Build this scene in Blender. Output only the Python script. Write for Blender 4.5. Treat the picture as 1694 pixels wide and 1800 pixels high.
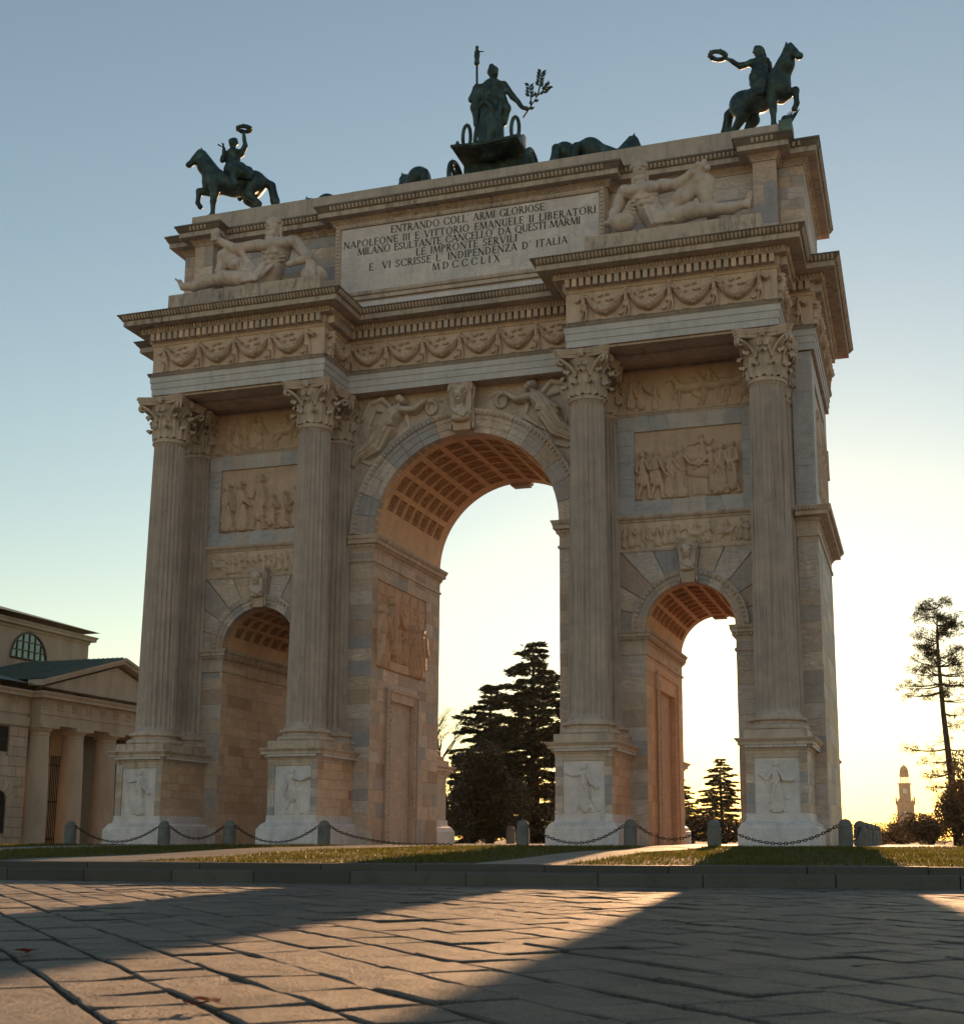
import bpy, bmesh, math, random
import numpy as np
from mathutils import Vector, Matrix

for o in list(bpy.data.objects):
    bpy.data.objects.remove(o)
scene = bpy.context.scene
COL = scene.collection
rnd = random.Random(7)
R = math.radians

# ------------------------------------------------------------------ camera
CAM_POS = (14.8233, -39.0787, 0.1824)
YAW, PITCH, ROLL = 0.3019, 0.1759, -0.0019
FPX = 2241.72
cam_d = bpy.data.cameras.new('camera')
cam = bpy.data.objects.new('camera', cam_d)
COL.objects.link(cam)
cam.location = CAM_POS
cam_d.sensor_fit = 'HORIZONTAL'
cam_d.sensor_width = 36.0
cam_d.lens = FPX * 36.0 / 1694.0
cam_d.shift_x = (847.0 - 914.65) / 1694.0
cam_d.shift_y = (1077.45 - 900.0) / 1694.0
cam_d.clip_start = 0.1
cam_d.clip_end = 6000.0
cam.rotation_euler = (Matrix.Rotation(YAW, 3, 'Z') @ Matrix.Rotation(PITCH + math.pi / 2, 3, 'X') @ Matrix.Rotation(-ROLL, 3, 'Z')).to_euler()
cam_d.dof.use_dof = True
cam_d.dof.focus_distance = 45.0
cam_d.dof.aperture_fstop = 5.6
scene.camera = cam

# ------------------------------------------------------------------ sky, sun, exposure
SUN_EL, SUN_AZ = R(8.5), R(-5.3)          # azimuth measured from +Y towards +X
world = bpy.data.worlds.new('World')
scene.world = world
world.use_nodes = True
wn = world.node_tree
for n in list(wn.nodes):
    wn.nodes.remove(n)
sky = wn.nodes.new('ShaderNodeTexSky')
sky.sky_type = 'NISHITA'
sky.sun_disc = False
sky.sun_elevation = SUN_EL
sky.sun_rotation = SUN_AZ
sky.altitude = 120.0
sky.air_density = 1.2
sky.dust_density = 0.15
sky.ozone_density = 0.65
bg = wn.nodes.new('ShaderNodeBackground')
bg.inputs['Strength'].default_value = 0.085
wo = wn.nodes.new('ShaderNodeOutputWorld')
wn.links.new(sky.outputs[0], bg.inputs[0])
wn.links.new(bg.outputs[0], wo.inputs[0])
sun_d = bpy.data.lights.new('sun', 'SUN')
sun_d.energy = 5.0
sun_d.angle = R(0.55)
sun_d.color = (1.0, 0.56, 0.27)
sun = bpy.data.objects.new('sun', sun_d)
COL.objects.link(sun)
sun_dir = Vector((math.sin(SUN_AZ) * math.cos(SUN_EL), math.cos(SUN_AZ) * math.cos(SUN_EL), math.sin(SUN_EL)))
sun.rotation_euler = sun_dir.to_track_quat('Z', 'Y').to_euler()
sun.location = sun_dir * 200
scene.view_settings.view_transform = 'Standard'
scene.view_settings.look = 'None'
scene.view_settings.exposure = 0.92
scene.view_settings.gamma = 1.0
scene.view_settings.use_curve_mapping = False
scene.render.engine = 'CYCLES'
scene.cycles.max_bounces = 10
scene.cycles.diffuse_bounces = 6
scene.cycles.glossy_bounces = 3
scene.cycles.use_denoising = True

# ------------------------------------------------------------------ projection (only used to decide which stones show largest)
_cy, _sy, _cp, _sp = math.cos(YAW), math.sin(YAW), math.cos(PITCH), math.sin(PITCH)
def px_of(p):
    d = [p[i] - CAM_POS[i] for i in range(3)]
    x = d[0] * _cy + d[1] * _sy; y = -d[0] * _sy + d[1] * _cy
    y2 = y * _cp + d[2] * _sp; z2 = -y * _sp + d[2] * _cp
    if y2 < 0.2:
        return None
    return 914.65 + FPX * x / y2, 1077.45 - FPX * z2 / y2
def px_area(pts):
    q = [px_of(p) for p in pts]
    if any(c is None for c in q):
        return 0.0
    a = 0.0
    for i in range(len(q)):
        x0, y0 = q[i]; x1, y1 = q[(i + 1) % len(q)]
        a += x0 * y1 - x1 * y0
    cx = sum(c[0] for c in q) / len(q); cyy = sum(c[1] for c in q) / len(q)
    if cx < -30 or cx > 1724 or cyy < -30 or cyy > 1830:
        return 0.0
    return abs(a) / 2

# ------------------------------------------------------------------ mesh helpers
class MB:
    def __init__(s):
        s.v = []; s.f = []
    def add(s, vs, fs):
        n = len(s.v); s.v.extend([tuple(p) for p in vs]); s.f.extend([tuple(i + n for i in f) for f in fs]); return s
    def box(s, x0, x1, y0, y1, z0, z1):
        return s.add([(x0, y0, z0), (x1, y0, z0), (x1, y1, z0), (x0, y1, z0), (x0, y0, z1), (x1, y0, z1), (x1, y1, z1), (x0, y1, z1)],
                     [(3, 2, 1, 0), (4, 5, 6, 7), (0, 1, 5, 4), (1, 2, 6, 5), (2, 3, 7, 6), (3, 0, 4, 7)])
    def frustum(s, r0, r1, z0, z1):   # rects (x0,x1,y0,y1)
        a, b = r0, r1
        return s.add([(a[0], a[2], z0), (a[1], a[2], z0), (a[1], a[3], z0), (a[0], a[3], z0), (b[0], b[2], z1), (b[1], b[2], z1), (b[1], b[3], z1), (b[0], b[3], z1)],
                     [(3, 2, 1, 0), (4, 5, 6, 7), (0, 1, 5, 4), (1, 2, 6, 5), (2, 3, 7, 6), (3, 0, 4, 7)])
    def prism(s, poly, d0, d1, plane='xz'):
        n = len(poly)
        def P(u, w, d):
            return (u, d, w) if plane == 'xz' else ((d, u, w) if plane == 'yz' else (u, w, d))
        vs = [P(u, w, d0) for u, w in poly] + [P(u, w, d1) for u, w in poly]
        fs = [tuple(range(n)), tuple(range(2 * n - 1, n - 1, -1))]
        fs += [(i, i + n, (i + 1) % n + n, (i + 1) % n) for i in range(n)]
        return s.add(vs, fs)
    def lathe(s, prof, seg=32, cx=0, cy=0, cap=True, a0=0.0, a1=2 * math.pi):
        full = abs(a1 - a0 - 2 * math.pi) < 1e-6
        m = seg if full else seg + 1
        vs = []
        for r, z in prof:
            for i in range(m):
                a = a0 + (a1 - a0) * i / seg
                vs.append((cx + r * math.cos(a), cy + r * math.sin(a), z))
        fs = []
        for j in range(len(prof) - 1):
            for i in range(seg):
                i2 = (i + 1) % m if full else i + 1
                fs.append((j * m + i, j * m + i2, (j + 1) * m + i2, (j + 1) * m + i))
        if cap and full:
            fs.append(tuple(range(m - 1, -1, -1)))
            k = (len(prof) - 1) * m
            fs.append(tuple(range(k, k + m)))
        return s.add(vs, fs)
    def tube(s, pts, rads, seg=6, cap=True):
        pts = [Vector(p) for p in pts]
        if not hasattr(rads, '__len__'):
            rads = [rads] * len(pts)
        vs = []; fs = []
        up = None
        for i, p in enumerate(pts):
            t = (pts[min(i + 1, len(pts) - 1)] - pts[max(i - 1, 0)])
            if t.length < 1e-9: t = Vector((0, 0, 1))
            t.normalize()
            if up is None:
                up = Vector((0, 0, 1)) if abs(t.z) < 0.9 else Vector((1, 0, 0))
            b = t.cross(up)
            if b.length < 1e-6:
                b = t.cross(Vector((0.3, 1, 0.1)))
            b.normalize(); n = b.cross(t); up = n
            for k in range(seg):
                a = 2 * math.pi * k / seg
                vs.append(p + (b * math.cos(a) + n * math.sin(a)) * rads[i])
        for i in range(len(pts) - 1):
            for k in range(seg):
                k2 = (k + 1) % seg
                fs.append((i * seg + k, i * seg + k2, (i + 1) * seg + k2, (i + 1) * seg + k))
        if cap:
            fs.append(tuple(range(seg - 1, -1, -1)))
            e = (len(pts) - 1) * seg
            fs.append(tuple(range(e, e + seg)))
        return s.add(vs, fs)
    def ball(s, c, r, seg=8, rings=6, sq=(1, 1, 1)):
        vs = [(c[0], c[1], c[2] - r * sq[2])]
        for j in range(1, rings):
            ph = -math.pi / 2 + math.pi * j / rings
            for i in range(seg):
                a = 2 * math.pi * i / seg
                vs.append((c[0] + r * sq[0] * math.cos(ph) * math.cos(a), c[1] + r * sq[1] * math.cos(ph) * math.sin(a), c[2] + r * sq[2] * math.sin(ph)))
        vs.append((c[0], c[1], c[2] + r * sq[2]))
        fs = [(0, 1 + (i + 1) % seg, 1 + i) for i in range(seg)]
        for j in range(rings - 2):
            for i in range(seg):
                a = 1 + j * seg + i; b = 1 + j * seg + (i + 1) % seg
                fs.append((a, b, b + seg, a + seg))
        t = len(vs) - 1; k = 1 + (rings - 2) * seg
        fs += [(k + i, k + (i + 1) % seg, t) for i in range(seg)]
        return s.add(vs, fs)
    def join(s, other, M=None):
        vs = other.v if M is None else [tuple(M @ Vector(p)) for p in other.v]
        return s.add(vs, other.f)
    def sweep(s, path, prof, closed=False):
        """profile [(out, z)] swept along a plan path; out goes to the right of the travel direction, corners mitred"""
        n = len(path); P = [Vector(p) for p in path]; offs = []
        for i in range(n):
            def nrm(a, b):
                d = (b - a).normalized(); return Vector((d.y, -d.x))
            if closed or 0 < i < n - 1:
                n1 = nrm(P[i - 1], P[i]); n2 = nrm(P[i], P[(i + 1) % n])
                m = n1 + n2
                m = m / max(m.dot(n1), 1e-4)
            elif i == 0:
                m = nrm(P[0], P[1])
            else:
                m = nrm(P[-2], P[-1])
            offs.append(m)
        k = len(prof); vs = []
        for i in range(n):
            for o_, z in prof:
                q = P[i] + offs[i] * o_
                vs.append((q.x, q.y, z))
        fs = []
        for i in range(n if closed else n - 1):
            j = (i + 1) % n
            for a in range(k - 1):
                fs.append((i * k + a, j * k + a, j * k + a + 1, i * k + a + 1))
        if not closed:
            fs.append(tuple(range(k - 1, -1, -1))); fs.append(tuple((n - 1) * k + a for a in range(k)))
        return s.add(vs, fs)
    def mesh(s, name, smooth=False, sharp=None):
        m = bpy.data.meshes.new(name)
        m.from_pydata(s.v, [], s.f)
        m.update()
        if smooth:
            m.shade_smooth()
            if sharp:
                m.set_sharp_from_angle(angle=R(sharp))
        return m
    def build(s, name, mat, parent=None, loc=(0, 0, 0), rot=(0, 0, 0), smooth=False, sharp=None):
        return link(name, s.mesh(name, smooth, sharp), mat, parent, loc, rot)

def link(name, mesh, mat=None, parent=None, loc=(0, 0, 0), rot=(0, 0, 0), scale=(1, 1, 1)):
    if mat is not None and len(mesh.materials) == 0:
        mesh.materials.append(mat)
    o = bpy.data.objects.new(name, mesh)
    COL.objects.link(o)
    o.location = loc; o.rotation_euler = rot; o.scale = scale
    if parent is not None:
        o.parent = parent
    return o
def np_mesh(name, V, F, smooth=False):
    """V (n,3) array, F (m,3|4) int array"""
    V = np.asarray(V, dtype=np.float32); F = np.asarray(F, dtype=np.int32)
    m = bpy.data.meshes.new(name)
    k = F.shape[1]
    m.vertices.add(len(V)); m.vertices.foreach_set('co', V.ravel())
    m.loops.add(F.size); m.loops.foreach_set('vertex_index', F.ravel())
    m.polygons.add(len(F)); m.polygons.foreach_set('loop_start', np.arange(0, F.size, k, dtype=np.int32))
    m.update(calc_edges=True); m.validate()
    if smooth:
        m.shade_smooth()
    return m
def tag(o, label=None, cat=None, group=None, kind=None):
    if label: o['label'] = label
    if cat: o['category'] = cat
    if group: o['group'] = group
    if kind: o['kind'] = kind
    return o
def empty(name, loc=(0, 0, 0), rz=0.0, parent=None):
    o = bpy.data.objects.new(name, None); COL.objects.link(o)
    o.location = loc; o.rotation_euler = (0, 0, rz); o.empty_display_size = 0.3
    if parent is not None: o.parent = parent
    return o
def copy_tree(o, parent=None):
    kids = [c for c in COL.objects if c.parent == o]
    c = o.copy(); COL.objects.link(c)
    if parent is not None: c.parent = parent
    for k in kids:
        copy_tree(k, c)
    return c

# ------------------------------------------------------------------ organic shapes: smooth union of round cones, surface nets
def rc(a, b, ra, rb, k=None):
    return ('c', np.array(a, float), np.array(b, float), ra, rb, k)
def el(c, r, k=None):
    return ('e', np.array(c, float), np.array(r, float), None, None, k)
def chain(pts, rads, k=None):
    return [rc(pts[i], pts[i + 1], rads[i], rads[i + 1], k) for i in range(len(pts) - 1)]
def sdf_field(prims, cell, k, disp, pad):
    lo = np.full(3, 1e9); hi = -lo
    for p in prims:
        if p[0] == 'c':
            for q, r in ((p[1], p[3]), (p[2], p[4])):
                lo = np.minimum(lo, q - r); hi = np.maximum(hi, q + r)
        else:
            lo = np.minimum(lo, p[1] - p[2]); hi = np.maximum(hi, p[1] + p[2])
    lo -= pad; hi += pad
    n = np.ceil((hi - lo) / cell).astype(int) + 1
    ax = [(lo[i] + cell * np.arange(n[i])).astype(np.float32) for i in range(3)]
    F = np.full(n, 1.0, np.float32)
    for p in prims:
        kk = p[5] if p[5] is not None else k
        if p[0] == 'c':
            r = max(p[3], p[4]); a = np.minimum(p[1], p[2]) - r - 2 * kk - cell * 2; b = np.maximum(p[1], p[2]) + r + 2 * kk + cell * 2
        else:
            a = p[1] - p[2] - 2 * kk - cell * 2; b = p[1] + p[2] + 2 * kk + cell * 2
        i0 = np.clip(np.floor((a - lo) / cell).astype(int), 0, n); i1 = np.clip(np.ceil((b - lo) / cell).astype(int) + 1, 0, n)
        X = ax[0][i0[0]:i1[0], None, None]; Y = ax[1][None, i0[1]:i1[1], None]; Z = ax[2][None, None, i0[2]:i1[2]]
        if p[0] == 'c':
            d = p[2] - p[1]; L = max(float(d @ d), 1e-9)
            t = np.clip(((X - p[1][0]) * d[0] + (Y - p[1][1]) * d[1] + (Z - p[1][2]) * d[2]) / L, 0, 1)
            D = np.sqrt((X - p[1][0] - t * d[0]) ** 2 + (Y - p[1][1] - t * d[1]) ** 2 + (Z - p[1][2] - t * d[2]) ** 2) - (p[3] + t * (p[4] - p[3]))
        else:
            D = (np.sqrt(((X - p[1][0]) / p[2][0]) ** 2 + ((Y - p[1][1]) / p[2][1]) ** 2 + ((Z - p[1][2]) / p[2][2]) ** 2) - 1) * p[2].min()
        S = F[i0[0]:i1[0], i0[1]:i1[1], i0[2]:i1[2]]
        h = np.maximum(kk - np.abs(S - D), 0) / kk
        S[...] = np.minimum(S, D) - h * h * kk * 0.25
    if disp is not None:
        F = F - disp(ax[0][:, None, None], ax[1][None, :, None], ax[2][None, None, :]) * (np.abs(F) < 0.3)
    return F.astype(np.float32), lo
def surface_nets(F, lo, cell):
    n = F.shape; S = F < 0
    offs = np.array([(i, j, k) for i in (0, 1) for j in (0, 1) for k in (0, 1)])
    cnt = np.zeros((n[0] - 1, n[1] - 1, n[2] - 1), np.int8)
    for i, j, k in offs:
        cnt += S[i:n[0] - 1 + i, j:n[1] - 1 + j, k:n[2] - 1 + k]
    act = (cnt > 0) & (cnt < 8)
    ids = np.argwhere(act); m = len(ids)
    idx = np.full(act.shape, -1, np.int64); idx[act] = np.arange(m)
    V = np.stack([F[ids[:, 0] + o[0], ids[:, 1] + o[1], ids[:, 2] + o[2]] for o in offs], 1)
    acc = np.zeros((m, 3)); c = np.zeros(m)
    for a in range(8):
        for b in range(a + 1, 8):
            if np.abs(offs[a] - offs[b]).sum() != 1: continue
            cr = (V[:, a] < 0) != (V[:, b] < 0)
            t = V[cr, a] / (V[cr, a] - V[cr, b])
            acc[cr] += offs[a] + (offs[b] - offs[a]) * t[:, None]; c[cr] += 1
    P = lo + cell * (ids + acc / c[:, None])
    quads = []
    for axis in range(3):
        u, w = [(1, 2), (2, 0), (0, 1)][axis]
        sl0 = [slice(1, -1)] * 3; sl1 = [slice(1, -1)] * 3
        sl0[axis] = slice(0, -1); sl1[axis] = slice(1, None)
        a = S[tuple(sl0)]; b = S[tuple(sl1)]
        e = np.argwhere(a != b)
        if len(e) == 0: continue
        flip = a[tuple(e.T)]
        g = e.copy(); g[:, u] += 1; g[:, w] += 1
        def cell_id(du, dw):
            q = g.copy(); q[:, u] -= du; q[:, w] -= dw
            return idx[q[:, 0], q[:, 1], q[:, 2]]
        Q = np.stack([cell_id(1, 1), cell_id(0, 1), cell_id(0, 0), cell_id(1, 0)], 1)
        Q[~flip] = Q[~flip][:, ::-1]
        quads.append(Q)
    return P, np.concatenate(quads)
def sdf_mesh(name, prims, cell=0.035, k=0.06, disp=None):
    F, lo = sdf_field(prims, cell, k, disp, max(3 * cell, 0.12))
    P, Q = surface_nets(F, lo, cell)
    Q = Q[(Q >= 0).all(1)]
    return np_mesh(name, P, Q, smooth=True)

# ------------------------------------------------------------------ carved relief: height field of rounded strokes
class Relief:
    def __init__(s, w, h, res):
        s.w, s.h = w, h
        s.nx = int(w / res) + 1; s.nz = int(h / res) + 1
        s.x = np.linspace(0, w, s.nx); s.z = np.linspace(0, h, s.nz)
        s.H = np.zeros((s.nx, s.nz), np.float32)
    def _win(s, lo, hi):
        i0 = np.searchsorted(s.x, lo[0]); i1 = np.searchsorted(s.x, hi[0]); j0 = np.searchsorted(s.z, lo[1]); j1 = np.searchsorted(s.z, hi[1])
        return slice(max(i0 - 1, 0), i1 + 1), slice(max(j0 - 1, 0), j1 + 1)
    def cap(s, a, b, ra, rb, e=0.0, sq=0.7, fold=0.0, nf=3):
        r = max(ra, rb)
        si, sj = s._win((min(a[0], b[0]) - r, min(a[1], b[1]) - r), (max(a[0], b[0]) + r, max(a[1], b[1]) + r))
        X = s.x[si][:, None]; Z = s.z[sj][None, :]
        if X.size == 0 or Z.size == 0: return
        dx, dz = b[0] - a[0], b[1] - a[1]; L = max(dx * dx + dz * dz, 1e-9)
        t = np.clip(((X - a[0]) * dx + (Z - a[1]) * dz) / L, 0, 1)
        px = X - a[0] - t * dx; pz = Z - a[1] - t * dz
        d = np.sqrt(px * px + pz * pz); rr = ra + t * (rb - ra)
        q = np.clip(1 - (d / rr) ** 2, 0, 1)
        hh = np.sqrt(q) * rr * sq + e * np.minimum(1, q * 8)
        if fold:
            sd = (px * dz - pz * dx) / math.sqrt(L) / rr
            hh = hh + (q > 0) * fold * np.cos(sd * math.pi * nf + t * 1.3) * np.minimum(1, q * 3)
        s.H[si, sj] = np.maximum(s.H[si, sj], hh)
    def poly(s, pts, rads, **kw):
        for i in range(len(pts) - 1):
            s.cap(pts[i], pts[i + 1], rads[i], rads[i + 1], **kw)
    def box(s, x0, x1, z0, z1, e):
        si = slice(np.searchsorted(s.x, x0), np.searchsorted(s.x, x1)); sj = slice(np.searchsorted(s.z, z0), np.searchsorted(s.z, z1))
        s.H[si, sj] = np.maximum(s.H[si, sj], e)
    def figure(s, x, z, h, face=1, robe=0.0, arms=((-0.5, -1.2), (0.6, 1.0)), lean=0.0, e=0.02, helmet=False, stride=0.18, sq=0.75):
        """standing figure; robe 0 = bare legs with tunic, 1 = full length; arms as (upper angle, fore angle) from straight down"""
        u = h / 7.4
        L = lambda k: (x + lean * k * u, z + k * u)
        for sg, ex in ((-1, 0.0), (1, .12 * u)):
            hip = (L(3.9)[0] + sg * .32 * u, L(3.9)[1]); kn = (x + sg * (.26 + stride * 1.6) * u + face * .28 * u, z + 2.1 * u); ft = (x + sg * (.34 + stride * 3.6) * u, z + .15 * u)
            s.poly([hip, kn, ft], [.44 * u, .29 * u, .17 * u], e=e + ex, sq=sq)
            s.cap(kn, (kn[0] * .45 + ft[0] * .55, kn[1] * .45 + ft[1] * .55), .24 * u, .27 * u, e=e + ex, sq=sq)
            s.cap(ft, (ft[0] + face * .5 * u, z + .1 * u), .15 * u, .12 * u, e=e + ex, sq=sq)
        s.poly([L(5.9), L(5.1), L(4.0)], [.66 * u, .56 * u, .6 * u], e=e + .1 * u, sq=sq, fold=.05 * u, nf=2.4)
        s.cap((L(5.7)[0] - .5 * u, L(5.75)[1]), (L(5.7)[0] + .5 * u, L(5.75)[1]), .36 * u, .36 * u, e=e + .15 * u, sq=sq)
        hd = L(6.85); hd = (hd[0] + face * .12 * u, hd[1])
        s.cap(L(6.0), hd, .23 * u, .22 * u, e=e + .12 * u, sq=sq)
        s.cap((hd[0] - face * .12 * u, hd[1] + .14 * u), (hd[0] - face * .18 * u, hd[1] - .08 * u), .43 * u, .36 * u, e=e + .30 * u, sq=sq)
        s.cap((hd[0] + face * .08 * u, hd[1]), (hd[0] + face * .12 * u, hd[1] - .24 * u), .33 * u, .24 * u, e=e + .42 * u, sq=sq)
        if helmet:
            s.poly([(hd[0] + face * .45 * u, hd[1] + .45 * u), (hd[0], hd[1] + .78 * u), (hd[0] - face * .5 * u, hd[1] + .5 * u), (hd[0] - face * .66 * u, hd[1] - .1 * u)], [.13 * u, .2 * u, .18 * u, .1 * u], e=e + .3 * u, sq=sq)
        zb = 2.7 * (1 - robe) + .3 * robe
        bw = (.62 + .16 * robe) * u
        s.cap(L(4.2), (x - lean * u, z + zb * u), .58 * u, bw, e=e + .08 * u, sq=sq * .7, fold=.05 * u, nf=3)
        nfold = 5 if robe > .4 else 4
        for k in range(nfold):                                # deep hanging folds
            q = k / (nfold - 1) * 2 - 1
            s.poly([(L(4.2)[0] + q * .42 * u, L(4.25)[1]), (x + q * .6 * u + face * .08 * u, z + (zb + 1.2) * u), (x + q * (.72 + .1 * robe) * u - face * .05 * u, z + zb * u - .05 * u * (k % 2))], [.07 * u, .12 * u, .13 * u], e=e + (.44 - .14 * abs(q)) * u, sq=.9)
        if robe > .4:
            s.poly([L(5.9), (x + face * .5 * u, z + 4.6 * u), (x - face * .35 * u, z + 3.6 * u), (x - face * .62 * u, z + 1.4 * u)], [.17 * u, .17 * u, .19 * u, .16 * u], e=e + .55 * u, sq=.6)
            s.poly([L(5.6), (x + face * .25 * u, z + 4.7 * u), (x - face * .55 * u, z + 4.1 * u)], [.1 * u, .12 * u, .1 * u], e=e + .6 * u, sq=.6)
        for (a1, a2), sg, ex in zip(arms, (-1, 1), (.18, .6)):
            sh = (L(5.8)[0] + sg * .62 * u, L(5.8)[1]); eb = (sh[0] + math.sin(a1) * 1.35 * u, sh[1] - math.cos(a1) * 1.35 * u); hn = (eb[0] + math.sin(a2) * 1.3 * u, eb[1] - math.cos(a2) * 1.3 * u)
            s.poly([sh, eb, hn], [.28 * u, .22 * u, .15 * u], e=e + ex * u, sq=sq)
            s.cap(hn, hn, .19 * u, .19 * u, e=e + ex * u, sq=sq)
    def horse(s, x, z, h, face=1, e=0.02, sq=.7, rear=0.0):
        u = h / 2.2
        P = lambda a, b: (x + face * a * u, z + (b + rear * (a + .8)) * u)
        s.poly([P(-.62, 1.25), P(0, 1.16), P(.55, 1.25)], [.36 * u, .33 * u, .35 * u], e=e, sq=sq)
        s.poly([P(.55, 1.35), P(.85, 1.75), P(.98, 2.0)], [.3 * u, .21 * u, .16 * u], e=e, sq=sq)
        s.poly([P(.98, 2.02), P(1.3, 1.72)], [.17 * u, .09 * u], e=e, sq=sq)
        s.poly([P(-.6, 1.15), P(-.45, .82), P(-.8, .5), P(-.72, .05)], [.28 * u, .17 * u, .09 * u, .07 * u], e=e, sq=sq)
        s.poly([P(-.65, 1.15), P(-.7, .8), P(-1.05, .52), P(-1.0, .08)], [.25 * u, .15 * u, .09 * u, .07 * u], e=e, sq=sq * .8)
        s.poly([P(.5, 1.05), P(.55, .55), P(.5, .05)], [.18 * u, .09 * u, .07 * u], e=e, sq=sq)
        s.poly([P(.55, 1.05), P(.98, .92), P(.95, .5)], [.17 * u, .09 * u, .07 * u], e=e, sq=sq)
        s.poly([P(-.92, 1.35), P(-1.15, 1.1), P(-1.22, .5)], [.08 * u, .13 * u, .06 * u], e=e, sq=sq)
    def rough(s, amp, seed=0, freq=9.0):
        g = np.random.default_rng(seed)
        X = s.x[:, None]; Z = s.z[None, :]
        q = np.zeros_like(s.H)
        for i in range(7):
            f = freq * (0.7 + g.random() * 1.6); a = g.random() * 6.28
            q += np.sin(f * (math.cos(a) * X + math.sin(a) * Z) + g.random() * 6.28)
        s.H += amp * q / 4
    def build_mesh(s, name, drop=None, x0=0.0, z0=0.0, depth=1.0, fade=0.0):
        """x across, z up, raised towards -y"""
        if fade:
            fx = np.clip(np.minimum(s.x, s.w - s.x) / fade, 0, 1); fz = np.clip(np.minimum(s.z, s.h - s.z) / fade, 0, 1)
            s.H = s.H * (fx[:, None] * fz[None, :]) ** .5
        V = np.stack([np.repeat(s.x[:, None], s.nz, 1) + x0, -s.H * depth, np.repeat(s.z[None, :], s.nx, 0) + z0], -1).reshape(-1, 3)
        i = np.arange(s.nx - 1)[:, None]; j = np.arange(s.nz - 1)[None, :]
        a = i * s.nz + j
        Q = np.stack([a, a + s.nz, a + s.nz + 1, a + 1], -1).reshape(-1, 4)
        if drop is not None:
            hm = s.H.reshape(-1)[Q].max(1)
            Q = Q[hm > drop]
            used = np.unique(Q); mp = np.full(len(V), -1); mp[used] = np.arange(len(used)); V = V[used]; Q = mp[Q]
        return np_mesh(name, V, Q, smooth=True)
# ------------------------------------------------------------------ materials (all procedural)
class NT:
    def __init__(s, name, rough=0.7, spec=0.35):
        s.m = bpy.data.materials.new(name); s.m.use_nodes = True
        s.t = s.m.node_tree; s.p = s.t.nodes['Principled BSDF']
        s.p.inputs['Roughness'].default_value = rough
        s.p.inputs['Specular IOR Level'].default_value = spec
        s._co = None
    def n(s, typ, **kw):
        nd = s.t.nodes.new(typ)
        for k, v in kw.items():
            setattr(nd, k, v)
        return nd
    def l(s, a, b):
        s.t.links.new(a, b)
    def setin(s, sock, v):
        if isinstance(v, bpy.types.NodeSocket): s.l(v, sock)
        else: sock.default_value = v
    def co(s, kind='Object', scale=(1, 1, 1), rot=(0, 0, 0)):
        if kind == 'World':
            g = s.n('ShaderNodeNewGeometry'); src = g.outputs['Position']
        else:
            g = s.n('ShaderNodeTexCoord'); src = g.outputs[kind]
        mp = s.n('ShaderNodeMapping'); mp.inputs['Scale'].default_value = scale; mp.inputs['Rotation'].default_value = rot
        s.l(src, mp.inputs['Vector']); return mp.outputs[0]
    def noise(s, vec, scale, detail=5.0, rough=0.55, dist=0.0, w=None):
        nd = s.n('ShaderNodeTexNoise')
        nd.inputs['Scale'].default_value = scale; nd.inputs['Detail'].default_value = detail
        nd.inputs['Roughness'].default_value = rough; nd.inputs['Distortion'].default_value = dist
        if w is not None:
            nd.noise_dimensions = '4D'; s.l(w, nd.inputs['W'])
        s.l(vec, nd.inputs['Vector']); return nd.outputs['Fac']
    def ramp(s, fac, stops, interp='LINEAR'):
        nd = s.n('ShaderNodeValToRGB'); cr = nd.color_ramp; cr.interpolation = interp
        while len(cr.elements) < len(stops): cr.elements.new(0.5)
        for e, (p, c) in zip(cr.elements, stops):
            e.position = p; e.color = (*c, 1) if len(c) == 3 else c
        s.l(fac, nd.inputs[0]); return nd.outputs[0]
    def mix(s, fac, a, b, mode='MIX'):
        nd = s.n('ShaderNodeMix'); nd.data_type = 'RGBA'; nd.blend_type = mode
        s.setin(nd.inputs[0], fac)
        s.setin(nd.inputs[6], a if isinstance(a, bpy.types.NodeSocket) else (*a, 1))
        s.setin(nd.inputs[7], b if isinstance(b, bpy.types.NodeSocket) else (*b, 1))
        return nd.outputs[2]
    def math(s, op, a, b=0.0):
        nd = s.n('ShaderNodeMath'); nd.operation = op; s.setin(nd.inputs[0], a); s.setin(nd.inputs[1], b); return nd.outputs[0]
    def bump(s, h, strength, dist=0.01):
        nd = s.n('ShaderNodeBump'); nd.inputs['Strength'].default_value = strength; nd.inputs['Distance'].default_value = dist
        s.l(h, nd.inputs['Height']); s.l(nd.outputs[0], s.p.inputs['Normal'])
    def color(s, c):
        s.setin(s.p.inputs['Base Color'], c if isinstance(c, bpy.types.NodeSocket) else (*c, 1))
    def rand(s):
        """one random number per object or per loose piece"""
        a = s.n('ShaderNodeObjectInfo').outputs['Random']; b = s.n('ShaderNodeNewGeometry').outputs['Random Per Island']
        return s.math('FRACT', s.math('ADD', a, b))

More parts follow.
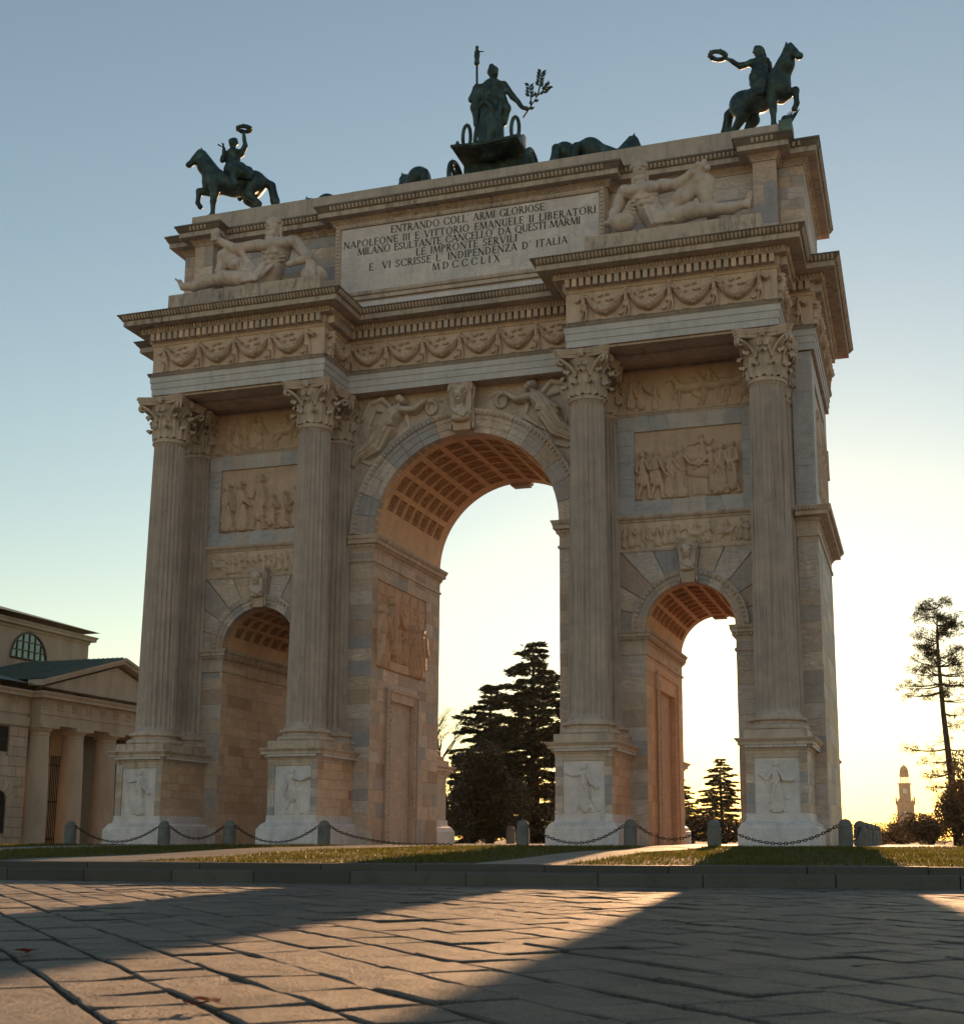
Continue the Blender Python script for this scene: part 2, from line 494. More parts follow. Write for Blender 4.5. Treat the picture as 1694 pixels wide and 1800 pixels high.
def marble(name, palette, vein=(0.24, 0.23, 0.22), vein_amt=0.5, soot=0.5, sootcol=(0.055, 0.048, 0.04), streak=(1.0, 1.0, 0.16), vscale=1.0, rough=0.62, random=True, bump=0.25, vmap=(0.6, 0.6, 1.9)):
    t = NT(name, rough, 0.3)
    co = t.co('World')
    if random:
        rn = t.rand()
        n = len(palette)
        base = t.ramp(rn, [((i) / n, c) for i, c in enumerate(palette)], 'CONSTANT')
        w = t.math('MULTIPLY', rn, 37.0)
    else:
        base = t.ramp(t.noise(co, 0.45, 3.0), [(0.3 + 0.4 * i / max(len(palette) - 1, 1), c) for i, c in enumerate(palette)])
        w = None
    # soft clouding and drawn-out veins
    cl = t.noise(co, 1.7 * vscale, 6.0, 0.6, 0.4, w)
    base = t.mix(t.ramp(cl, [(0.25, (0, 0, 0)), (0.75, (1, 1, 1))]), t.mix(1.0, base, (0.8, 0.79, 0.78), 'MULTIPLY'), t.mix(1.0, base, (1.14, 1.12, 1.1), 'MULTIPLY'))
    vv = t.co('World', vmap, (0.35, 0.25, 0) if vmap[2] > 1 else (0, 0, 0))
    vn = t.noise(vv, 1.5 * vscale, 8.0, 0.62, 1.5, w)
    vm = t.ramp(vn, [(0.40, (0, 0, 0)), (0.475, (1, 1, 1)), (0.53, (0.15, 0.15, 0.15)), (0.60, (0.6, 0.6, 0.6)), (0.68, (0, 0, 0))])
    base = t.mix(t.math('MULTIPLY', vm, vein_amt), base, vein)
    if soot > 0:
        sv = t.co('World', (streak[0] * 3, streak[1] * 3, streak[2] * 3))
        sn = t.noise(sv, 1.6, 7.0, 0.65)
        sn2 = t.noise(co, 0.5, 4.0, 0.6)
        sm = t.math('MULTIPLY', t.ramp(sn, [(0.47, (0, 0, 0)), (0.72, (1, 1, 1))]), t.ramp(sn2, [(0.35, (0.15, 0.15, 0.15)), (0.65, (1, 1, 1))]))
        base = t.mix(t.math('MULTIPLY', sm, soot), base, sootcol)
    base = t.mix(1.0, base, (1.27, 1.15, 1.20), 'MULTIPLY')
    t.color(base)
    fine = t.noise(co, 26.0, 6.0, 0.7)
    t.bump(fine, bump, 0.012)
    return t.m

BEIGE = (0.49, 0.405, 0.31); TAN = (0.40, 0.31, 0.225); CREAM = (0.57, 0.49, 0.39); GREY = (0.37, 0.345, 0.31); BLUE = (0.30, 0.32, 0.335); ROSE = (0.44, 0.345, 0.275); PALE = (0.51, 0.475, 0.43); OCHRE = (0.33, 0.235, 0.155)
M = {}
M['ashlar'] = marble('ashlar_marble', [BEIGE, PALE, TAN, BEIGE, GREY, CREAM, ROSE, BLUE, BEIGE, OCHRE, PALE, BEIGE, GREY, ROSE], soot=0.3)
W1, W2, W3, W4 = (0.56, 0.42, 0.285), (0.62, 0.485, 0.345), (0.50, 0.355, 0.225), (0.40, 0.265, 0.16)
M['warm_bounce_ashlar'] = marble('warm_ashlar_marble', [W1, W2, W3, W1, W2, W1, W3, W2, W1, W4, W2, W1], soot=0.18, vein_amt=0.3)  # rosy stone, with the passages' orange sun bounce put into its colour
M['pier'] = marble('pier_marble', [PALE, BLUE, BEIGE, GREY, PALE, TAN, BLUE, BEIGE, CREAM, GREY, PALE], soot=0.35, vein_amt=0.6)
M['wall'] = marble('wall_marble', [BEIGE, (0.43, 0.385, 0.33)], random=False, soot=0.35)
M['mould'] = marble('moulding_marble', [(0.44, 0.38, 0.305), (0.49, 0.42, 0.335), (0.38, 0.34, 0.285)], random=False, soot=0.75, vein_amt=0.25)
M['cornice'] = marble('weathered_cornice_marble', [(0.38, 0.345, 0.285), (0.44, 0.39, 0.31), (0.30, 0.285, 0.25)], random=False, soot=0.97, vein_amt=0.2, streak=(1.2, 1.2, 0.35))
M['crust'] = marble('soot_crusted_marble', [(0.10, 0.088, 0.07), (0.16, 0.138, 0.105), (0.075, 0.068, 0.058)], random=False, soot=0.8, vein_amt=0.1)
M['dentil'] = marble('dentil_marble', [BEIGE, (0.44, 0.40, 0.345), CREAM, (0.42, 0.37, 0.31)], soot=0.3, vein_amt=0.2)
M['shaft'] = marble('column_marble', [(0.45, 0.40, 0.335), (0.385, 0.35, 0.305), (0.475, 0.415, 0.34)], random=False, soot=0.7, streak=(1.6, 1.6, 0.05), vein_amt=0.4, vmap=(2.2, 2.2, 0.16))
M['capital'] = marble('capital_marble', [(0.47, 0.41, 0.33), (0.42, 0.37, 0.30)], random=False, soot=0.6, vein_amt=0.1)
M['blue'] = marble('blue_grey_marble', [BLUE, (0.34, 0.365, 0.385), (0.38, 0.39, 0.39), (0.30, 0.34, 0.37), (0.40, 0.38, 0.35)], soot=0.25, vein=(0.5, 0.5, 0.49), vein_amt=0.45)
M['architrave'] = marble('architrave_marble', [(0.375, 0.42, 0.435), (0.44, 0.465, 0.46), (0.35, 0.40, 0.42)], random=False, soot=0.3, vein=(0.52, 0.52, 0.5), vein_amt=0.4)
M['white'] = marble('white_marble', [(0.56, 0.575, 0.58), (0.60, 0.59, 0.57), (0.50, 0.525, 0.54)], random=False, soot=0.3, vein=(0.34, 0.36, 0.38), vein_amt=0.35)
M['tablet'] = marble('tablet_marble', [(0.53, 0.545, 0.53), (0.58, 0.575, 0.54), (0.50, 0.52, 0.515)], random=False, soot=0.3, vein=(0.36, 0.35, 0.34), vein_amt=0.5, vscale=0.8)
M['relief'] = marble('relief_marble', [(0.45, 0.36, 0.265), (0.49, 0.40, 0.305)], random=False, soot=0.35, vein_amt=0.1)
M['frieze'] = marble('frieze_marble', [(0.48, 0.40, 0.305), (0.52, 0.44, 0.34)], random=False, soot=0.45, vein_amt=0.1)
M['statue'] = marble('statue_marble', [(0.50, 0.455, 0.385), (0.45, 0.405, 0.34)], random=False, soot=0.6, vein_amt=0.1, streak=(1, 1, .5))
M['jamb_relief'] = marble('jamb_relief_marble', [(0.48, 0.35, 0.24), (0.53, 0.395, 0.275)], random=False, soot=0.3, vein_amt=0.1)
M['vault_rib'] = marble('vault_rib_stone', [(0.56, 0.40, 0.25), (0.52, 0.36, 0.22)], random=False, soot=0.15, vein_amt=0.1)  # orange of the bounced sunlight put into the rib colour
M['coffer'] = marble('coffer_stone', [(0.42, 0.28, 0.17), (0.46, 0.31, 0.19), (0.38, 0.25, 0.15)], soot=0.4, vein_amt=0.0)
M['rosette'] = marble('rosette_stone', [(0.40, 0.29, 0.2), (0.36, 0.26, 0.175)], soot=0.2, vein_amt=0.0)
M['attic'] = marble('attic_marble', [BEIGE, PALE, BLUE, CREAM, GREY, BEIGE, TAN, (0.36, 0.38, 0.395), CREAM], soot=0.2, vein_amt=0.6)
M['coping'] = marble('coping_stone', [(0.33, 0.325, 0.305), (0.40, 0.37, 0.31), (0.29, 0.295, 0.285)], random=False, soot=0.55, vein_amt=0.2)

t = NT('engraved_letter_paint', 0.8); t.color((0.035, 0.034, 0.032)); M['letter'] = t.m
t = NT('bronze_patina', 0.5, 0.5)
co = t.co('World'); c = t.ramp(t.noise(co, 2.3, 8.0, 0.68), [(0.3, (0.018, 0.024, 0.024)), (0.5, (0.035, 0.06, 0.06)), (0.64, (0.07, 0.13, 0.122)), (0.78, (0.15, 0.27, 0.245))])
t.color(c); t.p.inputs['Metallic'].default_value = 0.45
t.setin(t.p.inputs['Roughness'], t.math('ADD', 0.38, t.math('MULTIPLY', t.noise(co, 9.0), 0.3)))
t.bump(t.noise(co, 14.0, 6.0), 0.35, 0.02); M['bronze'] = t.m
t = NT('green_bronze_plinth', 0.65); co = t.co('World'); t.color(t.ramp(t.noise(co, 3.0, 6.0), [(0.35, (0.07, 0.12, 0.105)), (0.65, (0.14, 0.21, 0.185))])); M['verdigris'] = t.m
t = NT('iron_chain', 0.45, 0.5); t.color((0.018, 0.017, 0.016)); t.p.inputs['Metallic'].default_value = 0.7; M['iron'] = t.m
t = NT('bollard_granite', 0.75); co = t.co('World'); c = t.ramp(t.noise(co, 60.0, 3.0), [(0.4, (0.10, 0.10, 0.10)), (0.62, (0.22, 0.215, 0.205))])
c = t.mix(t.math('MULTIPLY', t.ramp(t.noise(co, 3.0, 5.0), [(0.45, (0, 0, 0)), (0.7, (1, 1, 1))]), 0.5), c, (0.06, 0.058, 0.05)); t.color(c); t.bump(t.noise(co, 40.0), 0.3, 0.01); M['granite'] = t.m
def paving(name, pal, bumpk, rough=0.6, bd=0.03):
    t = NT(name, rough, 0.5); co = t.co('World'); rn = t.rand()
    base = t.ramp(rn, [(i / len(pal), c) for i, c in enumerate(pal)], 'CONSTANT')
    sp = t.noise(co, 85.0, 4.0, 0.7); base = t.mix(t.ramp(sp, [(0.35, (0, 0, 0)), (0.65, (1, 1, 1))]), t.mix(1.0, base, (0.62, 0.62, 0.64), 'MULTIPLY'), t.mix(1.0, base, (1.25, 1.22, 1.18), 'MULTIPLY'))
    st = t.noise(co, 2.2, 7.0, 0.65, 0.6); base = t.mix(t.math('MULTIPLY', t.ramp(st, [(0.5, (0, 0, 0)), (0.72, (1, 1, 1))]), 0.6), base, (0.055, 0.05, 0.045))
    t.color(base)
    h = t.math('ADD', t.math('MULTIPLY', t.noise(co, 7.0, 8.0, 0.72), 1.0), t.math('MULTIPLY', t.noise(co, 45.0, 5.0, 0.7), 0.45))
    t.bump(h, bumpk, bd)
    t.setin(t.p.inputs['Roughness'], t.math('ADD', rough - 0.12, t.math('MULTIPLY', st, 0.3)))
    return t.m
M['slab'] = paving('plaza_granite', [(0.21, 0.185, 0.16), (0.18, 0.165, 0.15), (0.23, 0.20, 0.17), (0.16, 0.145, 0.13), (0.20, 0.175, 0.15)], 1.0, 0.55, 0.13)
M['kerb'] = paving('kerb_granite', [(0.075, 0.07, 0.066), (0.095, 0.09, 0.083), (0.06, 0.058, 0.055)], 0.4, 0.65)
M['platform'] = paving('platform_stone', [(0.38, 0.34, 0.29), (0.42, 0.37, 0.31), (0.34, 0.305, 0.265)], 0.3, 0.6)
M['flag'] = paving('path_stone', [(0.20, 0.185, 0.165), (0.24, 0.215, 0.185), (0.17, 0.16, 0.145)], 0.35, 0.65)
t = NT('joint_soil', 0.95); co = t.co('World'); t.color(t.ramp(t.noise(co, 12.0, 6.0), [(0.35, (0.018, 0.016, 0.013)), (0.7, (0.05, 0.043, 0.033))])); t.bump(t.noise(co, 30.0), 0.6, 0.02); M['joint'] = t.m
t = NT('earth_and_turf', 0.95); co = t.co('World'); t.color(t.ramp(t.noise(co, 0.8, 8.0, 0.7), [(0.35, (0.03, 0.035, 0.012)), (0.55, (0.05, 0.055, 0.018)), (0.75, (0.075, 0.06, 0.03))])); t.bump(t.noise(co, 8.0, 8.0), 0.7, 0.05); M['earth'] = t.m
t = NT('pale_gravel', 0.9); co = t.co('World'); c = t.ramp(t.noise(co, 40.0, 6.0), [(0.3, (0.21, 0.175, 0.135)), (0.7, (0.33, 0.28, 0.22))]); t.color(t.mix(t.ramp(t.noise(co, 0.3, 5.0), [(0.4, (0, 0, 0)), (0.7, (0.4, 0.4, 0.4))]), c, (0.22, 0.19, 0.15))); t.bump(t.noise(co, 55.0, 4.0), 0.6, 0.02); M['gravel'] = t.m
t = NT('road_asphalt', 0.8); co = t.co('World'); t.color(t.ramp(t.noise(co, 30.0, 6.0), [(0.35, (0.035, 0.034, 0.033)), (0.7, (0.065, 0.062, 0.058))])); t.bump(t.noise(co, 90.0), 0.4, 0.01); M['asphalt'] = t.m
def leafmat(name, c1, c2, c3, trans=0.35, rough=0.55):
    t = NT(name, rough, 0.3); rn = t.rand(); co = t.co('World')
    c = t.ramp(rn, [(0.0, c1), (0.5, c2), (1.0, c3)]); c = t.mix(t.ramp(t.noise(co, 0.9, 3.0), [(0.3, (0, 0, 0)), (0.7, (1, 1, 1))]), t.mix(1.0, c, (0.75, 0.75, 0.75), 'MULTIPLY'), c)
    t.color(c)
    tr = t.n('ShaderNodeBsdfTranslucent'); t.l(t.mix(1.0, c, (1.5, 1.3, 0.7), 'MULTIPLY'), tr.inputs[0])
    ms = t.n('ShaderNodeMixShader'); ms.inputs[0].default_value = trans
    out = t.t.nodes['Material Output']
    t.l(t.p.outputs[0], ms.inputs[1]); t.l(tr.outputs[0], ms.inputs[2]); t.l(ms.outputs[0], out.inputs[0])
    return t.m
M['grass'] = leafmat('grass_blades', (0.05, 0.065, 0.012), (0.085, 0.095, 0.02), (0.14, 0.125, 0.035), 0.45)
M['cedar'] = leafmat('cedar_needles', (0.016, 0.026, 0.016), (0.026, 0.038, 0.022), (0.04, 0.05, 0.026), 0.2)
M['pine'] = leafmat('pine_needles', (0.02, 0.03, 0.012), (0.035, 0.045, 0.017), (0.06, 0.06, 0.022), 0.25)
M['magnolia'] = leafmat('magnolia_leaves', (0.016, 0.022, 0.01), (0.028, 0.03, 0.013), (0.05, 0.035, 0.018), 0.15, 0.35)
M['brush'] = leafmat('winter_brush', (0.035, 0.022, 0.01), (0.055, 0.035, 0.015), (0.09, 0.055, 0.02), 0.3)
M['dry_leaf'] = leafmat('dry_leaf', (0.16, 0.035, 0.012), (0.2, 0.05, 0.015), (0.22, 0.07, 0.02), 0.3)
t = NT('tree_bark', 0.9); co = t.co('World', (1, 1, 0.3)); t.color(t.ramp(t.noise(co, 6.0, 6.0), [(0.35, (0.022, 0.017, 0.013)), (0.7, (0.06, 0.046, 0.034))])); t.bump(t.noise(co, 18.0), 0.7, 0.03); M['bark'] = t.m
def stucco(name, pal):
    t = NT(name, 0.8, 0.25); co = t.co('World'); rn = t.rand(); base = t.ramp(rn, [(i / len(pal), c) for i, c in enumerate(pal)], 'CONSTANT')
    base = t.mix(t.ramp(t.noise(t.co('World', (1, 1, .3)), 1.2, 6.0, 0.65), [(0.4, (0, 0, 0)), (0.75, (0.5, 0.5, 0.5))]), base, (0.16, 0.13, 0.105)); t.color(base); t.bump(t.noise(co, 18.0, 6.0), 0.3, 0.015); return t.m
M['custom_wall'] = stucco('customs_house_plaster', [(0.40, 0.335, 0.275), (0.41, 0.35, 0.29)])
M['custom_block'] = stucco('customs_house_block', [(0.43, 0.36, 0.295), (0.40, 0.335, 0.275), (0.45, 0.375, 0.305), (0.415, 0.345, 0.285)])
t = NT('copper_roof', 0.6); co = t.co('World'); t.color(t.ramp(t.noise(co, 1.5, 6.0, 0.7), [(0.3, (0.035, 0.075, 0.066)), (0.7, (0.085, 0.14, 0.122))])); M['copper'] = t.m
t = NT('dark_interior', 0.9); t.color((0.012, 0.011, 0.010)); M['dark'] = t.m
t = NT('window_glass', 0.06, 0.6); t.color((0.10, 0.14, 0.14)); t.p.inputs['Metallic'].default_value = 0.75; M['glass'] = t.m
t = NT('frame_and_porch_shade_paint', 0.5); t.color((0.05, 0.05, 0.045)); M['frame'] = t.m
t = NT('castle_brick', 0.9); co = t.co('World'); t.color(t.ramp(t.noise(co, 0.25, 6.0), [(0.35, (0.20, 0.10, 0.055)), (0.7, (0.28, 0.15, 0.08))])); M['brick'] = t.m
t = NT('lamp_globe', 0.25); t.color((0.75, 0.73, 0.68)); t.p.inputs['Transmission Weight'].default_value = 0.3; M['globe'] = t.m
t = NT('door_paint', 0.6); t.color((0.42, 0.30, 0.21)); M['door'] = t.m
# ------------------------------------------------------------------ triumphal arch
WF, WB, MID = 1.9, 8.57, 5.235           # wall face front / back, middle plane
XO = 12.08                                # outer corner of the end piers
COLX = [-10.8, -4.95, 4.95, 10.8]
RM, ZM = 3.45, 10.95                      # main opening half width and springing
CS, RS, ZS = 7.88, 1.48, 7.05             # side openings
arch = tag(empty('triumphal_arch'), 'weathered grey-beige marble triumphal arch with three coffered openings and fluted columns', 'arch')

# --- hidden masonry core, everything visible is applied to it
core = MB()
IN = 0.1
for x0, x1, ztop in ((-XO + .1, -CS - RS - IN, 16.2), (-CS + RS + IN, -RM - IN, 16.2), (RM + IN, CS - RS - IN, 16.2), (CS + RS + IN, XO - .1, 16.2)):
    core.box(x0, x1, WF + IN, WB - IN, -0.9, ztop)
def arch_wall(cx, r, zs, n=40):
    r2 = r + IN
    pts = [(cx - r2, zs - .02)] + [(cx + r2 * math.cos(math.pi - math.pi * i / n), zs + r2 * math.sin(math.pi * i / n)) for i in range(n + 1)] + [(cx + r2, zs - .02)]
    for y in (WF + IN, WB - IN):
        vs = []; fs = []
        for i, (x, z) in enumerate(pts):
            vs += [(x, y, z), (x, y, 16.2)]
            if i: fs.append((2 * i - 2, 2 * i, 2 * i + 1, 2 * i - 1))
        core.add(vs, fs)
for cx, r, zs in ((0, RM, ZM), (-CS, RS, ZS), (CS, RS, ZS)):
    arch_wall(cx, r, zs)
core.box(-XO + .12, XO - .12, WF + .6, WB - .6, 16.0, 23.0)
core.build('masonry_core', M['wall'], arch)

# --- stones are collected first; the 300 that show largest become parts, the rest one joined part
STONES = []
unit = MB()
e = 0.035
unit.add([(-.5, -.5, -.5), (.5, -.5, -.5), (.5, .5, -.5), (-.5, .5, -.5), (-.5, -.5, .5), (.5, -.5, .5), (.5, .5, .5), (-.5, .5, .5)],
         [(3, 2, 1, 0), (4, 5, 6, 7), (0, 1, 5, 4), (1, 2, 6, 5), (2, 3, 7, 6), (3, 0, 4, 7)])
def stone(c, s, mat, parent=None, nrm='y'):
    STONES.append((c, s, mat, parent, nrm))
def face_stones(axis, pos, sign, u0, u1, v0, v1, mat, course=0.42, length=(0.7, 1.3), holes=(), thick=0.1, joint=0.007, seed=1, parent=None, proud=0.004):
    """ashlar facing on plane axis=pos whose outside is towards sign; u is the other plan axis, v is height"""
    g = random.Random(seed)
    cuts = sorted({v0, v1} | {h[2] for h in holes if v0 < h[2] < v1} | {h[3] for h in holes if v0 < h[3] < v1})
    rows = []
    for a, b in zip(cuts[:-1], cuts[1:]):
        n = max(1, round((b - a) / course))
        ws = [1 + g.uniform(-.18, .18) for _ in range(n)]; t = sum(ws); z = a
        for w in ws:
            rows.append((z, z + (b - a) * w / t)); z += (b - a) * w / t
    for a, b in rows:
        segs = [(u0, u1)]
        for h in holes:
            if h[2] < b - 1e-4 and h[3] > a + 1e-4:
                ns = []
                for p, q in segs:
                    if h[1] <= p or h[0] >= q: ns.append((p, q)); continue
                    if h[0] > p: ns.append((p, h[0]))
                    if h[1] < q: ns.append((h[1], q))
                segs = ns
        for p, q in segs:
            x = p
            first = True
            while q - x > 1e-4:
                L = g.uniform(*length) * (g.uniform(.45, 1) if first else 1); first = False
                if q - x - L < length[0] * .45: L = q - x
                pr = g.uniform(-proud, proud)
                cu, cv = x + L / 2, (a + b) / 2
                dd = pos - sign * (thick / 2 - pr)
                if axis == 'y': c = (cu, dd, cv); sz = (L - joint, thick, b - a - joint)
                else: c = (dd, cu, cv); sz = (thick, L - joint, b - a - joint)
                stone(c, sz, mat, parent, axis)
                x += L

# front strips of the piers (between half column and opening, and the outer corners)
for sx in (-1, 1):
    for a, b, z1 in ((3.45, 4.36, 10.3), (5.52, 6.40, 6.5), (9.36, 10.2, 6.5), (11.42, XO, 10.15)):
        u0, u1 = (a, b) if sx > 0 else (-b, -a)
        face_stones('y', WF, -1, u0, u1, 0.0, z1, M['pier'], 0.5, (1.0, 2.0), seed=int(a * 10) + (3 if sx > 0 else 50))
        if a == 11.42:
            face_stones('y', WF, -1, u0, u1, 10.8, 16.1, M['blue'], 1.3, (1.0, 2.0), seed=77 + sx)
    face_stones('y', WB, 1, -sx * 3.45 if sx < 0 else 3.45, 6.4 if sx > 0 else -6.4, 0, 0.01, M['pier']) if False else None
# passage walls that face +x (seen) and -x
relief_hole = (2.34, 7.12, 6.22, 9.42); door_hole = (3.3, 6.22, 0.0, 5.46)
face_stones('x', -RM, 1, WF, WB, 0.0, 10.3, M['ashlar'], 0.46, (0.7, 1.5), holes=(relief_hole, door_hole), seed=11)
face_stones('x', RM, -1, WF, WB, 0.0, 10.3, M['ashlar'], 0.6, (0.9, 1.9), holes=(), seed=12)
side_door = (5.65, 6.75, 0.0, 2.45); niche = (3.45, 7.15, 0.0, 5.75)
face_stones('x', -CS - RS, 1, WF, WB, 0.0, 6.45, M['warm_bounce_ashlar'], 0.36, (0.5, 1.35), holes=(side_door,), seed=13)
face_stones('x', CS - RS, 1, WF, WB, 0.0, 6.45, M['warm_bounce_ashlar'], 0.46, (0.7, 1.5), holes=(niche,), seed=14)
face_stones('x', -CS + RS, -1, WF, WB, 0.0, 6.45, M['warm_bounce_ashlar'], 0.6, (0.9, 1.9), seed=15)
face_stones('x', CS + RS, -1, WF, WB, 0.0, 6.45, M['warm_bounce_ashlar'], 0.6, (0.9, 1.9), seed=16)
# right and left flanks
face_stones('x', XO, 1, WF, WB, 0.0, 10.15, M['pier'], 0.62, (1.2, 2.4), seed=17)
face_stones('x', -XO, -1, WF, WB, 0.0, 16.1, M['pier'], 1.2, (2.2, 3.4), seed=18)
face_stones('x', XO, 1, WF, WB, 10.8, 16.1, M['blue'], 0.9, (1.2, 2.4), holes=((3.0, 7.4, 11.5, 15.4),), seed=19)
# back faces of the piers, coarse
for a, b in ((-XO, -9.36), (-6.4, -3.45), (3.45, 6.4), (9.36, XO)):
    face_stones('y', WB, 1, a, b, 0.0, 16.1, M['ashlar'], 1.2, (1.4, 2.6), seed=int(a * 7) + 200)

# --- doorway, niche and framed carving on the passage walls
def door_frame(name, x, sign, y0, y1, z1, w, mat):
    o = MB()
    d = 0.06
    xs = sorted((x, x + sign * d)); xi = sorted((x - sign * .35, x + sign * d))
    o.box(*xi, y0, y0 + w, 0, z1 - w); o.box(*xi, y1 - w, y1, 0, z1 - w); o.box(*xi, y0, y1, z1 - w + .002, z1)
    k = sorted((x + sign * d, x + sign * (d + .05)))
    o.box(*k, y0 - .03, y0 + .05, 0, z1 - .002); o.box(*k, y1 - .05, y1 + .03, 0, z1 - .002); o.box(k[0], k[1] + .001, y0 - .05, y1 + .05, z1, z1 + .12)
    for i in range(int(z1 / .16)):   # bead row along the frame
        for yy in (y0 + w - .05, y1 - w + .05):
            o.box(*sorted((x + sign * d, x + sign * (d + .03))), yy - .03, yy + .03, i * .16 + .03, i * .16 + .13)
    return o.build(name, mat, arch)
door_frame('door_frame', -RM, 1, 3.3, 6.22, 5.46, .33, M['ashlar'])
MB().box(-RM - .40, -RM - .36, 3.6, 5.9, 0, 5.15).build('door_recess', M['warm_bounce_ashlar'], arch)
door_frame('niche_frame', CS - RS, 1, 3.45, 7.15, 5.75, .5, M['warm_bounce_ashlar'])
MB().box(CS - RS - .42, CS - RS - .37, 3.9, 6.7, 0, 5.3).build('niche_back', M['vault_rib'], arch)
dr = MB().box(-CS - RS - .09, -CS - RS - .03, 5.65, 6.75, 0, 2.45).build('door', M['door'], arch)
MB().box(-CS - RS - .03, -CS - RS - .005, 5.75, 6.65, 0.15, 1.55).box(-CS - RS - .03, -CS - RS - .005, 5.75, 6.65, 1.65, 2.35).build('door_panel', M['door'], dr)
MB().ball((-CS - RS + .01, 5.82, 1.1), .045).build('handle', M['iron'], dr)

# --- imposts and strings
def impost_profile(z0, z1, o=0.26):
    h = z1 - z0
    return [(-.05, z0), (.02, z0), (.03, z0 + .12 * h), (.07, z0 + .16 * h), (.07, z0 + .36 * h), (.13, z0 + .40 * h), (o * .72, z0 + .44 * h), (o * .72, z0 + .68 * h), (o * .8, z0 + .72 * h), (o * .95, z0 + .9 * h), (o, z0 + .96 * h), (o, z1), (-.05, z1)]
def impost(path, z0, z1, o=.26, name='impost', low=True):
    m = MB().sweep(path, impost_profile(z0, z1, o))
    if low:
        zz = z0 - .42
        m.sweep(path, [(-.05, z0), (0.0, z0), (0.0, zz + .1), (.05, zz + .07), (.05, zz), (-.05, zz - .03)])
    ob = m.build(name, M['mould'], arch)
    bd = MB()      # bead row
    for (ax, ay), (bx, by) in zip(path[:-1], path[1:]):
        L = math.hypot(bx - ax, by - ay); n = int(L / .11); dx, dy = (bx - ax) / L, (by - ay) / L; nx, ny = dy, -dx
        for i in range(n):
            t = (i + .5) * L / n; px, py = ax + dx * t + nx * .10, ay + dy * t + ny * .10
            zc = z0 + .30 * (z1 - z0)
            bd.box(px - .035, px + .035, py - .035, py + .035, zc - .035, zc + .03)
            px, py = ax + dx * t + nx * o * .9, ay + dy * t + ny * o * .9
            zc = z0 + .83 * (z1 - z0)
            bd.box(px - .03, px + .03, py - .03, py + .03, zc - .05, zc + .05)
    tag(bd.build('bead_row', M['mould'], ob), kind='stuff')
    return ob
impost([(-4.38, WF), (-RM, WF), (-RM, WB), (-4.38, WB)], 10.40, 10.92)
impost([(4.38, WB), (RM, WB), (RM, WF), (4.38, WF)], 10.40, 10.92)
for sx in (-1, 1):
    c = sx * CS
    impost([(c - 2.38, WF), (c - RS, WF), (c - RS, WB), (c - 2.38, WB)], 6.62, 7.03, .2)
    impost([(c + 2.38, WB), (c + RS, WB), (c + RS, WF), (c + 2.38, WF)], 6.62, 7.03, .2)
impost([(11.4, WF), (XO, WF), (XO, WB), (11.4, WB)], 10.25, 10.76, .45, 'string_course')
impost([(-11.4, WB), (-XO, WB), (-XO, WF), (-11.4, WF)], 10.25, 10.76, .45, 'string_course')

# --- archivolts cut into voussoirs
def archivolt(cx, r, zs, prof, nv, name='archivolt'):
    root = empty(name, parent=arch)
    for v in range(nv):
        a0 = math.pi * v / nv + .002; a1 = math.pi * (v + 1) / nv - .002
        k = max(2, int(36 / nv)); m = MB(); vs = []; fs = []; np_ = len(prof)
        for i in range(k + 1):
            a = a0 + (a1 - a0) * i / k
            for rr, o_ in prof:
                vs.append((cx + rr * math.cos(a), WF - o_, zs + rr * math.sin(a)))
        for i in range(k):
            for j in range(np_ - 1):
                fs.append((i * np_ + j, i * np_ + j + 1, (i + 1) * np_ + j + 1, (i + 1) * np_ + j))
        fs.append(tuple(range(np_))); fs.append(tuple(k * np_ + j for j in range(np_ - 1, -1, -1)))
        m.add(vs, fs).build('voussoir', M['pier'], root)
    m = MB(); n = int(math.pi * (prof[-3][0]) / .17)          # leaf row on the outer moulding
    ro = prof[-3][0] - .07
    for i in range(n):
        a = math.pi * (i + .5) / n; c_, s_ = math.cos(a), math.sin(a)
        p = Vector((cx + ro * c_, WF - prof[-3][1] - .005, zs + ro * s_)); t_ = Vector((-s_, 0, c_)); q = Vector((c_, 0, s_))
        m.add([p - t_ * .05 - q * .06, p + t_ * .05 - q * .06, p + t_ * .03 + q * .05, p - t_ * .03 + q * .05, p + Vector((0, -.035, 0)) - q * .01], [(0, 1, 4), (1, 2, 4), (2, 3, 4), (3, 0, 4)])
    tag(m.build('leaf_moulding', M['mould'], root), kind='stuff')
    return root
archivolt(0, RM, ZM, [(3.45, -.35), (3.45, .08), (3.67, .09), (3.68, .12), (3.92, .13), (3.93, .16), (4.08, .165), (4.10, .20), (4.20, .26), (4.28, .27), (4.28, -.05)], 17)
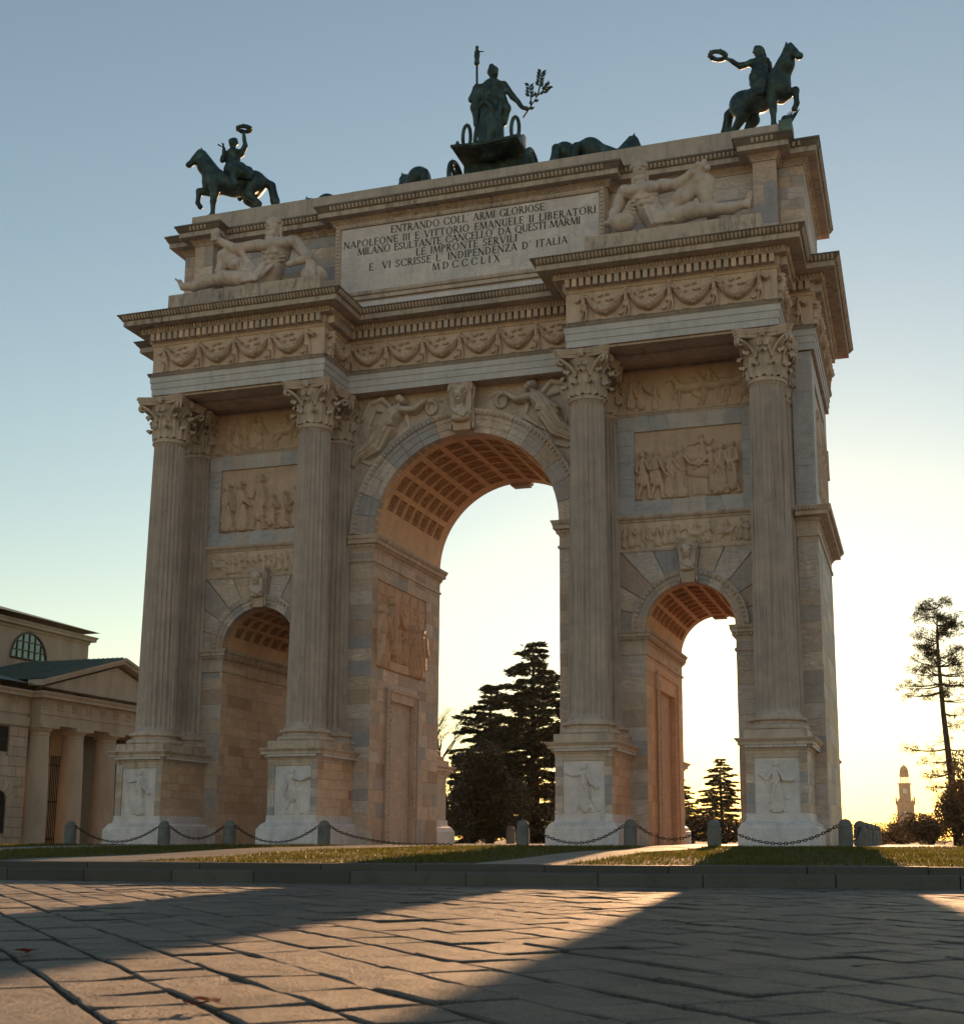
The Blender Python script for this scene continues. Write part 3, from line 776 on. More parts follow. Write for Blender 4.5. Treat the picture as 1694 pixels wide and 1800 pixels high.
for sx in (-1, 1):
    archivolt(sx * CS, RS, ZS, [(1.48, -.3), (1.48, .06), (1.61, .065), (1.62, .09), (1.75, .095), (1.76, .12), (1.88, .16), (1.94, .17), (1.94, -.05)], 11)
    # fan of voussoir stones between side archivolt and the carved band
    c = sx * CS; X0, X1, ZT = c - 2.34, c + 2.34, 9.66
    n = 11
    def edge(a):
        dx, dz = math.cos(a), math.sin(a); t = 1e9
        if dx > 1e-6: t = min(t, (X1 - c) / dx)
        if dx < -1e-6: t = min(t, (X0 - c) / dx)
        if dz > 1e-6: t = min(t, (ZT - ZS) / dz)
        return (c + dx * t, ZS + dz * t)
    corner = [math.atan2(ZT - ZS, X1 - c), math.pi - math.atan2(ZT - ZS, X1 - c)]
    for i in range(n):
        a0 = math.pi * i / n + .006; a1 = math.pi * (i + 1) / n - .006
        inner = [(c + 1.9 * math.cos(a), ZS + 1.9 * math.sin(a)) for a in (a0, (a0 + a1) / 2, a1)]
        outer = [edge(a0)] + [edge(k) for k in sorted(corner) if a0 < k < a1] + [edge(a1)]
        MB().prism(outer + inner[::-1], WF + rnd.uniform(-.004, .004), WF + .1).build('voussoir', M['pier'], arch)

# --- coffered vaults
def vault(cx, r, zs, rows, cols, th0, y0, y1, fr):
    m = MB(); dep = 0.10; y0b, y1b = WF + .34, WB - .34
    P = lambda th, y, rr=r: (cx + rr * math.cos(th), y, zs + rr * math.sin(th))
    def quad(ta, tb, ya, yb, n=2):
        vs = []; fs = []
        for i in range(n + 1):
            t_ = ta + (tb - ta) * i / n
            vs += [P(t_, ya), P(t_, yb)]
            if i: fs.append((2 * i - 2, 2 * i - 1, 2 * i + 1, 2 * i))
        m.add(vs, fs)
    quad(0, th0, WF, WB, 4); quad(math.pi - th0, math.pi, WF, WB, 4)
    quad(th0, math.pi - th0, WF, y0, 36); quad(th0, math.pi - th0, y1, WB, 36)
    dt = (math.pi - 2 * th0) / rows; dy = (y1 - y0) / cols
    ft = fr * dt; fy = fr * dy * .75
    cells = []
    for i in range(rows):
        for j in range(cols):
            ta, tb = th0 + i * dt, th0 + (i + 1) * dt; ya, yb = y0 + j * dy, y0 + (j + 1) * dy
            ha, hb, ga, gb = ta + ft, tb - ft, ya + fy, yb - fy
            quad(ta, ha, ya, yb, 1); quad(hb, tb, ya, yb, 1); quad(ha, hb, ya, ga, 2); quad(ha, hb, gb, yb, 2)
            r2 = r + dep
            for q in ((P(ha, ga), P(ha, gb), P(ha, gb, r2), P(ha, ga, r2)), (P(hb, ga), P(hb, gb), P(hb, gb, r2), P(hb, ga, r2)), (P(ha, ga), P(hb, ga), P(hb, ga, r2), P(ha, ga, r2)), (P(ha, gb), P(hb, gb), P(hb, gb, r2), P(ha, gb, r2))):
                m.add(q, [(0, 1, 2, 3)])
            cells.append(((ha + hb) / 2, (ga + gb) / 2))
    vo = m.build('vault', M['vault_rib'], arch)
    a, b = (dy - 2 * fy) / 2 + .01, (dt - 2 * ft) * r / 2 + .02       # half size along y and along the curve
    c_ = MB().add([(-a, -b, 0), (a, -b, 0), (a, b, 0), (-a, b, 0)], [(0, 1, 2, 3)])
    f2 = .74
    for x0, x1, z0_, z1_ in ((-a * f2, a * f2, -b * f2, -b * f2 + .05), (-a * f2, a * f2, b * f2 - .05, b * f2), (-a * f2, -a * f2 + .05, -b * f2 + .05, b * f2 - .05), (a * f2 - .05, a * f2, -b * f2 + .05, b * f2 - .05)):
        c_.box(x0, x1, z0_, z1_, -.01, .045)
    rr = min(a, b) * .66
    for k in range(8):
        w = 2 * math.pi * k / 8
        d0 = Vector((math.cos(w), math.sin(w), 0)); d1 = Vector((-math.sin(w), math.cos(w), 0))
        c_.add([d0 * rr * .2, d0 * rr * .65 + d1 * rr * .28 + Vector((0, 0, .03)), d0 * rr + Vector((0, 0, .05)), d0 * rr * .65 - d1 * rr * .28 + Vector((0, 0, .03)), d0 * rr * .6 + Vector((0, 0, .085))], [(0, 1, 4), (1, 2, 4), (2, 3, 4), (3, 0, 4)])
    c_.ball((0, 0, .05), rr * .25, 6, 4)
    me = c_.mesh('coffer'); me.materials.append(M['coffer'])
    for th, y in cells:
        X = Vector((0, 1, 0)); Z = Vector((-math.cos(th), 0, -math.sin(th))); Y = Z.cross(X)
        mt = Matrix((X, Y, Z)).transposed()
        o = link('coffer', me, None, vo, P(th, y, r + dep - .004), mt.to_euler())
    return vo
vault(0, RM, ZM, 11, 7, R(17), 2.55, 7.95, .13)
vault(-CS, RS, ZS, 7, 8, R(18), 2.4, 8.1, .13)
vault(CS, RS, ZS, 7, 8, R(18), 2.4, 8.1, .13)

# --- pedestals
ped_front = -.85
def pedestal(cx, back=False):
    sgn = -1 if back else 1
    def tr(path):
        if not back: return path
        return [(x, 2 * MID - y) for x, y in path][::-1]
    path = tr([(cx - .9, 1.97), (cx - .9, ped_front), (cx + .9, ped_front), (cx + .9, 1.97)])
    die = MB().sweep(path, [(-.05, .3), (-.05, 3.0)])
    o = die.build('pedestal', M['wall'], arch)
    MB().sweep(path, [(-.05, -.9), (.25, -.9), (.25, .50), (.22, .52), (.215, .54)]).build('plinth', M['white'], o)
    MB().sweep(path, [(.215, .54), (.19, .57), (.16, .64), (.08, .70), (.03, .72), (.03, .76), (.012, .78), (.012, .95), (-.05, .95)]).build('base_moulding', M['white'], o)
    MB().sweep(path, [(-.05, 2.70), (.012, 2.70), (.012, 2.78), (.04, 2.80), (.05, 2.84), (.10, 2.87), (.11, 2.92), (.20, 2.95), (.20, 3.03), (.215, 3.04), (.27, 3.10), (.29, 3.12), (.29, 3.15), (-.6, 3.152)]).build('pedestal_cornice', M['mould'], o)
    if back: return
    lm = MB()                                             # leaf row of the base moulding and bead row under the cornice
    def leafrow(ax, ay, bx, by, nx, ny, n):
        for i in range(n):
            t_ = (i + .5) / n; x, y = ax + (bx - ax) * t_, ay + (by - ay) * t_
            dx, dy = (bx - ax) / n * .38, (by - ay) / n * .38
            lm.add([(x - dx + nx * .19, y - dy + ny * .19, .565), (x + dx + nx * .19, y + dy + ny * .19, .565), (x + dx * .8 + nx * .09, y + dy * .8 + ny * .09, .69), (x - dx * .8 + nx * .09, y - dy * .8 + ny * .09, .69), (x + nx * .21, y + ny * .21, .645)], [(0, 1, 4), (1, 2, 4), (2, 3, 4), (3, 0, 4)])
            x += dx * .4; y += dy * .4
            for q in (-.5, .5):
                lm.box(x + q * dx * 1.3 + nx * .16 - .025, x + q * dx * 1.3 + nx * .16 + .025, y + q * dy * 1.3 + ny * .16 - .025, y + q * dy * 1.3 + ny * .16 + .025, 2.87, 2.94)
    leafrow(cx - .9, ped_front, cx + .9, ped_front, 0, -1, 13)
    leafrow(cx + .9, ped_front, cx + .9, 1.9, 1, 0, 19)
    tag(lm.build('leaf_row', M['white'], o), kind='stuff')
    s0 = int(cx * 13) + 900
    face_stones('x', cx + .9, 1, ped_front + .002, WF, .95, 2.70, M['warm_bounce_ashlar'] if cx < 9 else M['pier'], .3, (.45, .95), thick=.05, seed=s0, parent=o, proud=.003)
    face_stones('x', cx - .9, -1, ped_front + .002, WF, .95, 2.70, M['warm_bounce_ashlar'], .45, (.8, 1.5), thick=.05, seed=s0 + 1, parent=o, proud=.003)
    for a, b in ((-.9, -.66), (.66, .9)):
        face_stones('y', ped_front, -1, cx + a, cx + b, .95, 2.70, M['pier'], .29, (.4, .6), thick=.05, seed=s0 + int(a * 9), parent=o, proud=.002)
    MB().box(cx - .66, cx + .66, ped_front + .0, ped_front + .05, 2.58, 2.699).build('panel_head', M['mould'], o)
    return o
peds = [pedestal(x) for x in COLX]
for x in COLX: pedestal(x, True)

# --- columns: shared meshes for base, fluted shaft and Corinthian capital (local origin at the column axis, z = 0 at the pedestal top)
bm_ = MB().box(-.93, .93, -.93, .93, 0, .25)
bm_.lathe([(.90, .25), (.945, .29), (.955, .34), (.94, .39), (.88, .425), (.80, .435), (.765, .47), (.765, .51), (.80, .535), (.85, .54), (.875, .57), (.865, .62), (.82, .65), (.73, .66), (.725, .70), (.69, .74)], 48, cap=True)
base_me = bm_.mesh('column_base', True, 35); base_me.materials.append(M['mould'])
def fluted(r0, r1, z0, z1, nf=24, ns=8):
    zs = [z0, z0 + .06, z0 + .13, z0 + .16, z0 + .20, z0 + .26, z0 + .34] + [z0 + .34 + (z1 - z0 - .60) * i / 14 for i in range(1, 14)] + [z1 - .26, z1 - .2, z1 - .15, z1 - .11, z1 - .08, z1 - .05, z1]
    n = nf * ns; ang = np.arange(n) * 2 * math.pi / n
    s_ = (np.arange(n) % ns) / ns
    w = np.clip(np.abs(s_ - .5) / .40, 0, 1); prof = np.sqrt(1 - w * w)
    V = []
    for z in zs:
        t_ = (z - z0) / (z1 - z0); r = r0 + (r1 - r0) * (t_ ** 1.35)
        fb = np.clip((z - z0 - .12) / .18, 0, 1); ft = np.clip((z1 - .06 - z) / .16, 0, 1); f = min(math.sqrt(max(1 - (1 - fb) ** 2, 0)), math.sqrt(max(1 - (1 - ft) ** 2, 0)))
        flare = .05 * max(0, 1 - (z - z0) / .1) + .03 * max(0, 1 - (z1 - z) / .06)
        lim = prof * .078 if f >= .999 else np.minimum(prof, 1) * .078 * (prof > (1 - f) * .9) * f
        rr = r + flare - lim
        V.append(np.stack([rr * np.cos(ang), rr * np.sin(ang), np.full(n, z)], 1))
    V = np.concatenate(V); i = np.arange(len(zs) - 1)[:, None]; j = np.arange(n)[None, :]; j2 = (j + 1) % n
    Q = np.stack([i * n + j, i * n + j2, (i + 1) * n + j2, (i + 1) * n + j], -1).reshape(-1, 4)
    return V, Q
V_, Q_ = fluted(.675, .555, .70, 11.17)
shaft_me = np_mesh('column_shaft', V_, Q_, True); shaft_me.set_sharp_from_angle(angle=R(50)); shaft_me.materials.append(M['shaft'])
# capital
cap = MB()
cap.lathe([(.56, 0), (.615, .015), (.63, .05), (.615, .085), (.57, .09), (.585, .12), (.60, .15), (.57, .17), (.53, .175), (.53, .8), (.56, 1.05), (.64, 1.28), (.72, 1.40), (.72, 1.46)], 40, cap=False)
def acanthus(m, ang, z0, h, w, rb, curl, n=9, k=7):
    vs = []; fs = []
    for i in range(n):
        t_ = i / (n - 1)
        if t_ < .72:
            q = t_ / .72; rad = rb + .03 + .07 * q * q; z = z0 + h * q
        else:
            q = (t_ - .72) / .28; a = q * math.pi * .95
            rad = rb + .10 + curl * math.sin(a * .55) * 1.05 ; z = z0 + h + curl * .38 * math.sin(a) - curl * .35 * q
        ww = w * (1 - .12 * t_) * (1.0 if t_ < .6 else 1 - .45 * (t_ - .6) / .4)
        ww *= 1 + .17 * math.cos(t_ * math.pi * 7)
        for j in range(k):
            u = (j / (k - 1) - .5) * 2
            da = u * ww / rad; rib = (.055 * (1 - abs(u)) ** 2 + .02 * math.cos(u * math.pi * 3)) + (-.035 * abs(u) ** 2)
            rr = rad + rib
            a_ = ang + da
            vs.append((rr * math.cos(a_), rr * math.sin(a_), z - .06 * abs(u) * t_ + .02 * math.cos(u * 9)))
    for i in range(n - 1):
        for j in range(k - 1):
            a = i * k + j; fs.append((a, a + 1, a + k + 1, a + k))
    m.add(vs, fs)
for i in range(8): acanthus(cap, math.pi / 4 * i + math.pi / 8, .17, .42, .215, .545, .16)
for i in range(8): acanthus(cap, math.pi / 4 * i, .20, .80, .22, .55, .20)
def volute(m, ca, side, big=True):
    pts = []; rd = []
    if big:
        a0 = ca - side * .36; r0, z0 = .60, .80
        for i in range(7):
            q = i / 6; a = a0 + (ca - side * .05 - a0) * q; r = r0 + .47 * q ** 1.6; pts.append((r * math.cos(a), r * math.sin(a), z0 + .56 * q ** .75)); rd.append(.045 + .02 * q)
        cr, cz = 1.03, 1.27
        for i in range(1, 11):
            th = math.pi * .55 - i * .62; s_ = .15 * (1 - i / 13)
            r = cr + s_ * math.cos(th) ; z = cz + s_ * math.sin(th); a = ca - side * .05
            pts.append((r * math.cos(a), r * math.sin(a), z)); rd.append(.055 - .002 * i)
    else:
        a0 = ca + side * .40; r0, z0 = .60, .84
        for i in range(6):
            q = i / 5; a = a0 + (ca + side * .13 - a0) * q; r = r0 + .13 * q; pts.append((r * math.cos(a), r * math.sin(a), z0 + .44 * q ** .8)); rd.append(.04)
        for i in range(1, 8):
            th = math.pi * .5 + i * .75; s_ = .085 * (1 - i / 10); a = ca + side * (.13 - (s_ * math.cos(th)) / .74); pts.append((.75 * math.cos(a), .75 * math.sin(a), 1.2 + s_ * math.sin(th))); rd.append(.035)
    m.tube(pts, rd, 6)
for i in range(4):
    for sd in (-1, 1):
        volute(cap, math.pi / 4 + i * math.pi / 2, sd, True); volute(cap, i * math.pi / 2, sd, False)
def abacus_ring(hd, mid, z):
    pts = []
    for i in range(4):
        a = math.pi / 4 + i * math.pi / 2; b = a + math.pi / 2
        c0 = Vector((math.cos(a), math.sin(a))) ; c1 = Vector((math.cos(b), math.sin(b)))
        tg = Vector((-c0.y, c0.x))
        p0 = c0 * hd + tg * .11; p1 = c1 * hd - Vector((-c1.y, c1.x)) * .11
        mm = (c0 + c1).normalized() * mid
        for k in range(8):
            q = k / 7; cc = (p0 + p1) / 2
            p = p0 * (1 - q) + p1 * q; bow = 4 * q * (1 - q)
            p = p + (mm - cc) * bow
            pts.append((p.x, p.y, z))
    return pts
rings = [(1.13, .68, 1.40), (1.15, .70, 1.42), (1.16, .71, 1.50), (1.19, .745, 1.52), (1.20, .755, 1.58), (1.25, .80, 1.62), (1.26, .81, 1.665)]
vs = []; fs = []
for r_ in rings: vs += abacus_ring(*r_)
n = 32
for j in range(len(rings) - 1):
    for i in range(n): fs.append((j * n + i, j * n + (i + 1) % n, (j + 1) * n + (i + 1) % n, (j + 1) * n + i))
fs.append(tuple(range(n - 1, -1, -1))); fs.append(tuple((len(rings) - 1) * n + i for i in range(n)))
cap.add(vs, fs)
for i in range(4):
    a = i * math.pi / 2; cap.ball((.80 * math.cos(a), .80 * math.sin(a), 1.53), .11, 8, 6, (1, 1, 1.15))
    for k in range(6):
        w = k * math.pi / 3; cap.ball(((.83) * math.cos(a) - math.sin(a) * .1 * math.cos(w), .83 * math.sin(a) + math.cos(a) * .1 * math.cos(w), 1.53 + .1 * math.sin(w)), .055, 6, 4)
cap_me = cap.mesh('capital', True, 45); cap_me.materials.append(M['capital'])
def column(x, y, name):
    o = link(name, shaft_me, None, arch, (x, y, 3.15))
    link('column_base', base_me, None, o)
    link('capital', cap_me, None, o, (0, 0, 11.165))
    return o
for x in COLX:
    column(x, 0, 'column'); column(x, 2.0, 'engaged_column')
for x in COLX:
    column(x, 2 * MID, 'column')

# --- entablature: plan path with ressauts over the columns
def sym(front):
    """front: points from x=0 outwards to the right front corner; returns the closed plan loop"""
    right = front
    left = [(-x, y) for x, y in reversed(front)]
    f = left + right
    return f + [(x, 2 * MID - y) for x, y in reversed(f)]
EP = sym([(4.4, 1.35), (4.4, -.6), (11.3, -.6), (11.3, 1.78), (12.2, 1.78)])
EPF = EP[:10]                       # front part, left corner to right corner
ent = empty('entablature', parent=arch)
MB().sweep(EP, [(0, 16.12), (0, 16.34), (.03, 16.35), (.03, 16.58), (.06, 16.59), (.06, 16.79), (.10, 16.81)], True).build('architrave', M['architrave'], ent)
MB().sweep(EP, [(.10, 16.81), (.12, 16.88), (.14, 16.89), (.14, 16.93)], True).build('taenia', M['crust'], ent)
def plan_cap(path, out, z):
    m = MB().sweep(path, [(out, z)], True)
    m.f = [tuple(range(len(path)))]
    return m
plan_cap(EP, -.001, 16.125).build('soffit', M['mould'], ent)
# soffit beams between column pair and wall
for sx in (-1, 1):
    for a, b, c, d in ((4.5, 11.2, -.5, -.1), (4.5, 11.2, .55, 1.3), (4.5, 5.3, -.1, .55), (10.4, 11.2, -.1, .55)):
        x0, x1 = (a, b) if sx > 0 else (-b, -a)
        MB().box(x0, x1, c, d, 16.04 + (.004 if c == -.1 else 0), 16.12).build('soffit_beam', M['mould'], ent)

MB().sweep(EP, [(0.0, 16.93), (0.0, 17.98), (.04, 18.0), (.06, 18.06), (.10, 18.09)], True).build('frieze', M['frieze'], ent)
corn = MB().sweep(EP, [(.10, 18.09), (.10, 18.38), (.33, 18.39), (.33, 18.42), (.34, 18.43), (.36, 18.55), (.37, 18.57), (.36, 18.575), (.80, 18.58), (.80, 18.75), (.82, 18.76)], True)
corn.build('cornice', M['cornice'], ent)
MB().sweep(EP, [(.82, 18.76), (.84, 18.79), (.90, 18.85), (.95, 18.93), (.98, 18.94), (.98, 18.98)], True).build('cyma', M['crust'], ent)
plan_cap(EP, .98, 18.975).build('cornice_top', M['coping'], ent)
# dentils one by one on the parts in view
dm = MB().box(-.075, .075, -.11, .11, -.135, .135).mesh('dentil'); dm.materials.append(M['dentil'])
vis = EPF[1:] + [EP[10]]
cnt = 0
for i, ((ax, ay), (bx, by)) in enumerate(zip(vis[:-1], vis[1:])):
    L = math.hypot(bx - ax, by - ay); dx, dy = (bx - ax) / L, (by - ay) / L; nx, ny = dy, -dx
    hid = (nx < -.5)                                     # returns that face left are turned away
    if hid: continue
    o0 = .10
    n = int(L / .235)
    e0, e1 = -.2, L + .2
    prev_out = i > 0 and False
    n = round(L / .235)
    for k in range(n):
        t_ = (k + .5) * L / n
        link('dentil', dm, None, ent, (ax + dx * t_ + nx * .21, ay + dy * t_ + ny * .21, 18.245), (0, 0, math.atan2(dy, dx)))
        cnt += 1
orn = MB(); orn2 = MB(); orn3 = MB()
for (ax, ay), (bx, by) in zip(vis[:-1], vis[1:]):
    L = math.hypot(bx - ax, by - ay); dx, dy = (bx - ax) / L, (by - ay) / L; nx, ny = dy, -dx
    def put(m, t_, o_, z0, z1, w, d0, lean=0.0):
        x, y = ax + dx * t_ + nx * o_, ay + dy * t_ + ny * o_
        q = []
        for z, oo, ww in ((z0, 0, w * .55), (z0 + (z1 - z0) * .5, lean * .5, w), (z1, lean, w * .8)):
            for s_ in (-1, 1):
                q.append((x + dx * s_ * ww / 2 + nx * oo, y + dy * s_ * ww / 2 + ny * oo, z))
        for z, oo in ((z0 + (z1 - z0) * .15, 0), (z0 + (z1 - z0) * .75, lean * .75)):
            q.append((x + nx * (oo + d0), y + ny * (oo + d0), z))
        m.add(q, [(0, 1, 6), (0, 6, 7, 2), (1, 3, 7, 6), (2, 7, 4), (3, 5, 7), (4, 7, 5)])
    convex0, convex1 = -.8, L + .8
    n = int((L + 1.6) / .125)
    for k in range(n):
        t_ = -.8 + (k + .5) * (L + 1.6) / n
        if -.35 < t_ < L + .35: put(orn, t_, .355, 18.425, 18.56, .085, .05, .05)
        put(orn2, t_, .85, 18.775, 18.935, .10, .05, .10)
    n = int(L / .085)
    for k in range(n):
        t_ = (k + .5) * L / n
        x, y = ax + dx * t_, ay + dy * t_
        for o_, zz, sh in ((.105, 16.83, 0), (.125, 16.87, .042)):
            xx, yy = x + dx * sh + nx * o_, y + dy * sh + ny * o_
            orn3.box(xx - .022, xx + .022, yy - .022, yy + .022, zz - .018, zz + .018)
def trim(m, test):
    """drop ornaments that would fall outside the mitred corners"""
    return m
tag(orn.build('egg_moulding', M['dentil'], ent), kind='stuff')
tag(orn2.build('palmette_moulding', M['mould'], ent), kind='stuff')
tag(orn3.build('bead_and_reel', M['mould'], ent), kind='stuff')

# --- attic
AP = sym([(5.3, 1.8), (5.3, 2.3), (10.4, 2.3), (10.4, 1.65), (11.2, 1.65), (11.2, 2.3), (12.05, 2.3)])
att = empty('attic', parent=arch)
MB().sweep(AP, [(-.04, 18.9), (-.04, 23.1)], True).build('attic_wall', M['wall'], att)
MB().sweep(AP, [(-.04, 18.9), (.06, 18.9), (.06, 19.75), (.03, 19.8), (.0, 19.84), (-.04, 19.86)], True).build('attic_plinth', M['white'], att)
MB().sweep(AP, [(-.04, 22.98), (.02, 22.98), (.03, 23.02), (.08, 23.10), (.15, 23.18), (.17, 23.20), (.15, 23.205), (.46, 23.21), (.46, 23.38), (.48, 23.39)], True).build('attic_cornice', M['cornice'], att)
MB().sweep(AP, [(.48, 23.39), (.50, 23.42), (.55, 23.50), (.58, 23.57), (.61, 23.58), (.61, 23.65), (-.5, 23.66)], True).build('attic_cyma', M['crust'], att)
ap = AP[:15]
oa = MB(); ob_ = MB()
for (ax, ay), (bx, by) in zip(ap[:-1], ap[1:]):
    L = math.hypot(bx - ax, by - ay); dx, dy = (bx - ax) / L, (by - ay) / L; nx, ny = dy, -dx
    n = max(1, int((L) / .15))
    for k in range(n):
        t_ = (k + .5) * L / n
        x, y = ax + dx * t_ + nx * .53, ay + dy * t_ + ny * .53
        oa.add([(x - dx * .05, y - dy * .05, 23.42), (x + dx * .05, y + dy * .05, 23.42), (x + dx * .04 + nx * .06, y + dy * .04 + ny * .06, 23.56), (x - dx * .04 + nx * .06, y - dy * .04 + ny * .06, 23.56), (x + nx * .07, y + ny * .07, 23.5)], [(0, 1, 4), (1, 2, 4), (2, 3, 4), (3, 0, 4)])
        x, y = ax + dx * t_ + nx * .06, ay + dy * t_ + ny * .06
        for q in range(3):
            jx = rnd.uniform(-.06, .06); jz = rnd.uniform(-.05, .05)
            ob_.ball((x + dx * jx + nx * (jz + .03), y + dy * jx + ny * (jz + .03), 23.1 + jz), .03, 5, 3)
tag(oa.build('attic_palmette_moulding', M['mould'], att), kind='stuff')
tag(ob_.build('attic_leaf_frieze', M['relief'], att), kind='stuff')
for a, b in ((5.34, 10.36), (-10.36, -5.34)):
    face_stones('y', 2.3, -1, a, b, 19.86, 22.97, M['attic'], .42, (.9, 1.9), thick=.04, seed=int(a * 3) + 61, parent=att)
for a, b in ((10.4, 11.2), (-11.2, -10.4)):
    face_stones('y', 1.65, -1, a, b, 19.86, 22.97, M['attic'], .7, (.8, .9), thick=.04, seed=int(a * 3) + 63, parent=att)
for a, b in ((11.22, 12.05), (-12.05, -11.22)):
    face_stones('y', 2.3, -1, a, b, 19.86, 22.97, M['attic'], .4, (.35, .7), thick=.04, seed=int(a * 3) + 65, parent=att)
face_stones('x', 12.05, 1, 2.3, 2 * MID - 2.3, 19.86, 22.97, M['attic'], .55, (1.2, 2.2), thick=.04, seed=68, parent=att)
face_stones('x', -10.4, 1, 1.67, 2.26, 19.86, 22.97, M['attic'], .7, (.8, .9), thick=.04, seed=69, parent=att)
MB().box(-11.65, 11.65, 2.05, 2 * MID - 2.05, 23.63, 24.48).build('parapet_core', M['coping'], att)
g = random.Random(5); x = -11.66
while x < 11.6:
    L = g.uniform(1.0, 2.3); x2 = min(x + L, 11.66)
    if 11.66 - x2 < .6: x2 = 11.66
    MB().box(x + .004, x2 - .004, 2.02 + g.uniform(-.006, .006), 2.3, 23.67, 24.485 + g.uniform(-.004, .006)).build('coping_stone', M['coping'], att)
    x = x2
# inscription tablet
tab = MB().box(-4.98, 4.98, 1.752, 1.80, 20.25, 22.80).build('inscription_tablet', M['tablet'], att)
fm = MB()
for x0, x1, z0, z1 in ((-5.2, 5.2, 22.82, 22.965), (-5.2, 5.2, 20.08, 20.23)):
    fm.box(x0, x1, 1.70, 1.80, z0, z1)
for x0, x1 in ((-5.2, -5.0), (5.0, 5.2)):
    fm.box(x0, x1, 1.702, 1.80, 20.231, 22.819)
k = 0
for i in range(70):
    x = -5.12 + i * 10.24 / 69; fm.box(x - .045, x + .045, 1.67, 1.70, 22.845, 22.945); fm.box(x - .05, x + .05, 1.67, 1.70, 20.10, 20.21)
for i in range(17):
    z = 20.33 + i * 2.42 / 16
    for xx in (-5.1, 5.1): fm.box(xx - .06, xx + .06, 1.672, 1.702, z - .05, z + .05)
fm.build('tablet_frame', M['mould'], tab)
for z0, z1, y0 in ((19.92, 20.06, 1.73),):
    MB().box(-5.28, 5.28, y0, 1.80, z0, z1).build('tablet_moulding', M['mould'], tab)
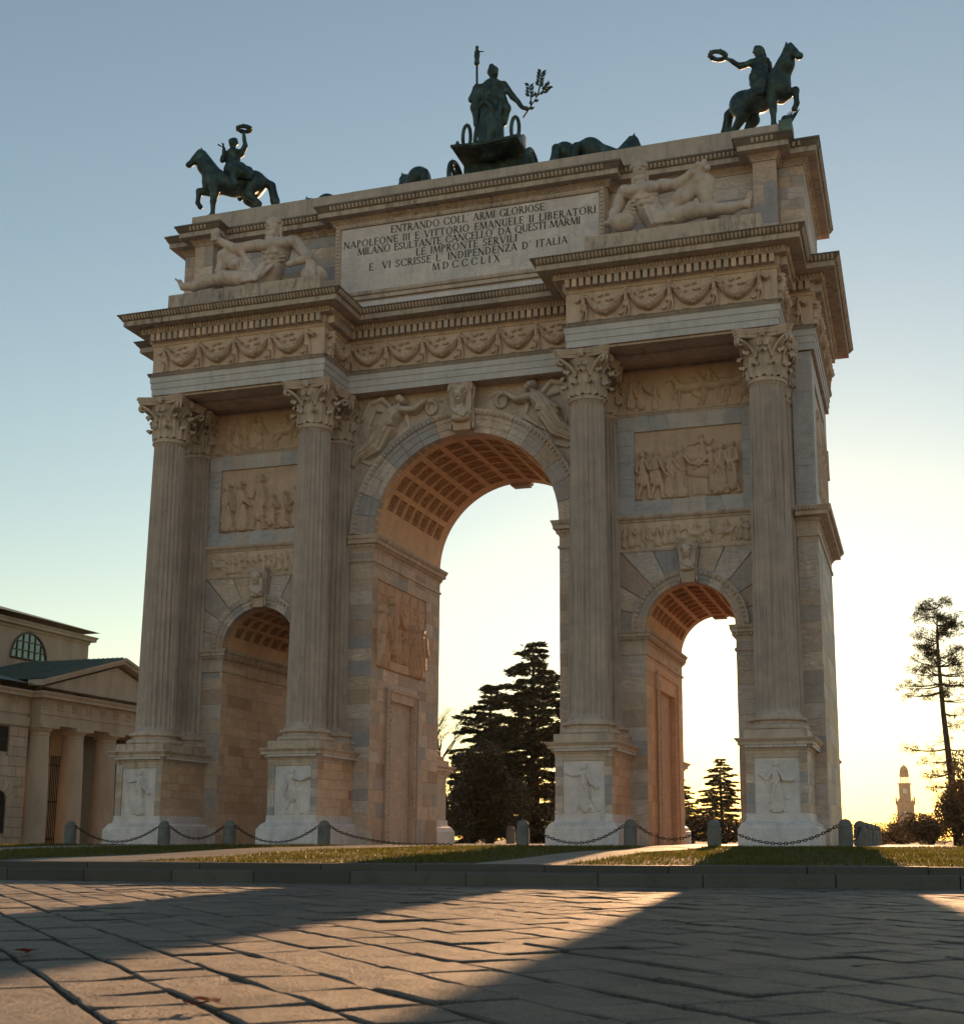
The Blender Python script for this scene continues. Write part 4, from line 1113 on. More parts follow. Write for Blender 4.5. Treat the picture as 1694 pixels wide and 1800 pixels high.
# Roman capitals drawn with thick and thin strokes and serifs
def glyph(ch):
    """list of polygons in a unit-high box, and the advance width"""
    T, t_ = .165, .08
    S = []
    def st(x0, z0, x1, z1, w):
        dx, dz = x1 - x0, z1 - z0; L = math.hypot(dx, dz); nx, nz = -dz / L * w / 2, dx / L * w / 2
        S.append([(x0 + nx, z0 + nz), (x0 - nx, z0 - nz), (x1 - nx, z1 - nz), (x1 + nx, z1 + nz)])
    def serif(x, z, w=.26): S.append([(x - w / 2, z), (x + w / 2, z), (x + w / 2, z + .045 if z < .5 else z - .045), (x - w / 2, z + .045 if z < .5 else z - .045)])
    def arc(cx, cz, rx, rz, a0, a1, n=12):
        for i in range(n):
            a, b = a0 + (a1 - a0) * i / n, a0 + (a1 - a0) * (i + 1) / n
            w = lambda q: t_ + (T - t_) * abs(math.cos(q)) ** 1.3
            S.append([(cx + rx * math.cos(a), cz + rz * math.sin(a)), (cx + rx * math.cos(b), cz + rz * math.sin(b)), (cx + (rx - w(b)) * math.cos(b), cz + (rz - w(b) * .8) * math.sin(b)), (cx + (rx - w(a)) * math.cos(a), cz + (rz - w(a) * .8) * math.sin(a))])
    P = math.pi
    def stem(x): st(x, 0, x, 1, T); serif(x, 0); serif(x, 1)
    if ch == 'I': stem(.13); return S, .26
    if ch == 'E' or ch == 'F' or ch == 'L':
        stem(.13)
        if ch != 'F': st(.1, .03, .56, .03, t_); st(.56, 0, .56, .2, t_)
        if ch != 'L': st(.1, .97, .54, .97, t_); st(.54, .82, .54, 1, t_); st(.1, .52, .46, .52, t_); st(.46, .42, .46, .62, t_)
        return S, .6
    if ch == 'T': st(.36, 0, .36, 1, T); serif(.36, 0); st(0, .97, .72, .97, t_); st(.03, .8, .03, 1, t_); st(.69, .8, .69, 1, t_); return S, .72
    if ch == 'A': st(.06, 0, .4, 1, t_); st(.36, 1, .74, 0, T); st(.2, .34, .6, .34, t_); serif(.06, 0); serif(.74, 0); return S, .8
    if ch == 'V': st(.08, 1, .42, 0, T); st(.42, 0, .74, 1, t_); serif(.08, 1); serif(.74, 1); return S, .8
    if ch == 'X': st(.08, 1, .7, 0, T); st(.08, 0, .68, 1, t_); serif(.08, 1); serif(.68, 1); serif(.08, 0); serif(.7, 0); return S, .78
    if ch == 'N': st(.1, 0, .1, 1, t_); st(.1, 1, .74, 0, T); st(.74, 0, .74, 1, t_); serif(.1, 0); serif(.1, 1); serif(.74, 1); return S, .84
    if ch == 'M': st(.06, 0, .16, 1, t_); st(.16, 1, .5, .03, T); st(.5, .03, .82, 1, t_); st(.82, 1, .92, 0, T); serif(.06, 0); serif(.92, 0); return S, .98
    if ch == 'Z': st(.06, .97, .6, .97, t_); st(.58, 1, .08, 0, T); st(.06, .03, .62, .03, t_); st(.62, 0, .62, .2, t_); st(.06, .8, .06, 1, t_); return S, .66
    if ch == 'O' or ch == 'Q':
        arc(.46, .5, .44, .52, 0, 2 * P, 22)
        if ch == 'Q': st(.5, .1, .95, -.2, T * .8)
        return S, .92
    if ch == 'C' or ch == 'G':
        arc(.46, .5, .44, .52, P * .22, P * 1.78, 20); st(.80, .72, .80, .95, t_)
        if ch == 'G': st(.78, .03, .78, .42, T)
        else: st(.80, .06, .80, .25, t_)
        return S, .84
    if ch == 'D': stem(.13); arc(.22, .5, .56, .5, -P / 2, P / 2); st(.1, .97, .25, .97, t_); st(.1, .03, .25, .03, t_); return S, .82
    if ch in 'PRB':
        stem(.13); arc(.26, .74, .3, .26, -P / 2, P / 2); st(.1, .97, .28, .97, t_); st(.1, .5, .28, .5, t_)
        if ch == 'R': st(.3, .5, .66, 0, T); serif(.68, 0, .2); return S, .72
        if ch == 'B': arc(.28, .255, .34, .255, -P / 2, P / 2); st(.1, .03, .3, .03, t_); return S, .66
        return S, .58
    if ch == 'S': arc(.28, .745, .26, .27, P * .15, P * 1.45); arc(.28, .26, .28, .27, -P * .85, P * .5); st(.5, .75, .5, .95, t_); st(.03, .05, .03, .26, t_); return S, .58
    if ch == 'U': st(.12, .3, .12, 1, T); st(.62, .3, .62, 1, t_); arc(.37, .32, .31, .34, -P, 0); serif(.12, 1); serif(.62, 1); return S, .74
    if ch == "'": st(.08, .82, .12, 1.02, .1); return S, .2
    return S, .45
def text_line(txt, width, z, h, name='inscription_line'):
    gl = [glyph(c) for c in txt]; gap = .17
    nat = sum(g_[1] for g_ in gl) + gap * (len(txt) - 1)
    nsp = txt.count(' ')
    scale = h
    extra = (width - nat * scale) / max(len(txt) - 1, 1)
    x = -width / 2; m = MB()
    for (S, adv) in gl:
        for p in S:
            m.add([(x + a * scale, 1.7485 - rnd.random() * .0008, z + b * scale) for a, b in p], [(0, 1, 2, 3)])
        x += adv * scale + gap * scale + extra
    return m.build(name, M['letter'], tab)
for txt, w_, z in (("ENTRANDO COLL' ARMI GLORIOSE", 5.95, 22.42), ('NAPOLEONE III E VITTORIO EMANUELE II LIBERATORI', 9.75, 22.03), ("MILANO ESULTANTE CANCELLO' DA QUESTI MARMI", 8.6, 21.70), ('LE IMPRONTE SERVILI', 3.9, 21.37), ("E  VI SCRISSE L' INDIPENDENZA D' ITALIA", 7.65, 21.03), ('MDCCCLIX', 2.6, 20.69)):
    text_line(txt, w_, z, .285)
# ------------------------------------------------------------------ carved panels
for sx in (-1, 1):
    a, b = (5.5, 10.26) if sx > 0 else (-10.26, -5.5)
    pa, pb = (6.10, 9.74) if sx > 0 else (-9.74, -6.10)
    face_stones('y', WF, -1, a, pa, 10.92, 14.40, M['blue'], .58, (.6, .8), seed=301 + sx)
    face_stones('y', WF, -1, pb, b, 10.92, 14.40, M['blue'], .58, (.6, .8), seed=305 + sx)
    for z0, z1 in ((10.92, 11.42), (13.86, 14.40)):
        n = 6
        for i in range(n):                              # flat-arch slabs with slanted joints
            x0, x1 = pa + (pb - pa) * i / n, pa + (pb - pa) * (i + 1) / n; c = (pa + pb) / 2; k = .12 if z0 > 12 else -.12
            f = lambda x: x + k * (x - c) * (0 if x in (pa, pb) else 1)
            up0, up1 = (f(x0) if i else x0), (f(x1) if i < n - 1 else x1)
            MB().prism([(x0 + .003, z0), (x1 - .003, z0), (up1 - .003, z1), (up0 + .003, z1)], WF + rnd.uniform(-.003, .003), WF + .1).build('slab', M['blue'], arch)
    MB().sweep([(a, WF + .02), (b, WF + .02)], [(-.1, 14.40), (.02, 14.40), (.05, 14.43), (.05, 14.46), (.09, 14.49), (.09, 14.53), (-.1, 14.53)]).build('relief_ledge', M['mould'], arch)
    MB().sweep([(a, WF + .02), (b, WF + .02)], [(-.1, 10.70), (.02, 10.70), (.04, 10.76), (.10, 10.80), (.13, 10.86), (.13, 10.91), (-.1, 10.915)]).build('string_course', M['mould'], arch)
    MB().sweep([(a, WF + .02), (b, WF + .02)], [(-.1, 9.66), (.04, 9.66), (.06, 9.70), (.06, 9.75), (-.1, 9.76)]).build('relief_ledge', M['mould'], arch)
    # small frieze of marching figures
    w = b - a
    r = Relief(w, .94, .022); g = random.Random(40 + sx)
    x = .22
    while x < w - .2:
        if g.random() < .25 and x < w - 1.1:
            r.horse(x + .35, .06, .62, g.choice((1, -1)), rear=g.uniform(0, .1)); r.figure(x + .35, .34, .5, g.choice((1, -1)), 0, ((-.6, .8), (.5, 1.5)), stride=.3); x += .78
        else:
            r.figure(x, .05 + g.uniform(0, .05), g.uniform(.66, .78), g.choice((1, -1)), g.choice((0, 0, .8)), ((g.uniform(-1, .3), g.uniform(-1.6, .6)), (g.uniform(-.2, 1), g.uniform(0, 2.3))), g.uniform(-.04, .04), stride=g.uniform(.1, .35)); x += g.uniform(.19, .27)
    r.rough(.006, 3 + sx); link('small_relief', r.build_mesh('small_relief', depth=1.5, fade=.03), M['frieze'], arch, (a, WF + .04, 9.76))
    # big panel
    r = Relief(pb - pa, 2.44, .02)
    W = pb - pa
    if sx > 0:
        F = [(.30, 1.62, 1, .1, ((-.3, .9), (.3, 1.6)), 0, True), (.75, 1.66, 1, .15, ((-.2, .1), (.3, .5)), 0, False), (1.22, 1.6, -1, .9, ((.2, -.4), (.4, 1.2)), .02, False), (1.6, 1.72, -1, 1.0, ((-.3, .4), (.6, 1.3)), .0, False),
             (2.75, 1.62, -1, .9, ((-.8, -1.0), (.2, -.4)), -.1, False), (2.95, 1.72, -1, .8, ((-.4, -1.5), (.2, .3)), 0, False), (3.3, 1.8, -1, .7, ((-.3, -1.7), (.1, -1.2)), .0, False)]
        r.figure(2.35, 1.02, 1.15, -1, .3, ((-1.2, -1.5), (.8, 2.6)), -.05, .01, stride=.4)
        r.horse(2.0, .95, .9, -1, .005, .4)
    else:
        F = [(.32, 1.75, 1, .95, ((-.1, .2), (.3, .2)), 0, True), (.95, 1.8, 1, 1.0, ((.4, .9), (.3, .9)), -.05, True), (1.65, 2.02, -1, .35, ((-.4, -1.9), (.2, .1)), 0, True), (2.15, 1.3, 1, .6, ((-.3, .9), (.5, 1.2)), .05, False), (2.7, 1.4, -1, .9, ((-.4, -1.2), (.2, .2)), 0, False), (3.2, 1.6, -1, 1, ((-.2, -.8), (.2, .4)), 0, False)]
        r.box(2.1, 2.9, .62, .68, .1); r.cap((2.3, .05), (2.2, .6), .1, .08); r.cap((2.75, .05), (2.65, .6), .1, .08)
    if sx > 0:
        r.cap((1.95, .95), (2.5, .85), .22, .22, e=.02, sq=.3)
        r.box(1.95, 2.5, .1, .45, .05)
    for (x, h, fc, rb, arms, ln, hel) in F:
        r.figure(x, .05, h, fc, rb, arms, ln, .03 + .05 * (int(x * 10) % 2), hel, stride=.16)
    r.rough(.008, 12 + sx, 6); link('panel_relief', r.build_mesh('panel_relief', depth=1.35, fade=.03), M['relief'], arch, (pa - .0, WF + .085, 11.42))
    # upper relief under the soffit
    r = Relief(w, 1.5, .024)
    if sx > 0:
        r.figure(.5, .04, 1.12, 1, .6, ((-.2, .1), (.3, .3))); r.figure(.85, .04, 1.15, 1, .7, ((-.2, .1), (.5, .9))); r.figure(1.35, .04, .95, -1, .9, ((-.5, -.7), (.3, .3)), e=0.0)
        r.horse(2.45, .08, 1.15, -1, .03, rear=.05); r.horse(3.25, .1, 1.1, -1, .02, rear=.12); r.figure(3.2, .5, .9, -1, 0, ((-.6, -1.3), (.4, 1.1)), stride=.3)
        r.horse(3.95, .2, 1.05, 1, .01, rear=.1); r.figure(4.4, .05, 1.2, -1, .3, ((-.4, -1.4), (.2, .3)))
    else:
        for x, h in ((.75, 1.05), (1.1, 1.1), (1.45, 1.0), (1.8, 1.2), (2.05, 1.25)): r.figure(x, .04, h, g.choice((1, -1)), g.choice((.4, .9)), ((-.3, .2), (.3, .7)))
        r.horse(3.1, .08, 1.0, 1, .02, rear=.1); r.figure(3.1, .5, .8, 1, 0, ((-.6, -1.3), (.4, 1.1)), stride=.3); r.figure(4.0, .05, 1.2, -1, .5)
    r.rough(.007, 22 + sx, 7); link('upper_relief', r.build_mesh('upper_relief', depth=1.4, fade=.03), M['relief'], arch, (a, WF + .06, 14.53))

# reliefs on the pedestals, each a different standing figure
def ped_relief(i):
    r = Relief(1.32, 1.62, .014); h = 1.5; x = .66
    if i == 0:
        r.figure(x + .08, .04, h, -1, 1, ((-1.35, -2.0), (.3, .7)), .0, .015); r.poly([(.15, 1.45), (.2, 1.1), (.3, .5), (.5, .1)], [.03, .06, .07, .05], e=.0, sq=.5, fold=.01); r.poly([(1.15, .95), (1.05, .7)], [.05, .03], sq=.6)
    elif i == 1:
        r.figure(x, .04, h, 1, .1, ((-.2, -.3), (1.3, 1.9)), -.02, .015, stride=.3); r.poly([(.5, 1.2), (.35, .9), (.42, .6)], [.09, .11, .05], sq=.5, fold=.012); r.poly([(1.1, 1.35), (.95, 1.05), (.8, .95)], [.03, .05, .05], sq=.5); r.box(.25, .75, .03, .07, .03)
    elif i == 2:
        r.figure(x + .04, .04, h, -1, .85, ((-1.4, -1.9), (.25, .9)), .0, .015, stride=.28); r.poly([(.9, .75), (1.0, .4), (1.12, .12)], [.1, .11, .07], sq=.5, fold=.014)
    else:
        r.figure(x - .02, .04, h, 1, 1, ((-.5, -2.2), (.35, 1.5)), .0, .015); r.poly([(.28, 1.12), (.36, .9), (.48, .55), (.42, .3)], [.09, .06, .05, .05], sq=.6, fold=.01); r.poly([(.22, 1.3), (.3, 1.37), (.2, 1.4), (.22, 1.3)], [.025] * 4); r.poly([(.95, .62), (.88, .45), (1.0, .4), (1.1, .5), (1.08, .9)], [.03] * 5)
    link('pedestal_relief', r.build_mesh('pedestal_relief', depth=1.1, fade=.02), M['white'], peds[i], (COLX[i] - .66, ped_front + .045, .955))
for i in range(4): ped_relief(i)

# winged victories in the main spandrels
def victory(flip):
    r = Relief(3.75, 2.95, .02); o = (-4.42, 13.15)
    P = lambda x, z: (x - o[0], z - o[1])
    e = .05; sq = .8
    for k in range(9):                                    # wing feathers
        q = k / 8; r.poly([P(-2.85, 15.45), P(-3.3 - .25 * q, 15.85 - .2 * q), P(-3.75 - .3 * q * (1 - q), 15.75 - .75 * q), P(-3.55 - .6 * math.sin(q * 3), 15.45 - 1.35 * q)], [.06, .085, .08, .03], e=.01 + .02 * q, sq=.55)
    r.poly([P(-2.75, 15.5), P(-3.2, 15.98), P(-3.7, 15.85), P(-4.0, 15.3)], [.09, .11, .1, .06], e=.06)
    r.poly([P(-3.1, 14.85), P(-3.5, 14.3), P(-4.1, 13.95), P(-4.32, 13.6)], [.32, .24, .15, .08], e=e, sq=sq, fold=.02)
    r.poly([P(-2.95, 14.8), P(-3.35, 14.15), P(-3.95, 13.85)], [.28, .22, .1], e=.02, sq=sq, fold=.02)
    r.poly([P(-3.1, 14.9), P(-2.75, 15.35), P(-2.6, 15.5)], [.31, .31, .22], e=e, sq=sq, fold=.015)
    r.poly([P(-3.45, 14.75), P(-3.1, 14.95), P(-2.75, 14.95)], [.1, .14, .1], e=.22, sq=.6, fold=.02)
    r.cap(P(-2.58, 15.55), P(-2.47, 15.78), .1, .1, e=e + .05); r.cap(P(-2.45, 15.86), P(-2.38, 15.8), .17, .13, e=e + .1); r.cap(P(-2.53, 15.92), P(-2.5, 15.85), .17, .15, e=e + .05)
    r.poly([P(-2.45, 15.48), P(-1.95, 15.42), P(-1.5, 15.72)], [.14, .11, .08], e=e + .08, sq=sq)
    r.poly([P(-2.85, 15.45), P(-3.2, 15.12), P(-3.42, 14.98)], [.13, .11, .08], e=e + .1, sq=sq)
    for k in range(14):
        a = k * math.pi / 7; r.cap(P(-1.32 + .2 * math.cos(a), 15.5 + .24 * math.sin(a)), P(-1.32 + .2 * math.cos(a + .35), 15.5 + .24 * math.sin(a + .35)), .06, .05, e=.03)
    r.poly([P(-1.5, 15.75), P(-1.2, 15.85), P(-.95, 15.7)], [.07, .05, .03], e=.02)
    for k in range(5):                                    # flying drapery
        q = k / 4; r.poly([P(-2.35 + .1 * q, 15.3), P(-2.2 + .05 * q, 14.9 - .1 * q), P(-2.6 - .2 * q, 14.5 - .1 * q), P(-2.9 - .4 * q, 14.35 - .3 * q)], [.05, .06, .06, .03], e=.02, sq=.6)
        r.poly([P(-4.15 + .1 * q, 13.85 - .1 * q), P(-3.7, 13.62 - .03 * q), P(-3.2, 13.75 + .07 * q), P(-2.95 + .05 * q, 14.1 + .1 * q)], [.04, .06, .07, .04], e=.01, sq=.6)
    r.rough(.006, 5)
    me = r.build_mesh('winged_victory', drop=.012, x0=o[0], z0=o[1], depth=1.9)
    ob = link('winged_victory', me, M['statue'], arch, (0, WF + .095, 0), scale=(-1 if flip else 1, 1, 1))
victory(False); victory(True)

# keystones: scrolled console with a bust
def keystone(cx, z0, z1, w, d, s, hood):
    m = MB(); n = 10
    prof = []
    h = z1 - z0
    for i in range(n + 1):
        q = i / n; prof.append((WF - d * (.62 + .38 * q) - .07 * d * math.sin(q * math.pi * 2), z0 + h * q))
    wl = lambda q: w * (.72 + .28 * q)
    vs = []; fs = []
    for i, (y, z) in enumerate(prof):
        q = i / n; vs += [(cx - wl(q), WF + .1, z), (cx - wl(q), y, z), (cx + wl(q), y, z), (cx + wl(q), WF + .1, z)]
        if i:
            for j in range(3): fs.append((4 * i - 4 + j, 4 * i - 3 + j, 4 * i + 1 + j, 4 * i + j))
    fs += [(3, 2, 1, 0), (4 * n, 4 * n + 1, 4 * n + 2, 4 * n + 3)]
    m.add(vs, fs)
    for sd in (-1, 1):                                    # side scrolls
        pts = [(cx + sd * (wl(q) + .01), WF - d * (.3 + .45 * q), z0 + h * (.1 + .8 * q)) for q in [i / 8 for i in range(9)]]
        m.tube(pts, [.06 * s + .03 * s * math.sin(i) for i in range(9)], 6)
        for (yy, zz, rr) in ((WF - d * .75, z1 - .16 * s, .16 * s), (WF - d * .5, z0 + .14 * s, .12 * s)):
            k2 = MB().lathe([(rr, -.04 * s), (rr, .04 * s)], 12); m.join(k2, Matrix.Translation((cx + sd * wl(.9), yy, zz)) @ Matrix.Rotation(math.pi / 2, 4, 'Y'))
    o = m.build('keystone', M['mould'], arch)
    y = WF - d * .95; zc = z0 + h * .60
    S = lambda a: tuple(np.array(a) * s + np.array((cx, y, zc)))
    P = [el(S((0, -.06, .18)), (.20 * s, .24 * s, .28 * s)), rc(S((0, -.1, .02)), S((0, -.12, -.02)), .15 * s, .12 * s), rc(S((0, .0, -.05)), S((0, .05, -.3)), .13 * s, .17 * s),
         el(S((0, .08, -.42)), (.42 * s, .22 * s, .2 * s)), rc(S((0, -.29, .2)), S((0, -.33, .1)), .025 * s, .05 * s), el(S((0, -.24, -.02)), (.07 * s, .05 * s, .03 * s)),
         rc(S((-.13, -.25, .27)), S((.13, -.25, .27)), .035 * s, .035 * s), el(S((0, .02, -.62)), (.36 * s, .2 * s, .14 * s))]
    g = random.Random(int(cx * 3) + 8)
    for k in range(26):
        a = g.uniform(-2.6, 2.6); q = g.uniform(.15, 1)
        P.append(el(S((.22 * math.sin(a) * math.cos(q * .8), -.06 - .24 * math.cos(a) * math.cos(q) * .7, .2 + .27 * math.sin(q * 1.5))), (.075 * s,) * 3))
    if hood:
        P += chain([S((-.26, .02, -.3)), S((-.25, .02, .15)), S((0, .0, .5)), S((.25, .02, .15)), S((.26, .02, -.3))], [.12 * s, .1 * s, .1 * s, .1 * s, .12 * s])
    for k in range(5):
        P.append(rc(S((-.3 + .05 * k, -.1 - .03 * k, -.28 - .05 * k)), S((.3 - .03 * k, -.06 - .03 * k, -.38 - .06 * k)), .04 * s, .04 * s, .02))
    link('bust', sdf_mesh('bust', P, .022 * max(s, .8), .035 * s), M['statue'], o)
keystone(0, 14.42, 16.08, .44, .62, 1.0, False)
keystone(CS, 8.50, 9.95, .30, .40, .68, False)
keystone(-CS, 8.50, 9.95, .30, .40, .72, True)
# same consoles on the far faces of the arches, seen as notches against the sky
for cx, z0, w in ((0, 14.2, .44), (-CS, 8.4, .3), (CS, 8.4, .3)):
    MB().box(cx - w, cx + w, WB - .1, WB + .3, z0 + .12, z0 + 1.6).box(cx - w * .8, cx + w * .8, WB - .08, WB + .34, z0 + .05, z0 + .12).build('keystone', M['mould'], arch)

# curtain and court scene on the passage wall
r = Relief(4.78, 3.2, .022)
for i in range(6):
    x0, x1 = .15 + i * .78, .15 + (i + 1) * .78
    for k in range(5):
        zt = 3.0 - .08 * k; sag = .28 + .17 * k
        pts = [(x0 + (x1 - x0) * q, zt - sag * 4 * q * (1 - q) * (1 - .15 * k)) for q in [j / 8 for j in range(9)]]
        r.poly(pts, [.035] * 9, e=.01, sq=.8)
    r.poly([(x0, 3.1), (x0 + .03, 1.6), (x0, .7)], [.05, .07, .06], e=.02, sq=.7, fold=.01)
for (x, h, fc, rb, ar, hel) in ((.35, 2.2, 1, .9, ((-.2, .2), (.3, .7)), True), (.8, 1.95, 1, .7, ((-.2, .1), (.4, .8)), False), (1.35, 2.3, 1, .6, ((-.3, .2), (.7, 1.2)), True), (2.0, 1.55, 1, .3, ((-.2, .3), (.8, 1.4)), False), (2.55, 1.5, -1, .8, ((-.7, -1.2), (.3, .2)), False), (3.3, 1.95, -1, 1, ((-.6, -1.2), (.2, .2)), False), (3.7, 2.0, -1, .9, ((-.4, -.9), (.2, .4)), False), (4.15, 1.95, -1, 1, ((-.3, -.4), (.2, .6)), False)):
    r.figure(x, .06 if x < 1.2 or x > 3 else .38, h, fc, rb, ar, 0, .04 + .05 * (int(x * 10) % 2), hel, sq=.8)
r.box(1.1, 2.9, .0, .36, .12)
r.rough(.008, 31, 6); link('passage_relief', r.build_mesh('passage_relief', depth=1.1, fade=.04), M['jamb_relief'], arch, (-RM - .07, 2.34, 6.22), (0, 0, math.pi / 2))
r = Relief(4.4, 3.9, .04)
for x in (.6, 1.5, 2.4, 3.3): r.figure(x, .1, 3.0, 1, .8, ((-.4, .4), (.5, .9)), 0, .05)
link('flank_relief', r.build_mesh('flank_relief', depth=.6, fade=.05), M['relief'], arch, (XO - .06, 3.0, 11.5), (0, 0, math.pi / 2))

# frieze of boys carrying garlands
r = Relief(.62, 1.02, .015); r.figure(.31, .02, .98, 1, 0, ((-1.0, -2.2), (1.0, 2.2)), 0, .02, stride=.1, sq=1.0)
putto_me = r.build_mesh('putto', drop=.006, x0=-.31, depth=2.0); putto_me.materials.append(M['frieze'])
r = Relief(1.3, 1.02, .015); g = random.Random(3)
for k in range(15):
    q0, q1 = k / 15, (k + 1) / 15
    f = lambda q: (.05 + 1.2 * q, .80 - .50 * 4 * q * (1 - q))
    rr = .05 + .085 * math.sin(math.pi * (q0 + .03))
    r.cap(f(q0), f(q1), rr, rr, e=.03, sq=.8)
    for j in range(5):
        c = f(g.uniform(q0, q1)); d = g.uniform(-rr, rr); r.cap((c[0], c[1] + d), (c[0] + .02, c[1] + d + .02), .03, .03, e=.06 + .5 * (rr - abs(d)), sq=1.0)
for k in range(11):                                      # leafy scrolls above and below
    x = g.uniform(.3, 1.0); z = g.uniform(.62, .92) if k < 6 else g.uniform(.02, .16); a = g.uniform(0, 6.28)
    if k >= 6: x = g.choice((g.uniform(.05, .4), g.uniform(.9, 1.25))); z = g.uniform(.05, .32)
    r.poly([(x, z), (x + .06 * math.cos(a), z + .05 * math.sin(a)), (x + .12 * math.cos(a + .9), z + .08 * math.sin(a + .9))], [.035, .03, .015], e=.02, sq=.9)
garl_me = r.build_mesh('garland', drop=.006, x0=-.65, depth=2.2); garl_me.materials.append(M['frieze'])
def frieze_run(p0, p1, npos, m0, m1):
    """putti at npos points along a straight part of the frieze, garlands between them"""
    (ax, ay), (bx, by) = p0, p1
    L = math.hypot(bx - ax, by - ay); dx, dy = (bx - ax) / L, (by - ay) / L; nx, ny = dy, -dx; rz = math.atan2(dy, dx)
    ts = [m0 + (L - m0 - m1) * i / max(npos - 1, 1) for i in range(npos)]
    sp = (ts[1] - ts[0]) if npos > 1 else 1.4
    for t_ in ts:
        link('putto', putto_me, None, ent, (ax + dx * t_ + nx * .006, ay + dy * t_ + ny * .006, 16.945), (0, 0, rz))
    for a, b in zip(ts[:-1], ts[1:]):
        t_ = (a + b) / 2
        link('garland', garl_me, None, ent, (ax + dx * t_ + nx * .005, ay + dy * t_ + ny * .005, 16.945), (0, 0, rz), ((sp - .12) / 1.3, 1, 1))
frieze_run(EP[2], EP[3], 5, .55, .62); frieze_run(EP[3], EP[4], 2, .4, .25); frieze_run(EP[4], EP[5], 7, .15, .15)
frieze_run(EP[6], EP[7], 5, .62, .55); frieze_run(EP[7], EP[8], 2, .3, .35); frieze_run(EP[8], EP[9], 1, .45, .4); frieze_run(EP[9], EP[10], 5, .4, .4)

# ------------------------------------------------------------------ stones: the largest in view one by one, the rest joined
unit_me = {}
def stone_quad(c, s, nrm):
    if nrm == 'y':
        y = c[1] - s[1] / 2 if c[1] < MID else c[1] + s[1] / 2
        return [(c[0] - s[0] / 2, y, c[2] - s[2] / 2), (c[0] + s[0] / 2, y, c[2] - s[2] / 2), (c[0] + s[0] / 2, y, c[2] + s[2] / 2), (c[0] - s[0] / 2, y, c[2] + s[2] / 2)]
    return [(c[0], c[1] - s[1] / 2, c[2] - s[2] / 2), (c[0], c[1] + s[1] / 2, c[2] - s[2] / 2), (c[0], c[1] + s[1] / 2, c[2] + s[2] / 2), (c[0], c[1] - s[1] / 2, c[2] + s[2] / 2)]
def in_view(c, nrm, s, seen_right):
    if nrm == 'y': return c[1] < MID
    return seen_right
ranked = []
for i, (c, s, mat, par, nrm) in enumerate(STONES):
    faces_px = True
    if nrm == 'x':
        faces_px = not ((abs(c[0] - RM) < .12) or abs(c[0] - (CS + RS)) < .12 or abs(c[0] - (-CS + RS)) < .12 or c[0] < -11.9 or (par is not None and par in peds and c[0] < COLX[peds.index(par)]))
    if nrm == 'y' and c[1] > MID: faces_px = False
    ranked.append((px_area(stone_quad(c, s, nrm)) if faces_px else 0, i))
ranked.sort(reverse=True)
rest = {}
for k, (a, i) in enumerate(ranked):
    c, s, mat, par, nrm = STONES[i]
    if k < 290 and a > 20:
        if mat.name not in unit_me:
            me = unit.mesh('stone'); me.materials.append(mat); unit_me[mat.name] = me
        link('stone', unit_me[mat.name], None, par or arch, c, (0, 0, 0), s)
    else:
        key = (mat.name, par.name if par else '')
        rest.setdefault(key, (MB(), mat, par))[0].box(c[0] - s[0] / 2, c[0] + s[0] / 2, c[1] - s[1] / 2, c[1] + s[1] / 2, c[2] - s[2] / 2, c[2] + s[2] / 2)
for m, mat, par in rest.values():
    tag(m.build('small_stones', mat, par or arch), kind='stuff')
# ------------------------------------------------------------------ bronze group on the roof
def horse_prims(raise_side=1, neck=0.0):
    P = []
    P += chain([(-.62, 0, 1.26), (-.05, 0, 1.17), (.5, 0, 1.22)], [.335, .325, .33], .12)
    P += [el((-.62, 0, 1.28), (.36, .34, .34), .1), el((.56, 0, 1.2), (.30, .29, .36), .1)]
    P += chain([(.52, 0, 1.36), (.80, 0, 1.70), (.93, 0, 1.98)], [.30, .215, .16], .1)
    P += [rc((.95, 0, 2.02), (1.22, 0, 1.74), .155, .085, .06), el((1.26, 0, 1.70), (.10, .075, .085), .05), el((1.02, 0, 1.90), (.15, .10, .14), .05)]
    for s in (-1, 1):
        P += [rc((.90, s * .07, 2.12), (.93, s * .09, 2.27), .045, .012, .03)]
        P += chain([(-.60, s * .17, 1.12), (-.46, s * .20, .84), (-.80, s * .20, .52), (-.72, s * .20, .14), (-.66, s * .20, .04)], [.25, .155, .085, .062, .085], .06)
    P += chain([(.46, -raise_side * .17, 1.02), (.50, -raise_side * .17, .52), (.50, -raise_side * .17, .14), (.56, -raise_side * .17, .04)], [.18, .085, .06, .085], .06)
    P += chain([(.50, raise_side * .17, 1.02), (.95, raise_side * .17, .98), (.98, raise_side * .17, .62), (.90, raise_side * .17, .50)], [.18, .09, .06, .08], .06)
    P += chain([(-.92, 0, 1.40), (-1.12, 0, 1.22), (-1.24, 0, .75), (-1.30, 0, .28)], [.075, .12, .13, .05], .06)
    for i in range(9):                                     # mane locks
        q = i / 8; P.append(rc((.50 + .40 * q - .06, 0.03, 1.62 + .50 * q), (.40 + .40 * q, .08 * (1 if i % 2 else -1), 1.50 + .46 * q), .055, .045, .04))
    P.append(rc((.98, 0, 2.17), (1.08, 0, 2.05), .06, .03, .04))
    return P
def scaled(P, s):
    out = []
    for p in P:
        if p[0] == 'c': out.append(('c', p[1] * s, p[2] * s, p[3] * s, p[4] * s, (p[5] * s) if p[5] else None))
        else: out.append(('e', p[1] * s, p[2] * s, None, None, (p[5] * s) if p[5] else None))
    return out
def ripple(fx, fy, fz, amp):
    return lambda X, Y, Z: amp * np.sin(X * fx + 1.7 * np.sin(Z * fz)) * np.cos(Y * fy + Z * fz * .6)
